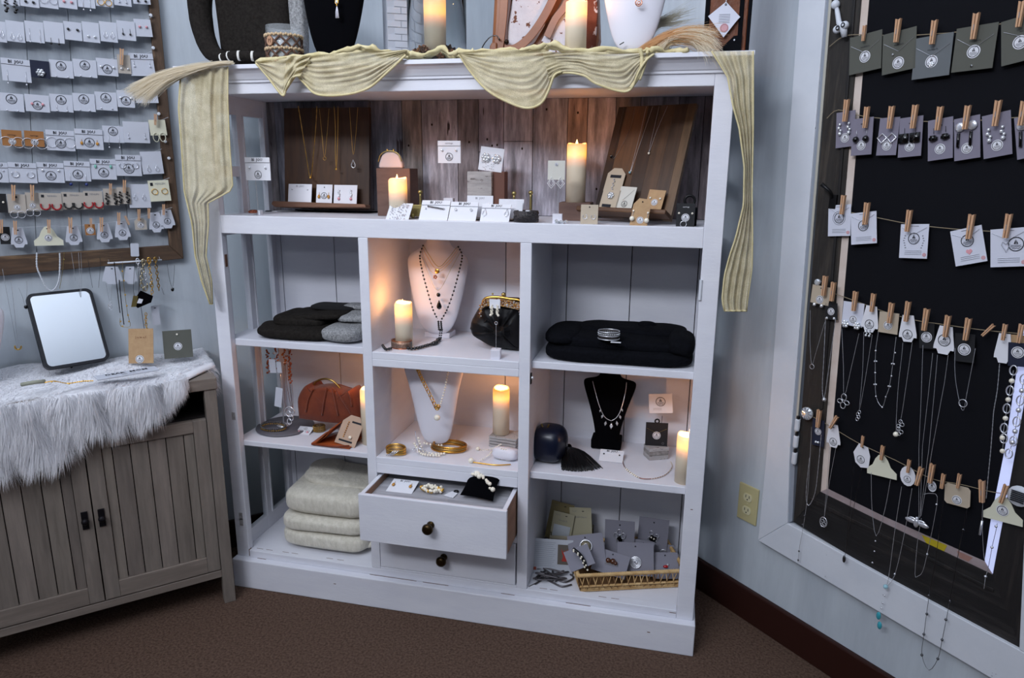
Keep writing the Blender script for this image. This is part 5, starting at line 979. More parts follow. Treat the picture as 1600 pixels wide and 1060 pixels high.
# vase with candle and potpourri
y0 = .06; vx = xat(683, y0, TOP+.05); vr = root('glass_vase', (vx, y0, TOP+.001), I3, uniq('clear glass cylinder vase on the bookcase top around a lit candle'), 'vase'); Rv = 45.5*mpp((vx, y0, TOP))
G().lathe([(Rv, 0), (Rv, .30), (Rv-.002, .30), (Rv-.002, .003), (0, .003)], (0, 0, 0), 40).obj('glass_wall', mat('vase_glass', 'f4f8fa', .02, trans=1, ior=1.3), vr, True)
random.seed(11)
for k in range(30):
    a = random.uniform(0, 2*pi); rr_ = random.uniform(.030, Rv-.014); z = .013+random.random()*.022; pr_ = .0095+random.random()*.003; g = G(); cx, cy = vx+rr_*math.cos(a), y0+rr_*math.sin(a)
    g.ball((0, 0, 0), pr_, 8, 6, 0)
    for j in range(14): t = j*2.4; zz = -1+2*(j+.5)/14; s_ = math.sqrt(1-zz*zz); g.ball((pr_*s_*math.cos(t), pr_*s_*math.sin(t), pr_*zz), pr_*.34, 5, 3, 1)
    c1 = random.choice(['5a3d2c', '80583f', '9c7458', '3b2a28']); m1 = mat('cone_'+c1, c1, .8); m2 = mat('cone_tip_'+c1, shade(c1, 1.45), .8)
    o = g.obj('small_pine_cone', [m1, m2], T=TM((cx, cy, TOP+z))); tag(o, {'5a3d2c': 'brown', '80583f': 'light brown', '9c7458': 'tan', '3b2a28': 'darkest brown'}[c1]+' little pine cone heaped round the candle in the glass vase', 'pine cone', {'5a3d2c': 'brown', '80583f': 'light brown', '9c7458': 'tan', '3b2a28': 'darkest brown'}[c1]+' pine cones in the glass vase')
candle(680, y0, TOP+.004, 84, 'lit candle inside the glass vase on the bookcase top', rad=.0275, power=.25)
# cowhide bag
y0 = .11; cx = xat(850, y0, TOP); cr_ = root('cowhide_bag', (cx, y0, TOP), I3, uniq('brown leather shoulder bag with white spotted cowhide front on the bookcase top'), 'bag')
LEA = mat('saddle_leather', '7a4a2c', .45, col2='935d3b', scale=9, bump=.08); LEAD = mat('dark_saddle_leather', '4a2415', .5)
HIDE = mat('cowhide', 'cbc7cb', .9, col2='c2bdc2', scale=30, spots=.585, spotcol='6c4636', spotscale=42, bump=.3, bscale=150)
HIDEB = mat('brown_cowhide', '5f2e1e', .9, col2='6d3a28', scale=30, spots=.53, spotcol='bfb4b4', spotscale=26, bump=.3, bscale=150)
def cp(u, v, dy): p = ony(u, v, y0+dy); return (p.x-cx, p.z-TOP)
def panel(pts, y_, th, nm, m, par, bevel=.003): g = G(); P = [cp(u, v, y_) for u, v in pts]; P = [(x, max(z, .002)) for x, z in P]; g.prism(P, y_, y_+th); return g.obj(nm, m, par, bevel=bevel)
panel([(770, -90), (772, -20), (768, 60), (765, 85), (800, 88), (860, 88), (930, 85), (936, 60), (934, 0), (930, -90)], -.02, .06, 'bag_body', LEA, cr_, .01)
panel([(812, -90), (800, 0), (793, 40), (790, 66), (797, 76), (815, 78), (835, 66), (850, 40), (862, -10), (866, -90)], -.030, .008, 'cowhide_panel', HIDE, cr_)
panel([(858, 40), (838, 78), (870, 84), (886, 84), (886, 20), (872, 20)], -.028, .006, 'cowhide_panel', HIDE, cr_)
panel([(880, 15), (870, 84), (930, 84), (934, 20), (930, -90), (905, -90)], -.026, .006, 'cowhide_panel', HIDEB, cr_)
def strap(P, w_, nm, m, dy=-.036, r=.0035):
    pts = [(cp(u, v, dy)[0], dy, max(.003, cp(u, v, dy)[1])) for u, v in P]; g = G(); Q = smooth_path(pts, 5); n = len(Q); vs = []
    for i, p in enumerate(Q):
        t = (Q[min(i+1, n-1)]-Q[max(i-1, 0)]).normalized(); s_ = Vector((t.z, 0, -t.x))*w_/2
        for q, yy in ((s_, -r), (-s_, -r), (-s_, 0), (s_, 0)): vs.append(p+q+Vector((0, yy, 0)))
    g.add(vs, [(4*i+k, 4*i+(k+1) % 4, 4*i+4+(k+1) % 4, 4*i+4+k) for i in range(n-1) for k in range(4)]+[(0, 1, 2, 3), (4*n-1, 4*n-2, 4*n-3, 4*n-4)]); return g.obj(nm, m, cr_, bevel=.0008)
strap([(792, -80), (788, 0), (785, 40), (780, 80)], .020, 'strap', LEA); strap([(800, -80), (796, 0), (791, 40), (790, 66)], .010, 'strap', LEAD, -.034)
strap([(895, -80), (868, -10), (848, 30), (826, 60), (805, 76), (788, 76)], .020, 'strap', LEA, -.040); strap([(915, -80), (888, 0), (868, 30), (855, 58)], .018, 'strap', mat('worn_leather', '8b6450', .5), -.036)
panel([(765, 72), (768, 66), (776, 66), (776, 86), (764, 86)], -.045, .01, 'end_tab', LEA, cr_)
g = G(); g.ball((cp(791, 65, -.05)[0], -.046, cp(791, 65, -.05)[1]), .0062, 10, 6); g.ball((cp(779, 61, -.05)[0], -.044, cp(779, 61, -.05)[1]), .0025, 8, 5); g.obj('rivet', mat('dark_bronze'), cr_, True)
G().tube(smooth_path([(cp(u, v, -.05)[0], -.05, max(.002, cp(u, v, -.05)[1])) for u, v in ((752, 78), (757, 68), (766, 58), (776, 56), (781, 62))], 5), .0014, 6).obj('cord_loop', JET, cr_, True)
candle(900, -.012, TOP+.006, 77, 'tall lit candle in front of the cowhide bag on the bookcase top', power=.3)
# brown bag with tag
y0 = .06; bxx = xat(1131, y0, TOP); b2 = root('leather_case', (bxx, y0, TOP), I3, uniq('narrow brown leather case with black trim and a white diamond tag'), 'bag'); s_ = mpp((bxx, y0, TOP))
hw = 32*s_; G().box(-hw, hw, -.03, .04, .002, .30).obj('case_body', mat('tooled_brown_leather', '5b2f17', .5, col2='753f20', scale=26, bump=.5, bscale=70), b2, bevel=.006)
for a_, b_, n_ in ((-hw-.001, -hw+.008, 'edge_trim'), (hw*.52, hw*.72, 'edge_trim'), (hw-.004, hw+.004, 'edge_trim')): G().box(a_, b_, -.034, .041, .0, .30).obj(n_, BLKF, b2, bevel=.002)
G().prism([(-hw*.35, .002), (hw*.72, .002), (hw*.72, .042), (hw*.35, .040), (-.004, .020)], -.038, -.03).obj('corner_patch', BLKF, b2); G().ball((hw*.38, -.040, .031), .0022, 8, 5).obj('snap', SILVER, b2)
tx, tz = 0-.006, .075; tgm = G().prism([(0, .037), (.033, .004), (.026, -.004), (.0, -.038), (-.037, .008)], -.001, .001); T = Matrix.Translation((tx, -.040, tz)) @ Matrix.Rotation(.0, 4, 'Y')
tgo = tgm.obj('price_tag', mat('bright_white_card'), b2, T=T)
g = G(); g.prism([(.0095*math.cos(k*pi/9), .0095*math.sin(k*pi/9)) for k in range(18)], -.0018, -.001); g.obj('pink_seal', ROSE, tgo, T=Matrix.Translation((.0, 0, -.018))); G().ring((0, 0, 0), .0075, .0004, 14, 4).obj('seal_ring', mat('seal_ink', '9a6f76', .8), tgo, T=Matrix.Translation((0, -.002, -.018)))
for k in range(6): G().box(-.013, .011, -.0016, -.001, .010-k*.0035, .0108-k*.0035).obj('printed_line', INKG, tgo)
G().ring((0, -.0015, .031), .0018, .0008, 8, 4).obj('eyelet', GUN, tgo); G().tube([(tx, -.041, tz+.033), (tx+.001, -.041, .15)], .0008, 4).obj('tag_cord', TRIMW, b2)
# pampas grass
def tress(P, label, n, tufts, root_w, end_w, m, seed, droop=0, wd=.0007, stem=True):
    """bundle of long fine plume hairs following a curved path and splitting into tufts"""
    random.seed(seed); P = [Vector(p) for p in P]; o = P[0]; r = root('pampas_grass', o, I3, uniq(label), 'dried grass'); Q = smooth_path([p-o for p in P], 4); K = len(Q)-1; V = []; Fc = []
    if stem: G().tube(Q[:K//2+1], .0013, 5).obj('stem', mat('straw_stem', 'ab9468', .8), r)
    for i in range(n):
        tf = tufts[int(random.random()*len(tufts))]; e = Vector((tf[0]+random.gauss(0, end_w), random.gauss(0, end_w), tf[1]+random.gauss(0, end_w))); a_ = Vector((random.gauss(0, root_w), random.gauss(0, root_w), random.gauss(0, root_w*.5))); t0 = random.random()*.35; t1 = min(1, t0+random.uniform(.35, .75)); b = len(V); w0 = wd*random.uniform(.6, 1.3); ph = random.random()*6; S = 7
        for k in range(S+1):
            t = t0+(t1-t0)*k/S; x = t*K; ii = min(int(x), K-1); c = Q[ii].lerp(Q[ii+1], x-ii)+a_+e*t**1.6+Vector((0, 0, -droop*(k/S)**2))+Vector((0, .0012, .0012))*math.sin(ph+k*.9); d = (Q[ii+1]-Q[ii]).cross(Vector((0, 1, .3))).normalized()*w0*(1-.8*k/S); V += [tuple(c-d), tuple(c+d)]
        Fc += [(b+2*k, b+2*k+1, b+2*k+3, b+2*k+2) for k in range(S)]
    me = bpy.data.meshes.new('plume_hairs'); me.from_pydata(V, [], Fc); me.materials.append(m); me.update(); ob = bpy.data.objects.new('plume_hairs', me); COL.objects.link(ob); ob.parent = r; ob['kind'] = 'stuff'; return r
BLOND = soft_mat('blond_plume', 'f3ead6'); ORG = soft_mat('orange_plume', 'e0b98c'); PALE = soft_mat('pale_plume', 'b8b3a2')
tress([ony(362, 98, -.05), ony(330, 101, -.055), ony(290, 109, -.06), ony(250, 122, -.06), ony(215, 142, -.06), ony(200, 152, -.06)], 'blond pampas plume drooping past the left corner of the bookcase top', 2600, [(-.005, .012), (.020, -.004), (.050, -.018)], .0035, .0075, BLOND, 3)
r_ = tress([(xat(1006, -.004, TOP), -.004, TOP+.010), ony(1030, 66, -.01), ony(1060, 60, -.015), ony(1092, 64, -.02), ony(1122, 72, -.024)], 'orange and straw pampas plume lying on the right of the bookcase top', 1300, [(0, .030), (-.01, .012), (.0, -.004), (-.03, .020)], .006, .010, ORG, 4)
tress([(xat(1030, -.012, TOP), -.012, TOP+.010), ony(1050, 60, -.015), ony(1080, 56, -.02), ony(1105, 66, -.026), ony(1116, 80, -.03)], 'straw blond pampas tuft in front of the orange plume', 1300, [(0, .018), (-.012, -.006), (.006, -.016)], .006, .010, BLOND, 14, stem=False)
tress([(xat(1000, .05, TOP), .05, TOP+.01), ony(1022, 42, .05), ony(1050, 30, .05), ony(1085, 18, .05)], 'pale wispy grass spray fanning up behind the white top bust', 380, [(0, .012), (0, -.016), (-.02, .0)], .004, .006, PALE, 5, wd=.0005)
# gauze scarf
def gauze_mat():
    m = bpy.data.materials.new('cream_gauze'); m.use_nodes = True; N = m.node_tree.nodes; L_ = m.node_tree.links; b = N['Principled BSDF']; b.inputs['Roughness'].default_value = .95; b.inputs['Specular IOR Level'].default_value = .1
    tc = N.new('ShaderNodeTexCoord'); mp = N.new('ShaderNodeMapping'); L_.new(tc.outputs['Object'], mp.inputs[0]); n = N.new('ShaderNodeTexNoise'); n.inputs['Scale'].default_value = 30; n.inputs['Detail'].default_value = 4; L_.new(mp.outputs[0], n.inputs[0])
    r = N.new('ShaderNodeValToRGB'); r.color_ramp.elements[0].color = (*lin('c6ba96'), 1); r.color_ramp.elements[1].color = (*lin('ded3b0'), 1); r.color_ramp.elements[0].position = .35; r.color_ramp.elements[1].position = .65; L_.new(n.outputs['Fac'], r.inputs[0]); L_.new(r.outputs[0], b.inputs['Base Color'])
    n2 = N.new('ShaderNodeTexNoise'); n2.inputs['Scale'].default_value = 800; n2.inputs['Detail'].default_value = 1; L_.new(tc.outputs['Object'], n2.inputs[0]); r2 = N.new('ShaderNodeMapRange'); r2.inputs[1].default_value = .4; r2.inputs[2].default_value = .6; r2.inputs[3].default_value = .58; r2.inputs[4].default_value = .84; L_.new(n2.outputs['Fac'], r2.inputs[0]); L_.new(r2.outputs[0], b.inputs['Alpha'])
    return m
GZ = gauze_mat(); GZE = mat('gauze_hem', 'c6b98c', .95, col2='d8cda4', scale=40, spec=.1)
sc_ = root('gauze_scarf', (.7, -.04, TOP), I3, uniq('sheer cream gauze scarf swagged along the top edge of the white bookcase'), 'scarf'); SO = Vector((.7, -.04, TOP))
def sheet(up, lo, name, folds=5, amp=.006, nu=60, nv=26, yo=-.040, twist=.5, hem=True, yfun=None, dirv=0):
    """cloth between an upper and a lower pixel polyline (same direction); folds run along u"""
    def interp(P, t): 
        Ls = [0]
        for a, b in zip(P, P[1:]): Ls.append(Ls[-1]+math.dist(a, b))
        s = t*Ls[-1]
        for i in range(len(P)-1):
            if s <= Ls[i+1]+1e-9: k = (s-Ls[i])/max(1e-9, Ls[i+1]-Ls[i]); return (P[i][0]+(P[i+1][0]-P[i][0])*k, P[i][1]+(P[i+1][1]-P[i][1])*k)
        return P[-1]
    def f(u, v):
        a = interp(up, u); b = interp(lo, u); px = a[0]+(b[0]-a[0])*v; py = a[1]+(b[1]-a[1])*v
        ph = (v*(1-dirv)+u*dirv); y = yo-amp*(.5+.5*math.sin(ph*folds*2*pi+u*5*twist+math.sin(u*9+v*3)*.6))-amp*.5*math.sin(ph*folds*5.3+u*11)
        if yfun: y += yfun(u, v)
        return ony(px, py, y)-SO
    g = G(); g.grid(f, nu, nv); o = g.obj(name, GZ, sc_, True)
    if hem: G().tube([f(i/(nu-1), 1) for i in range(nu)], .0028, 6).obj('hem', GZE, sc_, True)
    return f
def curve(P, n=14): Q = smooth_path([(x, y, 0) for x, y in P], 6); return [(q.x, q.y) for q in Q]
sheet([(398, 96), (420, 94), (455, 90), (484, 86)], curve([(400, 99), (418, 120), (441, 149), (447, 140), (462, 118), (484, 96)]), 'swag', 4, .005)
sheet([(452, 91), (500, 86), (560, 80), (636, 78)], curve([(460, 112), (478, 133), (497, 148), (540, 148), (575, 138), (600, 118), (634, 86)]), 'swag', 8, .006)
sheet([(448, 88), (458, 88), (470, 88), (486, 86)], curve([(442, 150), (446, 142), (456, 122), (470, 118)]), 'swag_knot', 3, .008, yo=-.046)
sheet([(716, 82), (760, 78), (810, 78), (862, 80)], curve([(718, 86), (735, 112), (760, 140), (790, 158), (822, 169), (845, 162), (857, 142), (866, 118), (878, 112)]), 'swag', 9, .006)
sheet([(848, 82), (900, 80), (960, 82), (1000, 82), (1022, 82)], curve([(858, 126), (880, 114), (912, 118), (930, 130), (965, 142), (985, 140), (998, 112), (1010, 94), (1022, 84)]), 'swag', 8, .006, yo=-.042)
# over-the-edge rolls lying on the top
for P in ([(402, 92), (450, 84), (490, 82), (530, 76), (560, 68), (582, 70), (600, 76), (640, 78)], [(640, 80), (665, 80), (690, 70), (705, 80), (718, 74), (740, 76)], [(716, 78), (745, 75), (790, 74), (822, 72), (850, 66), (866, 64), (900, 74), (950, 72), (1000, 76)], [(995, 80), (1008, 74), (1022, 72), (1050, 76), (1075, 78)]):
    for j in range(3):
        Q = smooth_path([ony(u, v+5+j, -.030+.022*j-.008*math.sin(u*.1+j*2))-SO for u, v in P], 5); Q = [Vector((q.x, q.y, max(q.z-.003*j, .004)+.002*math.sin(i*1.3+j*2))) for i, q in enumerate(Q)]
        g = G(); g.tube(Q, [max(.002, .0058+.0022*math.sin(i*.8+j*2)+.0014*math.sin(i*2.3+j)) for i in range(len(Q))], 8, flat=.9); g.obj('gathered_roll', GZE, sc_, True)
G().tube(smooth_path([ony(u, v, -.045)-SO for u, v in ((1000, 76), (1003, 95), (998, 118), (985, 138))], 5), .0045, 7).obj('gathered_fold', GZE, sc_, True)
G().tube(smooth_path([ony(u, v, -.043)-SO for u, v in ((1012, 78), (1010, 92), (1004, 112), (999, 125))], 5), .0035, 7).obj('gathered_fold', GZE, sc_, True)
# hanging ends: right and left
def tail(edgeL, edgeR, name, n=3, yo=-.044, vert=True, amp=.007):
    def ip(P, v):
        for (a, b), (c, d) in zip(P, P[1:]):
            if v <= d: return a+(c-a)*(v-b)/max(1e-6, d-b)
        return P[-1][0]
    v0, v1 = edgeL[0][1], edgeL[-1][1]
    def f(u, v):
        py = v0+(v1-v0)*v; a, b = ip(edgeL, py), ip(edgeR, py); px = a+(b-a)*u; y = yo-amp*(.5+.5*math.sin(u*n*2*pi+v*3+math.sin(v*9)*.5))-.003*math.sin(u*23+v*5)
        return ony(px, py, y)-SO
    g = G(); g.grid(f, 44, 60); g.obj(name, GZ, sc_, True); G().tube([f(0, i/40) for i in range(41)], .0022, 6).obj('hem', GZE, sc_, True)
    G().tube([f(1, i/40) for i in range(41)], .0018, 6).obj('hem', GZE, sc_, True); G().tube([f(i/16, 1) for i in range(17)], .0022, 6).obj('hem', GZE, sc_, True)
tail([(1112, 80), (1137, 120), (1145, 165), (1155, 200), (1163, 260), (1162, 320), (1150, 370), (1140, 400), (1132, 430), (1128, 470), (1132, 486)], [(1177, 80), (1177, 200), (1175, 300), (1176, 370), (1175, 420), (1168, 470), (1166, 490)], 'hanging_end', 4)
tail([(283, 104), (279, 170), (283, 220), (288, 300), (300, 350), (305, 400), (315, 440), (328, 475)], [(356, 100), (356, 160), (359, 230), (364, 296), (343, 308), (325, 316), (326, 350), (322, 400), (331, 440), (332, 478)], 'hanging_end', 5, yo=-.040)
random.seed(5)
# ---------------------------------------------------------------- upper compartment
def free_card(u, vtop, vbot, wpx, y, zb, label, m, shape='rect', lean=.12, yaw=0, roll=0, lift=0, name='earring_card', cat='card', group=None, th=.0012, scale_h=1):
    """card standing at depth y: bottom centre at pixel u, resting height zb+lift, height from pixels"""
    x = xat(u, y, zb+lift); a = ony(u, vbot, y); b = ony(u, vtop, y); h = (b.z-a.z)/math.cos(lean)*scale_h; wd = wpx*mpp(a); R = rz(yaw) @ rx(-lean) @ ry(roll)
    top = Vector((x, y, zb+lift)) + R @ Vector((0, 0, h)); r = root(name, top, R, uniq(label), cat, group); card_mesh(r, wd, h, shape, m); return r, wd, h
def bijou(r, w_, h, s=.17, strip=True):
    if strip: G().box(-w_/2, w_/2, -.0018, 0, -h*.22, 0).obj('folded_strip', CARDW, r); line(r, -w_/2, w_/2, -h*.235, INKG)
    text('BI  JOU', h*s, INK, r, 0, -h*.11, -.0026, bold=.0002)
def holder(u, y, vb0, vb1, vtop, label, group='white cube card holders', z=SH1):
    x = xat(u, y, z); s = mpp((x, y, z)); c = 15*s; r = root('card_holder', (x, y, z), rz(.1), uniq(label), 'card holder', group)
    G().box(-c/2, c/2, -c/2, c/2, 0, c*1.0).obj('cube_base', WLEA, r, bevel=.001); top = ony(u, vtop, y).z-z; G().tube([(0, 0, c), (0, -.001, top)], .0006, 5).obj('wire', SILVER, r); G().ring((0, -.001, top), .004, .0006, 10, 4).obj('clip_loop', SILVER, r); return r
# left walnut board
WAL = mat('walnut_board', '33190c', .4, col2='56301a', col3='472513', scale=8, stretch=(7, 7, .7), detail=8, bump=.05, lo=.3, hi=.7, spec=.4)
WALS = ['3d2415', '573a22', '4c2f1c', '38251a', '5a3c24', '6a4a2c']
yb = .235; x0_, x1_ = xat(446, yb, SH1), xat(577, yb, SH1); hB = ony(510, 167, yb).z-SH1
r = root('walnut_display', ((x0_+x1_)/2, yb, SH1+.012), rx(-.10), uniq('dark walnut board with small ledge at the left of the top compartment'), 'display board'); w2 = (x1_-x0_)/2
for k in range(3): G().box(-w2+k*w2*2/3, -w2+(k+1)*w2*2/3-.0003, 0, .012, 0, hB/math.cos(.1)-.012).obj('board_stave', mat('walnut_stave_%d' % k, ['301b0d', '3d2510', '331e10'][k], .5, col2=['442a15', '523418', '462d18'][k], scale=8, stretch=(7, 7, .7), detail=8), r)
g = G(); P = [(-w2-.012, .000), (w2+.008, .004), (w2+.004, .014), (-w2-.020, .018), (-w2-.024, .008)]; g.prism(P, -.040, -.002); g.obj('ledge', mat('walnut_ledge', '5f4030', .6, col2='7d5a44', scale=8, stretch=(.7, 6, 6)), r, bevel=.003); G().box(-.02, .02, .012, .05, .0, .012).obj('rear_foot', WAL, r)
LZ = SH1+.012+.018; LY = yb-.030
r_, w_, h = free_card(468, 285, 314, 40, LY, LZ, 'blank white BI JOU card with tiny studs on the left walnut ledge', CARDW, lean=.2); text('BI  JOU', h*.15, INKG, r_, 0, -h*.12, -.0014); ears(r_, 'stud', w_*.33, -h*.3)
r_, w_, h = free_card(506, 284, 313, 27, LY, LZ, 'narrow white card with gold crystal drops on the left walnut ledge', CARDW, lean=.2); ears(r_, 'amber', w_*.3, -h*.55, 1.2); logo(r_, 0, -h*.6, h*.18); G().ball((0, -.001, -h*.15), .0018, 6, 4).obj('punched_hole', INK, r_)
r_, w_, h = free_card(539, 284, 313, 39, LY, LZ, 'wide white card with rose crystal drops on the left walnut ledge', CARDW, lean=.2, yaw=0); ears(r_, 'clear', w_*.26, -h*.3, .9); ears(r_, 'pinkstud', w_*.26, -h*.75, 1.2)
yp = yb-.014
for P_, lb, m_, pd, sc_2 in (([(466, 166), (470, 190), (478, 240), (485, 278), (490, 240), (494, 190), (495, 166)], 'twisted gold chain necklace with small gold bead on the left walnut board', GOLD, ('bead', 485, 276), .8), ([(499, 170), (503, 210), (507, 246), (511, 210), (514, 170)], 'fine gold necklace with gold ring pendant on the left walnut board', GOLD, ('ring', 507, 245), .5),
                         ([(522, 166), (524, 200), (524, 238), (526, 262), (528, 200), (528, 166)], 'gold snake chain with coin on the left walnut board', GOLD, ('disc', 525, 262), .45), ([(546, 168), (549, 210), (552, 242), (556, 210), (559, 168)], 'gold necklace with crystal teardrop at the right of the walnut board', GOLD, None, 1)):
    P3 = [ony(u, v, yp+(v-330)*-.00012) for u, v in P_]; nk = chain_on(P3, lb, m_, .0008 if 'twist' in lb or 'snake' in lb else .0005, dash='twist' in lb, group='gold necklaces on the left walnut board')
    if pd: q = ony(pd[1], pd[2], yp-.004)-P3[0]; me_ = cached('gpend_'+pd[0], lambda: pend_mesh(pd[0])); o = inst('pendant', me_.copy(), nk, Matrix.Translation(q) @ Matrix.Scale(sc_2, 4)); o.data.materials[0] = GOLD
    else: q = ony(552, 257, yp-.004)-P3[0]; G().tube([q+Vector(t) for t in ((0, 0, .013), (-.006, 0, -.001), (-.0055, 0, -.007), (0, 0, -.010), (.0055, 0, -.007), (.006, 0, -.001))], .0013, 5, True).obj('pendant', CRYST, nk, True); G().ball(q+Vector((0, 0, -.002)), .0028, 7, 4, sc=(.8, .5, 1.5)).obj('pendant_stone', JET, nk)
# card on wire in front of the glazed side
x = xat(403, .07, SH1); r_, w_, h = free_card(404, 246, 282, 43, .07, ony(404, 282, .07).z, 'white BI JOU card with studs standing before the glazed side', CARDW, lean=.02, lift=0); bijou(r_, w_, h); ears(r_, 'crystal', w_*.32, -h*.45); logo(r_, 0, -h*.75, h*.18)
hr_ = root('card_holder', (x, .073, SH1), I3, uniq('clear card holder with wire under the card by the glazed side'), 'card holder', 'white cube card holders'); G().box(-.010, .010, -.008, .008, 0, .013).obj('cube_base', TRIMW, hr_, bevel=.001); G().tube([(0, 0, .013), (-.001, 0, ony(404, 270, .073).z-SH1)], .0006, 5).obj('wire', SILVER, hr_)
p = onz(395, 333, SH1+.006); r = root('ring_pile', p, I3, uniq('rose gold ring stack with crystals near the left post'), 'ring'); g = G(); g.ring((0, 0, .002), .010, .0022, 16, 6, axis='z'); g.ring((.001, .002, .007), .009, .0018, 16, 6, axis='z'); torus_beads(g, (0, 0, .004), .0105, .0022, 12); g.obj('ring_band', mat('copper_rose', '9c5b45', .3, 1), r, True)
p = onz(422, 331, SH1+.004); r = root('ring', p, rz(.4), uniq('dark ring with a white price tag beside the rose gold ring stack'), 'ring'); G().ring((-.004, 0, .002), .009, .0018, 14, 5, axis='z').obj('ring_band', GUN, r); G().box(.002, .020, -.004, .004, -.0005, .0008, T=Matrix.Rotation(.35, 4, 'Z')).obj('price_tag', CARDW, r)
# riser with pouch behind candle
WR = mat('brown_riser', '5e463e', .7, col2='6f564b', scale=10, stretch=(1, 1, 4)); y_ = .15
x0_, x1_ = xat(590, y_, SH1), xat(642, y_, SH1); zt = ony(614, 263, y_).z; single(G().box(-(x1_-x0_)/2, (x1_-x0_)/2, -.02, .045, 0, zt-SH1), 'wooden_riser', WR, ((x0_+x1_)/2, y_+.02, SH1), I3, uniq('tall brown wooden block behind the left candle of the top compartment'), 'riser', bevel=.002)
r = root('coin_pouch', (xat(612, y_+.01, zt), y_+.012, zt+.0005), I3, uniq('small cream clasp pouch on the tall brown block'), 'pouch'); s_ = mpp((.4, y_, zt)); g = G(); hw = 20*s_
g.prism([(-hw, 0), (-hw*.95, hw*.35), (-hw*.7, hw*.95), (-hw*.3, hw*1.2), (hw*.3, hw*1.2), (hw*.7, hw*.95), (hw*.95, hw*.4), (hw, 0)], -.012, .012); g.obj('pouch_body', mat('cream_pouch', 'cdbdbb', .6), r, bevel=.005)
G().tube(smooth_path([(-hw*.98, -.013, hw*.45), (-hw*.75, -.013, hw*1.0), (-hw*.3, -.013, hw*1.25), (hw*.3, -.013, hw*1.25), (hw*.75, -.013, hw*1.0), (hw*.95, -.013, hw*.5)], 4), .0016, 6).obj('clasp_frame', BRASS, r, True); g = G(); [g.ball((sx*hw*.2, -.013, hw*1.35), .003, 8, 6) for sx in (-1, 1.6)]; g.obj('clasp_ball', BRASS, r, True)
candle(622, .065, SH1, 62, 'left lit candle of the top compartment', power=.22)
r_, w_, h = free_card(620, 325, 345, 38, .012, SH1, 'white card of silver crystal chain earrings before the left candle', CARDW, lean=.75, scale_h=1.25); g = G(); random.seed(2); [g.ball((random.uniform(-w_*.36, w_*.36), -.003, -random.random()*h), .0014, 5, 3) for _ in range(90)]; g.obj('crystal_fringe', SILVER, r_)
# slate plate with black roll
pl = root('slate_plate', onz(530, 331, SH1), rz(.02), uniq('flat black slate plate with pale top in the top compartment'), 'plate'); s_ = mpp(onz(530, 331, SH1)); g = G(); P = [(-74*s_, -.004), (-50*s_, -.030), (52*s_, -.028), (70*s_, -.006), (40*s_, .028), (-30*s_, .030)]; g.slab(P, .001, .005, 0); g.slab([(x*.96, y*.94) for x, y in P], .005, .0062, 1); g.obj('plate_slab', [BLKF, mat('pale_slate', '7d7b82', .5)], pl)
rp = onz(553, 326, SH1+.0065); r = root('bangle_roll', rp, rz(.05), uniq('black velvet roll with silver crystal bangle on the slate plate'), 'display roll'); g = G(); n = 12; prf = [(-.052, .004), (-.045, .011), (-.030, .018), (-.010, .0215), (.015, .0225), (.035, .020), (.050, .010), (.056, .005)]
g.lathe([(rr2, z) for z, rr2 in prf], (0, 0, 0), 20); g.obj('roll', BLK, r, True, T=Matrix.Translation((0, 0, .0235)) @ Matrix.Rotation(pi/2, 4, 'Y')); g = G(); g.ring((-.012, 0, .0235), .0235, .0030, 28, 6, axis='x'); g.xf(Matrix.Translation((0, 0, 0))); g.obj('bangle', mat('crystal_pave', 'c9c4bd', .25, .6, col2='8d8780', scale=160, bump=.5), r, True)
# brass ledge with ball posts
y_ = .085; bz = SH1+.004
r = root('brass_stand', (xat(735, y_, SH1), y_, bz), I3, uniq('brass easel stand with ball-topped posts behind the BI JOU cards'), 'stand'); cx_ = xat(735, y_, SH1); BRP = mat('brass_plate', 'a89b66', .42, .9)
xa, xb = xat(640, y_, SH1)-cx_, xat(815, y_, SH1)-cx_; G().box(xa, xb, -.006, -.001, .004, ony(700, 321, y_).z-bz).obj('front_plate', BRP, r, bevel=.0006); G().box(xa, xb, -.006, .055, .002, .004).obj('base_plate', BRP, r)
for u, v, dy in ((657, 298, 0), (803, 300, 0), (829, 299, .04)):
    px = xat(u, y_+dy, SH1+.04)-cx_; h = ony(u, v, y_+dy).z-bz; G().lathe([(.0028, .0), (.0036, h*.3), (.0028, h*.8), (.0034, h-.008)], (px, dy, 0), 10).ball((px, dy, h-.004), .0062, 12, 8).obj('ball_post', BRP, r, True)
for u in (646, 700, 755, 810): G().ball((xat(u, y_, SH1)-cx_, -.004, .0035), .0065, 10, 6).obj('ball_foot', BRP, r, True)
r2 = root('wire_bracelets', (xat(700, .12, SH1), .12, SH1+.03), I3, uniq('beaded silver bracelets heaped behind the left BI JOU cards'), 'bracelet'); g = G(); [torus_beads(g, (.012*(k-1.5), 0, .004*k), .024, .0026, 22, sy=.55) for k in range(4)]; g.obj('beads', mat('silver_beads', 'a9abb0', .3, .8), r2, True)
G().box(-.045, .045, -.03, .03, -.0295, -.002).obj('bracelet_tray', BLKF, r2)
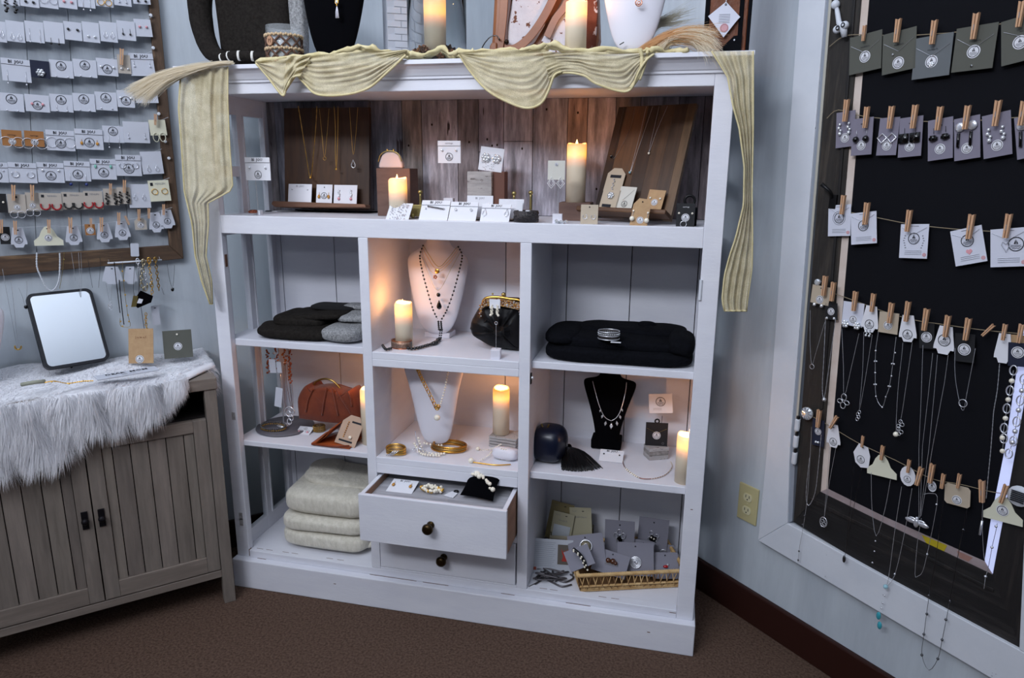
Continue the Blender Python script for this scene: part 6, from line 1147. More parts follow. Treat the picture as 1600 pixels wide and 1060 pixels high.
for u, w0, h0, h1, lb, ek, ex, ez in ((676, 47, 317, 344, 'left front BI JOU card with a dark crystal bar', 'stud', .32, .42), (721, 45, 318, 344, 'middle front BI JOU card with silver knot studs', 'crystal', .28, .42), (772, 47, 322, 346, 'right front BI JOU card with open silver loops', 'tear', .38, .25)):
    r_, w_, h = free_card(u, h0, h1, w0, .018, SH1, lb+' on the top compartment shelf edge', CARDW, lean=.62, scale_h=1.12, group='front BI JOU cards'); bijou(r_, w_, h); ears(r_, ek, w_*ex, -h*ez, 1.2)
    if 'bar' in lb: g = G(); [g.ball((-w_*.25+k*w_*.055, -.004, -h*(.32+.012*k)), .0022, 6, 4) for k in range(11)]; g.obj('crystal_bar', GUN, r_, True)
r_, w_, h = free_card(749, 293, 327, 42, .07, SH1+.008, 'white card with small hoops behind the middle BI JOU card', CARDW, lean=.15); text('BI  JOU', h*.14, INKG, r_, 0, -h*.12); ears(r_, 'hoop', w_*.33, -h*.35, .9)
r_, w_, h = free_card(798, 298, 328, 40, .065, SH1+.008, 'glossy white card with pink floral studs behind the brass post', CARDW, lean=.15); ears(r_, 'pinkstud', w_*.3, -h*.45, 1.3); ears(r_, 'flower', w_*.2, -h*.7, .6)
r_, w_, h = free_card(811, 302, 331, 10, .05, SH1+.008, 'narrow white tag leaning right of the brass post', CARDW, lean=.1, name='tag', cat='tag')
holder(702, .128, 297, 310, 240, 'white cube card holder with long wire left of centre', z=SH1+.0285); 
r_, w_, h = free_card(702, 220, 255, 37, .126, ony(702, 255, .126).z, 'white card with two dark studs high on a wire holder', CARDW, lean=.02); G().box(-w_/2, w_/2, -.0018, 0, -h*.22, 0).obj('folded_strip', CARDW, r_); text('earrings', h*.12, INKG, r_, 0, -h*.11, -.0026); line(r_, -w_/2, w_/2, -h*.235, INK); ears(r_, 'crystal', w_*.31, -h*.42, 1); logo(r_, 0, -h*.72, h*.18)
WW = mat('whitewashed_block', '94908f', .8, col2='b7b3b2', scale=14, stretch=(1, 1, 5), detail=6, spots=.62, spotcol='6f6866', spotscale=30)
x0_ = xat(752, .17, SH1); z0 = ony(752, 296, .17).z; z1 = ony(752, 268, .17).z; single(G().box(-.035, .035, -.02, .03, 0, z1-SH1), 'wooden_riser', WW, (x0_, .17, SH1), I3, uniq('whitewashed wooden block under the tilted flower earring card'), 'riser', bevel=.002)
single(G().box(-.018, .018, -.02, .02, 0, z1-SH1), 'wooden_riser', mat('reddish_block', '6d4a3f', .8), (xat(781, .185, SH1), .185, SH1), I3, uniq('reddish brown wooden block right of the whitewashed block'), 'riser', bevel=.002)
r_, w_, h = free_card(765, 231, 268, 38, .165, ony(764, 268, .165).z+.001, 'tilted white card with large crystal flower earrings on the whitewashed block', CARDW, lean=.1, roll=.12); ears(r_, 'flower', w_*.22, -h*.45, 1.35); g = G(); random.seed(9); [g.ball((random.uniform(-w_*.4, w_*.4), -.004, -h*random.uniform(.3, .95)), .0013, 5, 3) for _ in range(40)]; g.obj('crystal_spray', CRYST, r_)
r = root('cuff_bracelet', (xat(822, .036, SH1), .036, SH1+.0005), I3, uniq('dark studded cuff bracelet at the shelf edge right of the BI JOU cards'), 'bracelet'); g = G(); R_ = .0315; g.lathe([(R_, .001), (R_, .030), (R_-.003, .030), (R_-.003, .001)], (0, 0, 0), 36); g.obj('cuff', mat('dark_pave', '2a2728', .5, col2='3d3839', scale=200, bump=.6), r, True)
g = G(); random.seed(4); [g.ball((R_*1.01*math.cos(a), R_*1.01*math.sin(a), random.uniform(.003, .028)), .0014, 5, 3) for a in [random.uniform(0, 2*pi) for _ in range(150)]]; g.obj('studs', GUN, r); G().box(.004, .014, -R_+.004, -R_+.016, .024, .032).obj('price_tag', CARDW, r)
holder(871, .03, 327, 347, 283, 'white cube card holder with crystal base and diamond earrings above'); r_, w_, h = free_card(869, 251, 281, 27, .028, ony(869, 281, .028).z, 'white card carrying big diamond-shaped silver drop earrings', mat('offwhite_card', 'c9c7be', .7), lean=.02); sticker(r_, 0, -h*.2, .0045)
for s_ in (-1, 1):
    for R_, rr_ in ((.0105, .0009), (.0065, .0007)): G().tube([(s_*w_*.27+q[0]*R_, -.003, -h-.007+q[1]*R_*1.35) for q in ((0, 1), (-.6, .2), (-1, -.1), (0, -1), (1, -.1), (.6, .2))], rr_, 5, True).obj('earring', mat('bright_silver', 'f2f2f4', .3, .25), r_)
g = G(); random.seed(8); [g.ball((xat(876, .012, SH1)+random.uniform(-.014, .014), .012+random.uniform(-.006, .008), SH1+.0045+random.random()*.004), .0045, 6, 3) for _ in range(9)]; o_ = g.obj('crystal_drops', CRYST); tag(o_, uniq('loose pile of clear crystals at the foot of the cube card holder'), 'crystals', kind='stuff')
y_ = .17; zt = ony(900, 316, y_).z; single(G().box(-.040, .045, -.03, .04, 0, zt-SH1), 'wooden_riser', WR, (xat(898, y_, SH1), y_, SH1), I3, uniq('low dark wooden block under the right candle of the top compartment'), 'riser', bevel=.002)
candle(900, y_, zt, 89, 'tall right lit candle of the top compartment on a low wooden block', rad=.0262, power=.2)
# right walnut board, leaning back and turned
yB = .12; base_c = onz(985, 343, SH1); p00, p10 = Vector((xat(926, .16, SH1), .16, SH1+.012)), Vector((xat(1047, .075, SH1), .075, SH1+.012)); X = p10-p00; wB = X.length; X.normalize(); tl = ony(957, 168, .283); Z_ = (tl-p00); Z_ = (Z_-X*Z_.dot(X)); hB = Z_.length; Z_.normalize(); Y_ = Z_.cross(X).normalized(); Y_ = -Y_ if Y_.y < 0 else Y_
R = Matrix((X, Y_, Z_)).transposed()
r = root('walnut_display', p00, R, uniq('striped walnut board leaning at the right of the top compartment'), 'display board'); ws = [0, .11, .40, .56, .74, .90, 1.0]; cl = ['2a1c14', '573d28', '38271c', '4d3726', '443123', '5e4832']
for k in range(6): G().box(wB*ws[k], wB*ws[k+1]-.0003, 0, .012, 0, hB).obj('board_stave', mat('stave_'+cl[k], shade(cl[k], .85), .45, col2=shade(cl[k], 1.15), scale=8, stretch=(7, 7, .7), detail=8), r)
G().box(-.03, wB+.002, -.045, -.001, 0, .012).obj('ledge', mat('walnut_ledge_r', '6b4c33', .5, col2='4f3524', scale=7, stretch=(.7, 6, 6)), r, bevel=.003)
def onB(u, v, off=.004): n = Y_; return on(u, v, n, n.dot(p00)-off)
for P_, lb, pd, m_, in (([(975, 168), (968, 200), (957, 245), (965, 240), (985, 200), (992, 168)], 'fine necklace with dark beads at left of the striped board', ('dark', 955, 242), GUN), ([(1010, 166), (1000, 210), (985, 268), (995, 240), (1020, 166)], 'fine silver necklace with blue crystal low on the striped board', ('aqua', 984, 268), SILVER), ([(1030, 166), (1022, 200), (1014, 238), (1026, 205), (1043, 166)], 'fine silver necklace with pearl drop on the striped board', ('pearl', 1014, 238), SILVER)):
    P3 = [onB(u, v) for u, v in P_]; chain_on(P3, lb, m_, .0004, parts=[(pd[0], onB(pd[1], pd[2], .006), .55)], group='necklaces on the striped walnut board')
def bcard(u, vt, vb, wpx, lb, m, shape='rect', off=.03, yaw=0, **k):
    a, b = onB(u+ (vb-vt)*-.28, vb, off), onB(u, vt, off); d = b-a; h = d.length; Zc = d.normalized(); Xc = (X-Zc*X.dot(Zc)).normalized(); Yc = Zc.cross(Xc); r0 = root('earring_card', b, Matrix((Xc, Yc, Zc)).transposed(), uniq(lb), 'card', 'cards on the striped walnut board ledge'); wd = wpx*mpp(a); card_mesh(r0, wd, h, shape, m); return r0, wd, h
r_, w_, h = bcard(966, 263, 299, 31, 'beige luggage-shaped card with crystal bracelet on the striped board', TAN, 'luggage', .010); G().box(-w_*.3, w_*.3, -.001, 0, -h*.42, -h*.3).obj('printed_band', INK, r_); g = G(); [g.ball((-.002+(k % 2)*.003, -.003, -h*(.5+.085*k)), .0024, 6, 4) for k in range(6)]; g.obj('bracelet_stones', CRYST, r_)
r_, w_, h = bcard(957, 297, 327, 31, 'beige card with a silver knot above the striped board ledge', TAN, off=.022); ears(r_, 'flower', .001, -h*.3, 1.0, .0); G().box(-w_*.35, w_*.15, -.001, 0, -h*.9, -h*.75).obj('printed_band', INK, r_)
r_, w_, h = bcard(983, 292, 328, 28, 'cream-white card with fine chain and logo on the striped board ledge', mat('offwhite_card'), off=.022); logo(r_, 0, -h*.75, .0085); G().tube([(w_*.4, -.002, -h*.12), (-w_*.15, -.002, -h*.6)], .0004, 4).obj('fine_chain', SILVER, r_)
r_, w_, h = bcard(1028, 297, 327, 28, 'kraft card with sticker and two pearl studs on the striped board', KRAFT, off=.018); sticker(r_, 0, -h*.65, .0085); ears(r_, 'pearlstud', w_*.3, -h*.45)
r_, w_, h = free_card(920, 315, 346, 27, .025, SH1, 'beige card with looped wire earrings left of the striped board', TAN, lean=.12); ears(r_, 'openhoop', w_*.24, -h*.5, .7); G().ball((0, -.001, -h*.12), .0018, 6, 4).obj('punched_hole', INK, r_)
r_, w_, h = free_card(997, 308, 351, 27, .012, SH1, 'kraft luggage-shaped card with two big pearl drops at the shelf edge', KRAFT, 'luggage', lean=.3, roll=.12); ears(r_, 'bigpearl', w_*.42, -h*.5, .95); sticker(r_, .002, -h*.78, .0085); G().ball((0, -.001, -h*.12), .0018, 6, 4).obj('punched_hole', INK, r_)
r_, w_, h = free_card(1070, 316, 353, 28, .020, SH1, 'black earring card with pearls and hoop beside the right post', CARDK, lean=.12); sticker(r_, 0, -h*.6, .0095); ears(r_, 'pearlstud', w_*.36, -h*.42, .9); ears(r_, 'hoop', -.004, -h*.75, .8, -.0041); text('earrings', .005, INKW, r_, 0, -h*.15)
r = root('ring_display', (xat(1075, .07, SH1), .07, SH1), I3, uniq('black ring-shaped display behind the black earring card'), 'stand'); G().box(-.02, .02, -.015, .015, 0, .045).obj('block', BLKF, r, bevel=.002); G().ring((0, -.004, .062), .012, .004, 18, 6).obj('ring_loop', BLACKM, r, True)
# ---------------------------------------------------------------- folded clothes
def folded(name, loc, R, parts, label, m2=None, cat='sweater'):
    r = root(name, loc, R, uniq(label), cat)
    for nm, c, d, m, e, ns, na, Rr in parts: g = G(); blob(g, c, d, e, 44, 22, ns, na, Rr); g.v = [(x, y, max(.0012, z)) for x, y, z in g.v]; g.obj(nm, m, r, True)
    return r
a, b = onz(395, 532, SLA), onz(563, 544, SLA); cx_ = (a.x+b.x)/2
folded('folded_sweater', (cx_, .14, SLA), I3, [('fold', (-.062, .0, .018), (.262, .22, .036), KNIT, .45, 34, .004, I3), ('fold', (-.075, .02, .044), (.17, .17, .036), KNIT, .5, 40, .005, rz(.15)), ('fold', (-.02, .03, .060), (.20, .16, .026), KNIT, .5, 34, .004, ry(-.08)), ('collar', (-.150, -.05, .022), (.07, .10, .036), KNIT, .7, 40, .003, rz(.5)), ('collar', (.01, .05, .078), (.15, .09, .018), mat('dark_lining', '141416', .95), .6, 30, .003, I3),
   ('sleeve', (.095, -.02, .024), (.13, .185, .046), GREYK, .5, 34, .004, rz(-.12)), ('sleeve', (.10, .03, .058), (.125, .13, .030), GREYK, .55, 34, .004, rz(.2)), ('sleeve', (.085, .055, .082), (.09, .06, .014), GREYK, .5, 30, .002, I3)], 'folded charcoal sweater with speckled grey sleeves on the upper left shelf')
BK2 = mat('black_knit', '08090d', .95, col2='0f1016', scale=120, bump=.6, spec=.12)
a, b = onz(838, 572, SRA), onz(1088, 585, SRA); cx_ = (a.x+b.x)/2-.002
folded('folded_sweater', (cx_, .148, SRA), I3, [('fold', (.0, .0, .019), (.395, .235, .038), BK2, .35, 26, .004, I3), ('fold', (-.01, .015, .047), (.385, .215, .036), BK2, .4, 24, .004, ry(.02)), ('fold', (.03, .06, .062), (.30, .13, .028), BK2, .5, 30, .004, I3), ('sleeve', (-.15, .0, .055), (.09, .20, .038), BK2, .6, 30, .004, I3), ('sleeve', (.165, -.02, .050), (.07, .18, .050), BK2, .6, 30, .004, ry(.15)), ('fold', (.07, .07, .075), (.05, .05, .02), BK2, .8, 50, .003, rz(.5))], 'black folded sweaters with a cuff bracelet on the upper right shelf')
zt = SRA+.0665; r = root('cuff_bracelet', (xat(951, .05, zt), .05, zt), I3, uniq('wide silver and black cuff bracelet lying on the black sweaters'), 'bracelet'); R_ = .0275; g = G(); g.lathe([(R_, .001), (R_, .022), (R_-.0015, .022), (R_-.0015, .001)], (0, 0, 0), 36, sy=.8); g.obj('cuff', mat('dark_pave'), r, True)
for z in (.002, .0115, .022): G().ring((0, 0, z), R_+.0003, .0014, 36, 5, axis='z').xf(Matrix.Diagonal((1, .8, 1, 1))).obj('silver_rim', SILVER, r, True)
g = G(); [g.ball((R_*1.01*math.cos(k*pi/16), R_*.81*math.sin(k*pi/16), .0165), .002, 6, 4) for k in range(32)]; g.obj('crystals', CRYST, r); G().box(.008, .034, -.030, -.020, -.002, -.001).obj('price_tag', CARDW, r)
CRM = mat('cream_mohair', 'd0cbbb', .95, col2='e4dfd1', scale=70, stretch=(1, 1, .4), bump=.9, bscale=160, sheen=.3, spec=.1)
a, b = onz(435, 848, SF), onz(580, 862, SF); cx_ = (a.x+b.x)/2+.014
folded('cream_throw', (cx_, .155, SF+.005), I3, [('fold', (.0, .0, .034), (.300, .235, .062), CRM, .42, 22, .004, rz(-.03)), ('fold', (-.004, .0, .085), (.292, .232, .054), CRM, .42, 24, .004, rz(.02)), ('fold', (-.002, .01, .150), (.290, .225, .086), CRM, .42, 20, .005, I3), ('fold', (.012, .04, .196), (.25, .16, .032), CRM, .55, 26, .004, ry(.06)), ('fold', (-.055, .05, .200), (.12, .14, .046), CRM, .6, 26, .004, rz(.3)), ('fold', (.13, -.02, .022), (.06, .12, .035), CRM, .7, 26, .003, I3)], 'stack of folded cream mohair throws on the lower left shelf', cat='throw')
# ---------------------------------------------------------------- middle upper cubby
y_ = .235; bx = xat(687, y_, SMA+.1); zb = ony(687, 522, y_-.03).z
b1 = bust('necklace_bust', (bx, y_, SMA+.012), I3, .197, .290, .045, BPT, WLEA, 'white bust wearing gold and black necklaces in the upper middle cubby'); G().box(-.040, .040, -.03, .03, -.012, .004).obj('foot', WLEA, b1, bevel=.002)
def onbust(pts, y): return [ony(u, v, y-dy) for u, v, dy in pts]
chain_on(onbust([(662, 384, .0), (670, 398, .025), (685, 417, .050), (700, 404, .03), (714, 386, .0)], y_-.022), 'short gold box chain on the white bust of the upper middle cubby', BRASS, .0009, group='necklaces on the upper middle bust')
p = onbust([(660, 386, .0), (668, 402, .025), (683, 421, .050), (701, 408, .03), (716, 388, .0)], y_-.024); n_ = chain_on(p, 'gold necklace with coin on the white bust of the upper middle cubby', GOLD, .0007, group='necklaces on the upper middle bust'); q = ony(683, 424, y_-.078)-p[0]; G().ball(q, .0075, 14, 6, sc=(1, .25, 1)).obj('coin', GOLD, n_, True)
p = onbust([(658, 388, .0), (665, 408, .03), (679, 428, .052), (702, 412, .03), (718, 390, .0)], y_-.024); n_ = chain_on(p, 'thin gold necklace with flower charm on the upper middle bust', GOLD, .0005, group='necklaces on the upper middle bust'); q = ony(680, 433, y_-.080)-p[0]; g = G(); [g.ball(q+Vector((.004*math.cos(k*1.26), 0, .004*math.sin(k*1.26))), .0028, 6, 4) for k in range(5)]; g.obj('flower_charm', RGOLD, n_, True)
p = onbust([(656, 392, .0), (670, 430, .045), (685, 454, .056), (705, 420, .04), (720, 392, .0)], y_-.024); n_ = chain_on(p, 'fine chain with black disc and teardrop on the upper middle bust', BRASS, .0005, group='necklaces on the upper middle bust'); q = ony(685, 461, y_-.084)-p[0]; G().ball(q, .0062, 12, 6, sc=(1, .5, 1)).obj('disc_stone', JET, n_, True); q = ony(686, 470, y_-.085)-p[0]; inst('teardrop_stone', cached('pend_teardrop', lambda: pend_mesh('teardrop')), n_, Matrix.Translation(q) @ Matrix.Scale(1.25, 4))
# long black rosary
P3 = onbust([(661, 384, .0), (656, 400, .015), (660, 425, .04), (668, 455, .055), (677, 485, .06), (684, 499, .062)], y_-.026); P4 = onbust([(716, 386, .0), (722, 400, .015), (717, 425, .04), (709, 455, .055), (698, 485, .06), (690, 499, .062)], y_-.026)
P5 = [ony(687, 503, y_-.088), ony(688, 515, y_-.09)]; tail_ = [onz(686, 530, SMA+.006), onz(680, 536, SMA+.006), onz(666, 540, SMA+.006), onz(656, 543, SMA+.006), onz(645, 545, SMA+.006), onz(636, 544, SMA+.006)]
o = P3[0]; r = root('black_rosary', o, I3, uniq('long black beaded necklace over the upper middle bust, its tail on the shelf'), 'necklace'); g = G()
def along(P, step): 
    Q = smooth_path(P, 10); out = [Q[0]]; acc = 0
    for a_, b_ in zip(Q, Q[1:]):
        acc += (b_-a_).length
        if acc >= step: out.append(b_); acc = 0
    return out
for P in (P3, P4): [g.ball(q-o, .0030, 8, 6) for q in along(P, .0085)]
for q in along(P5, .005): [g.ball(q-o+Vector((dx, 0, 0)), .0034, 8, 6) for dx in (-.004, .004)]
for q in along([P5[-1]]+tail_[:1], .006): g.ball(q-o, .0026, 8, 6); g.ball(q-o+Vector((.005, .002, 0)), .0026, 8, 6)
for k, q in enumerate(along(tail_, .0095)): g.ball(q-o, .0062 if k in (1, 4, 5) else .0045, 10, 7, sc=(1.3, 1, 1))
for q in along([onz(598, 540, SMA+.006), onz(603, 546, SMA+.006), onz(612, 544, SMA+.006)], .007): g.ball(q-o, .0042, 8, 6)
g.obj('beads', JET, r, True); G().tube([q-o for q in smooth_path(P3, 4)], .0005, 4).tube([q-o for q in smooth_path(P4, 4)], .0005, 4).obj('cord', DGOLD, r)
candle(631, .075, SMA, 71, 'lit candle beside the bust in the upper middle cubby', power=.36)
r = root('cuff_bracelet', onz(624, 546, SMA)+Vector((0, .018, 0)), I3, uniq('textured rose gold cuff in front of the upper middle candle'), 'bracelet'); R_ = .0298; g = G(); g.lathe([(R_, .001), (R_, .0225), (R_-.002, .0225), (R_-.002, .001)], (0, 0, 0), 36, sy=.75); g.obj('cuff', mat('antique_rose', '8a6a58', .38, .85, col2='b08b72', scale=80, bump=.4), r, True)
for z in (.001, .0225): G().ring((0, 0, z), R_, .0011, 36, 5, axis='z').xf(Matrix.Diagonal((1, .75, 1, 1))).obj('rim', RGOLD, r, True)
g = G(); [g.tube([(R_*1.01*math.cos(a), R_*.757*math.sin(a), .004), (R_*1.01*math.cos(a), R_*.757*math.sin(a), .020)], .0007, 4) for a in [k*pi/24 for k in range(48)]]; g.obj('ribs', mat('antique_silver', 'a9a19c', .35, .9), r)
# black clutch with jewelled frame
y_ = .13; c_ = xat(778, y_, SMA); r = root('frame_clutch', (c_, y_, SMA+.001), rz(.05), uniq('black pleated clutch with jewelled gold clasp frame in the upper middle cubby'), 'clutch bag'); s_ = mpp((c_, y_, SMA))
def qq(u, v, dy=0): p = ony(u, v, y_+dy); return (p.x-c_, dy, max(.003, p.z-SMA))
out = [(737, 512), (742, 522), (760, 535), (785, 548), (812, 551), (816, 545), (819, 520), (817, 480), (812, 470), (790, 468), (765, 468), (752, 478), (741, 497)]
g = G(); cxp, czp = qq(785, 515)[0], qq(785, 515)[2]; n = len(out)
rings = [(1, 0), (1.0, -.016), (.9, -.030), (.6, -.040), (.2, -.043)]
O = smooth_path([(qq(u, v)[0], qq(u, v)[2], 0) for u, v in out+[out[0]]], 3)[:-1]; n = len(O)
vs = []
for k, (s1, yy) in enumerate(rings): vs += [(cxp+(x-cxp)*s1, yy+(.004*math.sin(i*1.5) if 0 < k < 4 else 0), max(.002, czp+(z-czp)*s1)) for i, (x, z, _) in enumerate(O)]
g.add(vs, [(k*n+i, k*n+(i+1) % n, (k+1)*n+(i+1) % n, (k+1)*n+i) for k in range(len(rings)-1) for i in range(n)]+[tuple(range((len(rings)-1)*n, len(rings)*n))[::-1]]); g.add([(cxp+(x-cxp), .03, max(.002, z)) for x, z, _ in O]+[(x, 0, max(.002, z)) for x, z, _ in O], [(i, (i+1) % n, n+(i+1) % n, n+i) for i in range(n)]+[tuple(range(n))]); g.obj('pleated_body', mat('black_satin', '07080c', .5, spec=.3), r, True)
for u0, v0, u1, v1 in ((770, 486, 748, 516), (776, 488, 764, 530), (785, 490, 782, 540), (795, 490, 800, 545)): G().tube([qq(u0, v0, -.028), qq((u0+u1)/2, (v0+v1)/2, -.040), qq(u1, v1, -.024)], .0022, 6).obj('pleat', mat('black_satin'), r, True)
fr_ = [qq(752, 484, -.024), qq(757, 468, -.024), qq(775, 465, -.024), qq(795, 468, -.024), qq(812, 472, -.024), qq(816, 492, -.024)]; G().tube(smooth_path(fr_, 5), .0042, 8).obj('clasp_frame', GOLD, r, True)
random.seed(3); Q = smooth_path(fr_, 12); bl_ = smooth_path(fr_[:5], 6); g = G(); vs = [p_ for q_ in bl_ for p_ in (q_+Vector((0, -.019, 0)), q_+Vector((0, -.023, -.020)))]; g.add(vs, [(2*k, 2*k+1, 2*k+3, 2*k+2) for k in range(len(bl_)-1)]); g.obj('jewelled_band', mat('pave_band', 'a58a62', .3, .6, col2='6b4a34', scale=240, bump=.7), r, solid=.003)
for m_, nm, nn in ((CRYST, 'clear_stone', 70), (mat('amber_stone'), 'amber_stone', 60), (RGOLD, 'gold_stone', 50)):
    g = G(); [g.ball(random.choice(Q)+Vector((random.uniform(-.004, .004), -.0225-random.random()*.003, -random.random()*.019)), random.uniform(.0014, .0024), 5, 3) for _ in range(nn)]; g.obj(nm, m_, r)
G().ball(qq(786, 461, -.024), .0062, 12, 8).obj('ball_clasp', BRASS, r, True); G().ball(qq(769, 460, -.024), .003, 8, 6).obj('hinge_ball', BRASS, r, True)
holder(775, .022, 543, 560, 505, 'white cube holder carrying white tassel earrings before the clutch', z=SMA); r_, w_, h = free_card(773, 468, 482, 17, .020, ony(773, 482, .02).z, 'small white card with pale bead tassel earrings before the clutch', CARDW, lean=.02)
g = G(); random.seed(6); [g.ball((s1*w_*.26+random.uniform(-.003, .003), -.003, -h*.6-random.random()*.026), .0016, 5, 3) for s1 in (-1, 1) for _ in range(40)]; g.obj('bead_tassel', PEARL, r_); ears(r_, 'bigpearl', w_*.36, -h*1.3, .55)
# ---------------------------------------------------------------- middle lower cubby
y_ = .14; bx = xat(684, y_, SMB+.1); NB = [(.12, 0), (.34, .02), (.46, .08), (.57, .22), (.69, .44), (.80, .64), (.92, .78), (1.0, .88), (.97, 1.0)]
b2_ = bust('necklace_bust', (bx+.004, y_, SMB+.010), ry(-.05), .196, .268, .044, NB, WLEA, 'narrow white bust with gold pearl pendant chain in the lower middle cubby')
pL = onbust([(651, 574, .0), (658, 590, .02), (668, 610, .04), (679, 632, .055)], y_-.045); pR = onbust([(701, 574, .0), (698, 592, .02), (694, 612, .04), (688, 632, .055)], y_-.045); o = pL[0]; r = root('pendant_necklace', o, I3, uniq('gold link and pearl chain with a pearl drop on the narrow white bust'), 'necklace')
g = G(); Qs = along(pL, .0068)
for k, q in enumerate(Qs): sub = G().ring((0, 0, 0), .0048, .0014, 10, 5, sz=1.35, sx=.8).xf(Matrix.Translation(q-o) @ Matrix.Rotation((k % 2)*1.0, 4, 'Z')); g.add(sub.v, sub.f)
g.obj('gold_links', GOLD, r, True); g = G(); [g.ball(q-o, .0030, 7, 5) for q in along(pR, .0060)]; g.obj('pearl_strand', PEARL, r, True); q = ony(683, 637, y_-.104)-o; g = G(); [g.ring(q+Vector((dx, 0, dz)), .0055, .0018, 12, 5) for dx, dz in ((-.003, .002), (.003, .003), (0, -.002))]; g.obj('knot_clasp', GOLD, r, True); G().ball(ony(683, 653, y_-.106)-o, .0088, 14, 9).obj('pearl_drop', PEARL, r, True)
r = root('gold_bangles', (xat(712, .10, SMB), .10, SMB+.003), I3, uniq('stacked gold bangles round the foot of the narrow white bust'), 'bangle', 'bangles in the lower middle cubby')
for k in range(3): G().ring((-.022+.002*k, .0, .003+.0062*k), .052-.001*k, .0032, 44, 7, axis='z').xf(Matrix.Diagonal((1, .62, 1, 1))).obj('bangle', mat('bright_gold', 'c28b3c', .22, 1) if k != 1 else mat('antique_gold'), r, True)
r = root('pearl_strands', (xat(672, .06, SMB), .055, SMB+.004), I3, uniq('tangled white pearl necklaces lying before the narrow white bust'), 'necklace'); g = G()
for P in (((-.045, .03, .03), (-.020, .0, .006), (.012, -.010, .003), (.045, .0, .003)), ((-.050, .010, .020), (-.025, -.012, .004), (.0, -.022, .003), (.036, -.018, .003)), ((-.030, .04, .012), (.0, .05, .004), (.02, .06, .003))): [g.ball(q, .0038, 7, 5) for q in along(P, .0074)]
g.obj('pearls', PEARL, r, True); g = G(); [g.tube(smooth_path(P, 6), .0014, 5) for P in (((-.060, .045, .045), (-.045, .02, .022), (-.020, -.004, .010), (.010, -.020, .004)), ((-.052, -.005, .004), (-.040, .012, .020), (-.034, -.002, .020), (-.030, -.020, .003)), ((-.050, .0, .008), (-.03, -.005, .012), (-.012, .0, .008)))]; g.obj('silver_strand', SILVER, r, True)
r = root('cuff_bracelet', onz(616, 713, SMB)+Vector((0, .015, 0)), I3, uniq('gold crossover cuff at the left of the lower middle cubby'), 'bracelet'); R_ = .0285
for k in range(5): G().ring((0, 0, .004+.0042*k), R_, .0023, 36, 6, axis='z', a0=-.3, a1=2*pi-.3).xf(Matrix.Diagonal((1, .72, 1, 1)) @ Matrix.Rotation(.05*(k-2), 4, 'X')).obj('band', mat('antique_gold') if k % 2 else GOLD, r, True)
for dx in (-.006, 0, .006): G().tube([(-.016+dx, -R_*.75-.001, .003), (.0+dx, -R_*.75-.004, .012), (.012+dx, -R_*.75-.001, .022)], .0012, 5).obj('crossover_strand', SILVER, r, True)
def slate_stack(name, u, v, z, wpx, dpt, n, th, yaw, m, label, gp):
    p = onz(u, v, z); s_ = mpp(p); w2 = wpx*s_/2; r = root(name, p+Vector((0, dpt/2, 0)), rz(yaw), uniq(label), 'riser', gp); random.seed(int(u))
    for k in range(n): a_ = random.uniform(-.05, .05); G().box(-w2, w2, -dpt/2, dpt/2, k*th+.0005, (k+1)*th-.0012).obj('slat', m, r, bevel=.0015, T=Matrix.Translation((random.uniform(-.002, .002), 0, 0)) @ Matrix.Rotation(a_, 4, 'Z'))
    return r
st_ = slate_stack('wooden_coasters', 787, 702, SMB, 46, .066, 4, .0092, -.15, WW, 'stack of grey weathered wooden blocks under the candle in the lower middle cubby', 'weathered wooden stacks')
slate_stack('wooden_coasters', 812, 700, SMB, 22, .05, 5, .0075, .5, WW, 'second weathered stack behind the divider in the lower middle cubby', 'weathered wooden stacks')
candle(783, st_.location.y-.0, SMB+.0375, 74, 'lit candle on grey weathered blocks in the lower middle cubby', power=.34)
p = onz(787, 722, SMB); r = root('pillow_display', p+Vector((0, .02, .001)), rz(-.15), uniq('small white pillow wrapped with a pearl bracelet in the lower middle cubby'), 'display pillow'); g = G(); blob(g, (0, 0, .016), (.076, .056, .036), .55, 26, 14); g.obj('pillow', WLEA, r, True, T=Matrix.Rotation(-.3, 4, 'X')); g = G(); [g.ball((.026*math.cos(a), -.012+.004*math.sin(a*3), .018+.018*math.sin(a)), .0026, 7, 5) for a in [k*2*pi/24 for k in range(24)]]; g.obj('bracelet_pearls', PEARL, r, True)
P3 = [onz(u, v, SMB+.004) for u, v in ((736, 722), (750, 724), (775, 727), (798, 726))]; o = P3[0]; r = root('pearl_bracelet', o, I3, uniq('gold bracelet ending in one big pearl at the lower middle cubby edge'), 'bracelet'); G().tube([q-o for q in smooth_path(P3, 5)], .0018, 6).obj('gold_band', GOLD, r, True); G().ball((0, 0, .004), .0082, 14, 10).obj('big_pearl', PEARL, r, True); g = G(); [g.ball(q-o, .0022, 6, 4) for q in along([onz(750, 720, SMB+.006), onz(762, 713, SMB+.008), onz(768, 706, SMB+.010)], .005)]; g.obj('seed_pearls', PEARL, r, True)
g = G(); [g.ball(q, .0022, 6, 4) for q in along([(0, 0, 0), Vector(onz(762, 700, SMB+.004)-onz(750, 700, SMB+.004))*1.3, Vector(onz(790, 690, SMB+.05)-onz(750, 700, SMB+.004))*.9], .006)]; p = onz(748, 703, SMB+.004); r = root('pearl_necklace', p, I3, uniq('thin pearl necklace trailing from the weathered blocks onto the shelf'), 'necklace'); g.obj('seed_pearls', PEARL, r, True); G().ball((-.003, 0, .003), .006, 12, 8).obj('end_pearl', PEARL, r, True)
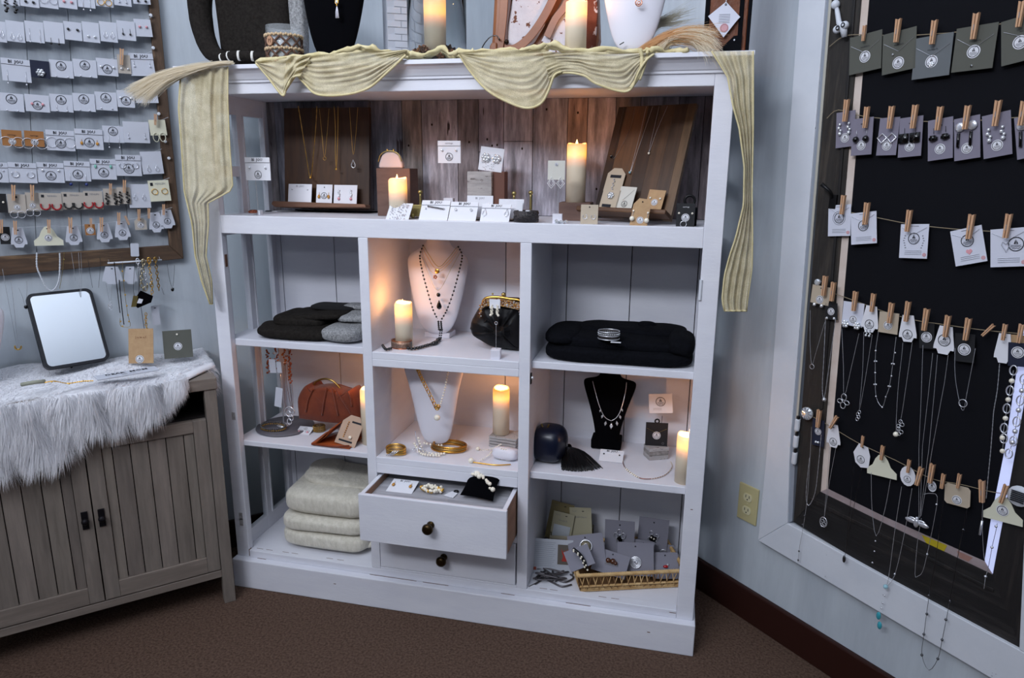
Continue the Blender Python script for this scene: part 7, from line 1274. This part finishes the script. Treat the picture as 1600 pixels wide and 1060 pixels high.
# ---------------------------------------------------------------- left lower cubby
y_ = .145; c_ = xat(517, y_, SLB); r = root('orange_handbag', (c_, y_, SLB+.001), rz(-.05), uniq('burnt orange suede handbag with gold half-ring handle on the middle left shelf'), 'handbag')
def q4(u, v, dy=0): p = ony(u, v, y_+dy); return (p.x-c_, dy, max(.002, p.z-SLB))
out = [(471, 652), (505, 656), (540, 658), (566, 656), (572, 650), (564, 625), (555, 606), (546, 612), (535, 610), (512, 604), (490, 606), (484, 600), (474, 610), (470, 625)]
SUE = mat('burnt_orange_suede', '60240d', .8, col2='773212', scale=14, bump=.25, bscale=80, sheen=.2); g = G(); cxp, czp = q4(518, 632)[0], q4(518, 632)[2]; O = smooth_path([(q4(u, v)[0], q4(u, v)[2], 0) for u, v in out+[out[0]]], 3)[:-1]; n = len(O); vs = []
rings = [(.9, .05), (1, .03), (1.0, -.018), (.96, -.027), (.88, -.031), (.0, -.030)]
for k, (s1, yy) in enumerate(rings): vs += [(cxp+(x-cxp)*s1, yy+(.002*math.sin(i*1.1) if 1 < k < 4 else 0), max(.001, czp+(z-czp)*s1)) for i, (x, z, _) in enumerate(O)]
g.add(vs, [(k*n+i, k*n+(i+1) % n, (k+1)*n+(i+1) % n, (k+1)*n+i) for k in range(len(rings)-1) for i in range(n)]+[tuple(range((len(rings)-1)*n, len(rings)*n))[::-1], tuple(range(n))]); g.obj('bag_body', SUE, r, True)
for P in (((512, 606), (508, 625), (504, 650)), ((520, 606), (524, 622), (530, 650)), ((490, 608), (482, 625), (478, 645)), ((545, 612), (550, 622), (552, 635)), ((528, 612), (540, 630), (556, 655))): G().tube(smooth_path([q4(u, v, -.033) for u, v in P], 4), .0026, 6).obj('gathered_fold', SUE, r, True)
G().tube(smooth_path([q4(u, v, .01) for u, v in ((487, 606), (494, 597), (506, 593), (518, 595), (528, 603), (533, 611))], 5), .0032, 8).obj('ring_handle', mat('pale_gold', 'b19a5a', .3, 1), r, True)
p = onz(446, 668, SLB); r = root('slate_tray', p, I3, uniq('round grey slate tray holding the jewelry tree on the middle left shelf'), 'tray'); s_ = mpp(p); G().lathe([(0, .001), (43*s_, .001), (44*s_, .004), (43*s_, .0075), (0, .0075)], (0, 0, 0), 44).obj('tray_disc', mat('grey_slate', '55545b', .5, col2='625f66', scale=20), r, True)
cxt = xat(440, .135, SLB); jt = root('jewelry_tree', (cxt, .150, SLB+.0085), I3, uniq('slim silver jewelry tree hung with rose gold pieces on the middle left shelf'), 'jewelry stand'); G().lathe([(.022, 0), (.022, .003), (.004, .005)], (0, 0, 0), 20).obj('base', SILVER, jt, True); G().tube([(0, 0, .004), (0, 0, .285)], .0022, 8).obj('stem', SILVER, jt, True); G().tube([(-.05, 0, .282), (.05, 0, .282)], .002, 8).obj('arm', SILVER, jt, True); G().tube([(0, -.05, .276), (0, .05, .276)], .002, 8).obj('arm', SILVER, jt, True)
COP = mat('copper', 'a8583a', .3, 1); random.seed(21)
for k, (u, v0, v1, lb) in enumerate(((418, 548, 585, 'short copper bead cluster at the left of the jewelry tree'), (431, 546, 578, 'bright copper drop earrings second from left on the jewelry tree'), (443, 546, 572, 'orange copper link cluster in the middle of the jewelry tree'), (452, 548, 600, 'long copper bead fall at the right of the jewelry tree'))):
    a = ony(u, v0, .10); b = ony(u+2, v1, .10); r = root('hanging_earrings', a, I3, uniq(lb), 'jewelry', 'copper jewelry on the tree'); g = G(); nn = int((a-b).length/.0042); [g.ball(((b-a)*(t/nn))+Vector((random.uniform(-.006, .006), random.uniform(-.003, .003), 0)), random.uniform(.0022, .0040), 6, 4) for t in range(nn)]; g.obj('bead', COP if k != 2 else mat('orange_copper', 'c0682f', .3, 1), r, True); G().tube([(0, 0, 0), b-a], .0006, 4).obj('chain', RGOLD, r)
    if k == 1: G().ball((-.006, -.004, -.012), .004, 8, 6).obj('shiny_bead', SILVER, r, True)
for u, v0, v1, w0, lb in ((427, 562, 583, 11, 'upper white price tag'), (437, 566, 583, 8, 'narrow white price tag'), (434, 606, 636, 12, 'lower tilted white price tag')): r_, w_, h = free_card(u, v0, v1, w0, .092, ony(u, v1, .092).z, lb+' hanging from the jewelry tree', WM['W'], lean=.02, roll=.15 if v0 > 600 else -.05, name='price_tag', cat='tag', group='price tags on the jewelry tree')
for P_, lb, pd in (([(444, 565), (444, 600), (447, 640), (452, 650), (455, 640), (448, 600), (446, 565)], 'long necklace with silver crescent ring on the jewelry tree', 'ring'), ([(450, 565), (456, 600), (458, 640), (452, 600), (449, 565)], 'long necklace with rose crystal hoop on the jewelry tree', 'twist')):
    P3 = [ony(u, v, .095) for u, v in P_]; chain_on(P3, lb, RGOLD, .0006, parts=[(pd, ony(P_[3][0], 636, .09), 1.6)], group='long necklaces on the jewelry tree')
p = onz(427, 676, SLB); r = root('beaded_bangles', p+Vector((0, .004, .012)), rz(.1) @ rx(.25), uniq('gold and dark beaded bangles leaning on the grey slate tray'), 'bracelet'); g = G(); random.seed(5)
for k in range(2):
    for i in range(34): a = 2*pi*i/34; g.ball((.040*math.cos(a), .020*math.sin(a), .004+.006*k), .0032, 6, 4, (i*3+k) % 3)
g.obj('beads', [mat('antique_gold'), GUN, mat('bead_brown', '4a3524', .3)], r, True)
p = onz(472, 679, SLB+.001); r = root('earring_card', p, rz(.0) @ rx(-1.2), uniq('small white card with rose drop earrings lying on the middle left shelf'), 'card'); w_, h = .048, .036; G().prism([(-w_/2, 0), (w_/2, 0), (w_/2, h), (-w_/2, h)], -.0006, .0006).obj('card_face', CARDW, r); logo(r, 0, h*.7, .006); ears(r, 'hoop', .012, h*.55, .7); ears(r, 'pinkstud', .014, h*.25, 1.0)
r = root('cuff_bracelet', onz(496, 676, SLB)+Vector((0, .012, 0)), I3, uniq('small gold mesh cuff behind the white card on the middle left shelf'), 'bracelet'); 
for k in range(4): g = G(); torus_beads(g, (0, 0, .004+.0045*k), .0175, .0024, 24); g.obj('bead_row', mat('antique_gold'), r, True)
# leather valet tray with bracelet card
T0 = onz(500, 683, SLB+.002); c_ = Vector((xat(535, .10, SLB), .085, SLB+.002)); r = root('leather_tray', c_, I3, uniq('folded tan leather tray at the front of the middle left shelf'), 'tray'); LT = mat('tan_orange_leather', '9a4a22', .5, col2='a9552a', scale=10)
g = G(); g.prism([(-.075, .002), (-.030, .026), (-.010, .052), (-.004, .052), (-.022, .028), (-.060, .0), ], -.045, .05); g.obj('raised_side', LT, r, bevel=.002); g = G(); g.slab([(-.070, -.048), (.055, -.052), (.055, .05), (-.03, .05)], .0, .003); g.obj('tray_floor', LT, r); g = G(); g.prism([(.015, .003), (.050, .003), (.052, .040), (.044, .040)], .0, .05); g.obj('raised_side', LT, r, bevel=.002); G().tube([(-.068, -.050, .003), (.0, -.054, .004), (.055, -.052, .010)], .0028, 6).obj('rolled_edge', mat('dark_orange_leather', '7c3516', .5), r, True)
r_, w_, h = free_card(538, 652, 686, 36, .050, SLB+.006, 'beige card with gold chain bracelet and pearl in the leather tray', mat('light_kraft', 'b39a86', .8), 'luggage', lean=.6, scale_h=1.1, yaw=0, roll=.18); g = G(); [g.ball((-w_*.18, -.003, -h*(.25+.07*k)), .0022, 6, 4) for k in range(8)]; g.obj('chain_bracelet', mat('bright_gold'), r_, True); G().ball((w_*.15, -.004, -h*.72), .0055, 10, 7).obj('pearl', PEARL, r_, True); G().box(-w_*.05, w_*.4, -.001, 0, -h*.24, -h*.18).obj('slot_cut', INK, r_); G().box(-w_*.35, w_*.3, -.001, 0, -h*.9, -h*.84).obj('slot_cut', INK, r_)
cL = candle(577.5, .10, SLB, 90, 'candle mostly hidden behind the divider on the middle left shelf', power=.32)
# ---------------------------------------------------------------- right lower cubby
y_ = .135; NVY = mat('navy_satin', '0a1226', .32, spec=.5); c_ = xat(862, y_, SRB); r = root('navy_clutch', (c_, y_-.02, SRB+.001), rz(-.15), uniq('navy satin box clutch with gold kiss clasp on the middle right shelf'), 'clutch bag'); g = G(); s_ = mpp((c_, y_, SRB)); blob(g, (-.004, 0, .052), (.098, .105, .104), .62, 40, 26); g.obj('clutch_body', NVY, r, True); G().tube([(-.018, -.02, .104), (-.023, -.02, .113)], .0022, 6).obj('clasp_arm', mat('pale_gold'), r); G().tube([(-.004, -.02, .105), (.0, -.02, .114)], .0022, 6).obj('clasp_arm', mat('pale_gold'), r); G().ring((-.004, 0, .052), .049, .0015, 36, 5, axis='y', sz=1.04).obj('frame_seam', mat('navy_seam', '05080f', .4), r)
p = onz(908, 728, SRB); r = root('black_tassel', p+Vector((0, .02, .002)), I3, uniq('large black silk tassel lying between the navy clutch and black bust'), 'tassel'); random.seed(12); A0 = onz(889, 698, SRB+.012)-p-Vector((0, .02, .002)); g = G(); g.ball(A0, .008, 10, 7, sc=(1.1, 1, 1)); g.tube([A0+Vector((-.012, .015, .004)), A0], .003, 6); g.obj('tassel_head', BLKF, r, True); g = G()
for k in range(150):
    t = k/149; uu = 878+(940-878)*t; vv = 732+(-3)*t+4*math.sin(t*3); e_ = onz(uu+random.uniform(-2, 2), vv+random.uniform(-2, 3), SRB+.002)-p-Vector((0, .02, .002)); m_ = A0.lerp(e_, .5)+Vector((-.006*(1-t), 0, .010+.004*random.random())); g.tube(smooth_path([A0, m_, e_], 3), .0013, 4)
g.obj('silk_threads', mat('black_silk', '050508', .5), r, True)
y_ = .255; bx = xat(951, y_, SRB+.1); BPB = [(.54, 0), (.54, .10), (.50, .13), (.46, .14), (.46, .2), (.56, .36), (.72, .55), (.88, .70), (.98, .80), (1, .86), (.92, .89), (.62, .90), (.40, .93), (.36, .97), (.40, 1.05)]
bb = bust('necklace_bust', (bx, y_, SRB+.003), I3, .160, .238, .036, BPB, BLK, 'black velvet bust with crystal leaf necklace on the middle right shelf'); G().box(-.047, .042, -.032, .03, 0, .030).obj('foot', BLK, bb, bevel=.004)
pL = onbust([(926, 596, .0), (930, 612, .02), (937, 636, .035), (945, 652, .042), (955, 658, .044)], y_-.040); pR = onbust([(979, 598, .0), (977, 614, .02), (971, 638, .035), (964, 652, .042), (955, 658, .044)], y_-.040); o = pL[0]; r = root('crystal_necklace', o, I3, uniq('silver necklace with marquise crystal drops on the black velvet bust'), 'necklace'); G().tube([q-o for q in smooth_path(pL, 5)], .0011, 5).tube([q-o for q in smooth_path(pR, 5)], .0011, 5).obj('chain', SILVER, r, True)
for u, v, a, sc_3 in ((938, 642, -.35, .8), (941, 651, -.3, 1), (946, 662, -.15, 1.1), (955, 666, 0, 1.4), (964, 662, .15, 1.1), (969, 652, .3, 1), (972, 641, .35, .8)):
    q = ony(u, v, y_-.086)-o; T = Matrix.Translation(q) @ Matrix.Rotation(-a, 4, 'Y') @ Matrix.Scale(sc_3, 4); G().tube([(0, 0, .0065), (-.0028, 0, 0), (0, 0, -.0065), (.0028, 0, 0)], .0009, 5, True).obj('marquise_setting', SILVER, r, T=T); G().ball((0, 0, 0), .0028, 6, 4, sc=(.7, .6, 1.7)).obj('marquise_stone', CRYST, r, T=T)
p = onz(954, 722, SRB+.0015); r = root('earring_card', p, rz(-.02) @ rx(-1.15), uniq('white BI JOU card with black studs lying before the black velvet bust'), 'card'); w_, h = .068, .045; G().prism([(-w_/2, 0), (w_/2, 0), (w_/2, h), (-w_/2, h)], -.0006, .0006).obj('card_face', CARDW, r); G().box(-w_/2, w_/2, -.0018, -.0006, h*.76, h).obj('folded_strip', CARDW, r); text('BI  JOU', h*.22, INK, r, 0, h*.87, -.0026, bold=.0002); ears(r, 'black', w_*.33, h*.6, .7)
P3 = [onz(u, v, SRB+.003) for u, v in ((972, 718), (976, 730), (988, 741), (1003, 748), (1022, 748), (1040, 742), (1050, 730), (1048, 722))]; o = P3[0]; r = root('bead_necklace', o, I3, uniq('rose cord necklace with white beads curved along the middle right shelf'), 'necklace'); G().tube([q-o for q in smooth_path(P3, 5)], .0011, 5).obj('cord', mat('copper_rose'), r, True); g = G(); Q = along(P3, .0062); [g.ball(q-o, .0030 if 6 < k < 14 else .0018, 7, 5) for k, q in enumerate(Q) if 5 < k < 15 or k > 18]; g.obj('white_bead', PEARL, r, True)
p = onz(1024, 720, SRB); bs = root('painted_wood_books', p+Vector((0, .026, 0)), rz(.45), uniq('stack of small whitewashed wooden books under the black card'), 'books'); PNK = mat('peach_wood', 'a88373', .8)
for k, (th, mm) in enumerate(((.013, WW), (.011, mat('mottled_block', 'a39f9c', .8, col2='77706e', scale=60)), (.010, WW))): z = [.0005, .0145, .0262][k]; G().box(-.030, .030, -.022, .022, z, z+th).obj('wooden_book', mm, bs, bevel=.001)
zt = SRB+.0368; r_, w_, h = free_card(1025, 662, 697, 34, bs.location.y-.004, zt, 'black necklace card with hanging loop on the whitewashed wooden books', CARDK, lean=.1, name='necklace_card', yaw=.1); sticker(r_, 0, -h*.55, .0115); vchain(r_, w_, h, -.25, -.45, BRASS); G().ring((0, 0, .004), .006, .0025, 12, 5).obj('hang_loop', CARDK, r_); g = G(); g.ring((w_*.3, -.001, -h*.88), .003, .0004, 10, 4); g.obj('printed_ring', INKG, r_)
x_ = xat(1031, bs.location.y+.02, zt); r = root('card_holder', (x_, bs.location.y+.020, zt), I3, uniq('wire card holder standing behind the black card on the books'), 'card holder'); zc = ony(1032, 650, bs.location.y+.02).z-zt; G().tube([(0, 0, .002), (.002, 0, zc)], .0008, 5).obj('wire', BLACKM, r); G().box(-.012, .012, -.008, .008, 0, .003).obj('foot', BLACKM, r)
r_, w_, h = free_card(1033, 616, 646, 36, bs.location.y+.018, ony(1033, 646, bs.location.y+.018).z, 'white logo card held by wire above the black card', CARDW, lean=.02, roll=-.10, name='logo_card'); logo(r_, 0, -h*.4, h*.24); smallprint(r_, w_, [-h*.75, -h*.82], INKG, -w_*.15, .18)
candle(1070.5, .060, SRB, 78, 'lit candle beside the right post on the middle right shelf', power=.34)
# ---------------------------------------------------------------- open drawer contents
ZD = .4005
p = onz(623, 770, ZD); r = root('earring_card', p, rz(.0) @ rx(-1.30), uniq('white BI JOU card with gold drops lying in the open drawer'), 'card'); w_, h = .078, .055; G().prism([(-w_/2, 0), (w_/2, 0), (w_*.53, h), (-w_*.45, h)], -.0006, .0006).obj('card_face', CARDW, r); text('BI  JOU', h*.17, INK, r, .002, h*.88, bold=.0002); ears(r, 'amber', w_*.33, h*.6, 1.3)
p = onz(673, 772, ZD); r = root('pearl_bracelet', p+Vector((0, .012, 0)), I3, uniq('chunky clustered pearl and gold bracelet in the open drawer'), 'bracelet'); random.seed(15); g = G(); [g.ball((.030*math.cos(a)*random.uniform(.75, 1.1), .017*math.sin(a)*random.uniform(.7, 1.1), .006+random.random()*.008), random.uniform(.0032, .0055), 8, 6, 0 if random.random() < .78 else 1) for a in [k*2*pi/60 for k in range(60)]]; g.obj('clustered_pearls', [PEARL, GOLD], r, True)
p = onz(704, 775, ZD); r = root('price_tag', p, rz(-.35), uniq('white price tag with dark ring between pearls and black pillow'), 'tag'); G().slab([(-.015, -.012), (.017, -.010), (.010, .020), (-.010, .020)], .001, .003).obj('tag_face', CARDW, r); G().ring((0, .026, .003), .006, .0018, 14, 5, axis='z').obj('ring', BLACKM, r, True)
p = onz(752, 778, ZD); r = root('pillow_display', p+Vector((0, .014, .012)), rz(-.15) @ rx(.36), uniq('black velvet pillow with pearl bracelet in the open drawer'), 'display pillow'); g = G(); n0 = .0
g.grid(lambda u, v: ((u-.5)*.100*(1-.10*math.sin(v*pi)), (v-.5)*.080*(1-.08*math.sin(u*pi)), .014+.013*math.sin(u*pi)**.5*math.sin(v*pi)**.5+.022*v), 16, 16); g.grid(lambda u, v: ((u-.5)*.100*(1-.10*math.sin(v*pi)), (v-.5)*.080*(1-.08*math.sin(u*pi)), .014-.012*math.sin(u*pi)**.5*math.sin(v*pi)**.5+.022*v), 16, 16); g.obj('pillow', BLK, r, True)
g = G(); random.seed(18); [g.ball((-.036+.075*t+random.uniform(-.003, .003), .018-.03*t*t+random.uniform(-.005, .005), .040+.008*math.sin(t*pi)+random.random()*.004-.012*t*t), random.uniform(.0035, .0075), 9, 7) for t in [k/15 for k in range(16)]]; g.obj('bracelet_pearls', PEARL, r, True)
# ---------------------------------------------------------------- lower right cubby
p = onz(858, 912, SF+.001); r = root('leaflet', Vector((xat(860, .10, SF), .10, SF+.001)), rz(.12) @ rx(-.25), uniq('white printed leaflet with a red photo leaning in the lower right cubby'), 'leaflet'); w_ = 68*mpp(r.location); h = .105; G().box(-w_/2, w_/2, 0, .0012, 0, h).obj('page', mat('leaflet_paper', 'b4b8c0', .6), r)
G().box(w_*.15, w_*.46, -.0008, 0, h*.30, h*.86).obj('photo_print', mat('photo_grey', '5d564e', .6), r); g = G(); g.prism([(-.010, .016), (-.003, .004), (0, .012), (.003, .004), (.010, .016), (.006, -.002), (.0035, -.006), (.008, -.022), (-.008, -.022), (-.0035, -.006), (-.006, -.002)], -.0012, -.0008); g.obj('red_figure_print', mat('red_print', 'a03027', .6), r, T=Matrix.Translation((w_*.305, 0, h*.60)))
for k in range(13): line(r, -w_*.44, w_*.10-(k % 3)*.004, h*(.9-.055*k), mat('leaflet_ink', '8b929c', .8), .0006)
G().box(-w_*.42, -w_*.33, -.0008, 0, h*.10, h*.19).obj('stamp_print', mat('stamp_red', '9b4a3c', .7), r)
p = onz(862, 902, SF+.004); r = root('chain_coil', p, I3, uniq('tangled dark silver chain belt coiled in the lower right cubby'), 'chain belt'); random.seed(31); s_ = mpp(p); g = G()
for j in range(4):
    P = [Vector((random.uniform(-.9, .9)*30*s_, random.uniform(-.035, .035), .004+.003*j)) for _ in range(6)]; g.tube(smooth_path(P, 6), .0032, 6, flat=.6)
g.tube(smooth_path([onz(u, v, SF+.004)-p for u, v in ((826, 918), (838, 912), (850, 905), (862, 910), (878, 917), (893, 914))], 4), .0028, 6); g.tube(smooth_path([onz(u, v, SF+.004)-p for u, v in ((880, 892), (896, 902), (884, 910), (870, 906))], 4), .0028, 6); g.obj('chain', mat('pewter', '6a6669', .4, .8), r, True)
r = root('silver_bracelet', onz(850, 886, SF+.003), rz(.3), uniq('thin silver bracelet with crystals before the leaflet'), 'bracelet'); G().tube(smooth_path([(-.035, -.012, 0), (-.01, -.004, .003), (.02, .003, .002), (.055, .016, 0)], 4), .0016, 5).obj('band', SILVER, r, True); G().ring((.006, .004, .004), .009, .0016, 14, 5, axis='z').obj('clasp_ring', SILVER, r, True)
# small woven box with packets, at the back
y_ = .246; c_ = xat(893, y_, SF); r = root('small_basket', (c_, y_, SF+.001), rz(.12), uniq('small pale woven basket holding packets at the back of the lower right cubby'), 'basket'); hw, hd, hh = .066, .042, .075; WK = mat('pale_wicker', '8e8673', .9, col2='a59d88', scale=60, bump=.5)
for k in range(6):
    z = .006+k*.0125; e_ = .84+.16*k/5; 
    G().tube([(-hw*e_, -hd*e_, z), (hw*e_, -hd*e_, z), (hw*e_, hd*e_, z), (-hw*e_, hd*e_, z)], .0056, 7, True).obj('woven_band', WK if k < 5 else mat('pale_wicker_rim', 'a29a86', .9, bump=.5, bscale=80), r, True)
G().slab([(-hw*.85, -hd*.85), (hw*.85, -hd*.85), (hw*.85, hd*.85), (-hw*.85, hd*.85)], .002, .006).obj('basket_floor', WK, r)
PKT = mat('packet_card', 'b0aa90', .8)
for u, vt, vb, w0, dy, rl, t1, t2, lb in ((873, 788, 838, 33, -.020, .13, 'Cool', 'Hook It', 'front packet lettered Hook It in the small pale basket'), (909, 779, 838, 34, -.012, -.08, 'Cool', 'Initial Charm', 'taller packet lettered Initial Charm in the small pale basket'), (868, 772, 830, 36, .010, .16, 'Cool', 'Hearts', 'darker packet behind the Hook It packet')):
    r_, w_, h = free_card(u, vt, vb+0, w0, y_+dy, SF+.028, lb, PKT if dy < 0 else mat('packet_tan', '8c7f5a', .8), lean=.08, roll=rl, name='card_packet', cat='packet', group='packets in the small basket'); text(t1, .0065, INKG, r_, -w_*.28, -h*.09); text(t2, .0085 if len(t2) < 9 else .0072, INKG, r_, 0, -h*.24); G().prism([(-.004, 0), (0, .0015), (.004, 0), (0, -.0015)], -.0008, 0).obj('hang_slot', INK, r_, T=Matrix.Translation((w_*.12, 0, -h*.09)))
    if 'front' in lb: G().grid(lambda u2, v2: ((u2-.5)*w_*.8, -.002-.005*math.sin(u2*pi)*math.sin(v2*pi), -h*.38-v2*h*.45), 10, 10).obj('plastic_blister', mat('blister', 'c3c9cf', .1, spec=1, coat=1), r_, True)
# wicker tray basket
A, B_, C_, D_ = onz(908, 926, SF), onz(1062, 918, SF), None, None; dirx = (B_-A).normalized(); wdt = (B_-A).length; diry = Vector((-dirx.y, dirx.x, 0)); wk = root('wicker_basket', A+Vector((0, 0, .001)), Matrix((dirx, diry, (0, 0, 1))).transposed(), uniq('honey wicker tray basket full of grey jewelry cards in the lower right cubby'), 'basket')
HON = mat('honey_wicker', 'b8925f', .75, col2='d6b684', scale=50, bump=.6, spec=.3); HOND = mat('dark_honey_wicker', '7a5835', .8); W_b, D_b, H_b = wdt-.004, .165, .060
G().slab([(.004, .006), (W_b-.004, .006), (W_b-.004, D_b-.006), (.004, D_b-.006)], .0, .004).obj('basket_floor', HOND, wk)
def rect(z, e): return [(-e, -e, z), (W_b+e, -e, z), (W_b+e, D_b+e, z), (-e, D_b+e, z)]
def wrapped(P, r_, nm, closed=True):
    P = [Vector(p) for p in P]; Q = []
    for i in range(len(P) if closed else len(P)-1):
        a_, b_ = P[i], P[(i+1) % len(P)]; n_ = max(2, int((b_-a_).length/.0034)); Q += [a_.lerp(b_, k/n_) for k in range(n_)]
    G().tube(Q, [r_*(1.0 if k % 2 else .82) for k in range(len(Q))], 7, closed).obj(nm, HON, wk, True)
wrapped(rect(H_b, .012), .0064, 'wrapped_rim'); wrapped(rect(.022, .007), .0035, 'wrapped_rail'); wrapped(rect(.005, .0), .0045, 'wrapped_base'); wrapped(rect(.011, .002), .0040, 'wrapped_base')
random.seed(41)
for (x0_, y0_, x1_, y1_) in ((0, 0, 1, 0), (1, 0, 1, 1), (1, 1, 0, 1), (0, 1, 0, 0)):
    L_ = W_b if y0_ == y1_ else D_b; n_ = int(L_/.017)
    for k in range(n_+1):
        for sgn in (-1, 1):
            t0 = k/n_; t1 = max(0, min(1, t0+sgn*.55/n_*1.6)); a_ = Vector((x0_+(x1_-x0_)*t0, y0_+(y1_-y0_)*t0, 0)); b_ = Vector((x0_+(x1_-x0_)*t1, y0_+(y1_-y0_)*t1, 0)); f_ = lambda v, z, e: Vector((v.x*W_b+(v.x-.5)*2*e, v.y*D_b+(v.y-.5)*2*e, z))
            G().tube([f_(a_, .008, .003), f_(a_.lerp(b_, .5), .024, .0085), f_(b_, H_b-.003, .0115)], .0021, 5, flat=.6).obj('strand', HON if random.random() < .7 else HOND, wk, True)
BG = mat('basket_grey_card', '807f8a', .8)
def bask(u, v, y, wpx, hpx, lean, roll, lb, deco):
    y += (xat(u, y, SF+.05)-A.x)*dirx.y/dirx.x; c = ony(u, v, y); s_ = mpp(c); w_ = wpx*s_; h = hpx*s_; R = rz(0) @ rx(-lean) @ ry(roll); r0 = root('jewelry_card', c+R @ Vector((0, 0, h/2)), R, uniq(lb), 'card', 'grey jewelry cards in the wicker basket'); card_mesh(r0, w_, h, 'rect', BG); G().ball((0, -.001, -h*.12), .0022, 8, 4).obj('punched_hole', INK, r0)
    if deco == 'spiral':
        for k in range(4): G().ring((0, -.004, -h*.60), .016-.0035*k, .0016, 22, 5).obj('earring', SILVER, r0, True)
        G().ball((.003, -.006, -h*.6), .005, 10, 6).obj('centre_bead', SILVER, r0, True)
    if deco == 'hoops':
        for a_ in (.3, 1.6, 2.9, 4.2, 5.3): G().ring((.012*math.cos(a_), -.005, -h*.42+.014*math.sin(a_)), .0085, .0012, 16, 4, sx=.6+.3*math.sin(a_)).obj('loop', SILVER, r0, True)
        G().prism([(-.008, 0), (.001, .008), (.010, -.004), (.004, -.016)], -.010, -.006).obj('black_plate', JET, r0, T=Matrix.Translation((0, 0, -h*.45)))
    if deco == 'dots':
        G().box(-.009, .010, -.008, -.003, -.008, .008).obj('black_plate', JET, r0, T=Matrix.Translation((0, 0, -h*.55)) @ Matrix.Rotation(.3, 4, 'Y')); g = G(); [g.ball((dx, -.009, -h*.55+dz), .0028, 8, 5) for dx, dz in ((-.004, .004), (.004, .0))]; g.obj('pearl_dot', PEARL, r0)
        for a_ in (.2, 2, 3.9, 5.6): G().ring((.012*math.cos(a_), -.004, -h*.5+.012*math.sin(a_)), .006, .001, 14, 4).obj('loop', SILVER, r0, True)
    if deco == 'amber': g = G(); [g.ball((dx, -.006, -h*.45+dz), rr_, 9, 6) for dx, dz, rr_ in ((-.008, 0, .008), (.006, .001, .009), (.015, -.002, .006))]; g.obj('amber_beads', mat('brown_amber', '4f2c1a', .15, coat=.8), r0, True); G().tube([(-.016, -.004, -h*.45-.009), (.022, -.004, -h*.45-.007)], .0015, 5).obj('bar', SILVER, r0)
    if deco == 'glass': G().ring((0, -.004, -h*.45), .0175, .0022, 26, 6).obj('silver_ring', SILVER, r0, True); G().ball((0, -.003, -h*.45), .0150, 16, 8, sc=(1, .4, 1)).obj('glass_dome', mat('olive_glass', '5b5848', .08, col2='8b7f66', scale=60, coat=1), r0, True)
    if deco == 'swirl': G().ring((0, -.004, -h*.35), .008, .0024, 16, 5, a0=.3, a1=5).obj('swirl', SILVER, r0, True)
    if deco == 'red': G().ball((0, -.004, -h*.55), .0065, 10, 6, sc=(1.2, .6, .7)).obj('red_stone', mat('red_bead'), r0, True); G().ball((.006, -.003, -h*.48), .004, 8, 5).obj('crystal', CRYST, r0)
    return r0
yA = A.y
bask(968, 843, yA+.125, 46, 60, .15, -.03, 'tall grey card with looped silver and black earrings in the wicker basket', 'hoops'); bask(1020, 838, yA+.135, 46, 58, .12, .03, 'tall grey card with black plate and pearl dots in the wicker basket', 'dots'); bask(916, 856, yA+.095, 56, 40, .5, -.22, 'grey card with domed olive glass ring in the wicker basket', 'glass')
bask(1004, 862, yA+.10, 34, 34, .35, .04, 'small grey card with silver swirl in the wicker basket', 'swirl'); bask(993, 874, yA+.062, 56, 50, .45, -.08, 'grey card with concentric silver spiral in the wicker basket', 'spiral'); bask(954, 880, yA+.050, 54, 36, .8, .18, 'grey card with brown amber beads in the wicker basket', 'amber'); bask(1040, 884, yA+.045, 40, 40, .7, -.12, 'grey card with red stone at the right of the wicker basket', 'red')
bask(905, 872, yA+.03, 40, 34, .9, -.5, 'dark grey card under the studded black strap in the wicker basket', 'none'); bask(1036, 868, yA+.12, 34, 36, .2, .05, 'grey card with silver cluster behind the right rim of the wicker basket', 'swirl')
P3 = [ony(895, 858, yA+.02), ony(905, 866, yA+.015), ony(912, 876, yA+.012), ony(917, 890, yA+.010)]; o = P3[0]; r = root('studded_bracelet', o, I3, uniq('black strap bracelet with pearl studs over the left rim of the wicker basket'), 'bracelet'); G().tube([q-o for q in smooth_path(P3, 4)], .0052, 8).obj('strap', JET, r, True); g = G(); [g.ball(q-o+Vector(((-1)**k*.003, -.006, 0)), .0030, 8, 5) for k, q in enumerate(along(P3, .006))]; g.obj('studs', PEARL, r, True)

# bead clusters too small to pick apart stay joined
for o in bpy.data.objects:
    if o.type == 'MESH' and o.parent and o.name.split('.')[0] in ('beads', 'bead_row', 'pearls', 'pearl_strand', 'clustered_pearls', 'studs', 'seed_pearls', 'crystals', 'crystal_fringe', 'crystal_spray', 'crystal_bar', 'white_bead', 'clear_stone', 'amber_stone', 'gold_stone', 'bead_tassel', 'bracelet_pearls', 'bracelet_stones', 'silk_threads', 'leaf_print', 'ribs', 'bead', 'links', 'gold_links') and len(o.data.polygons) > 60: o['kind'] = 'stuff'
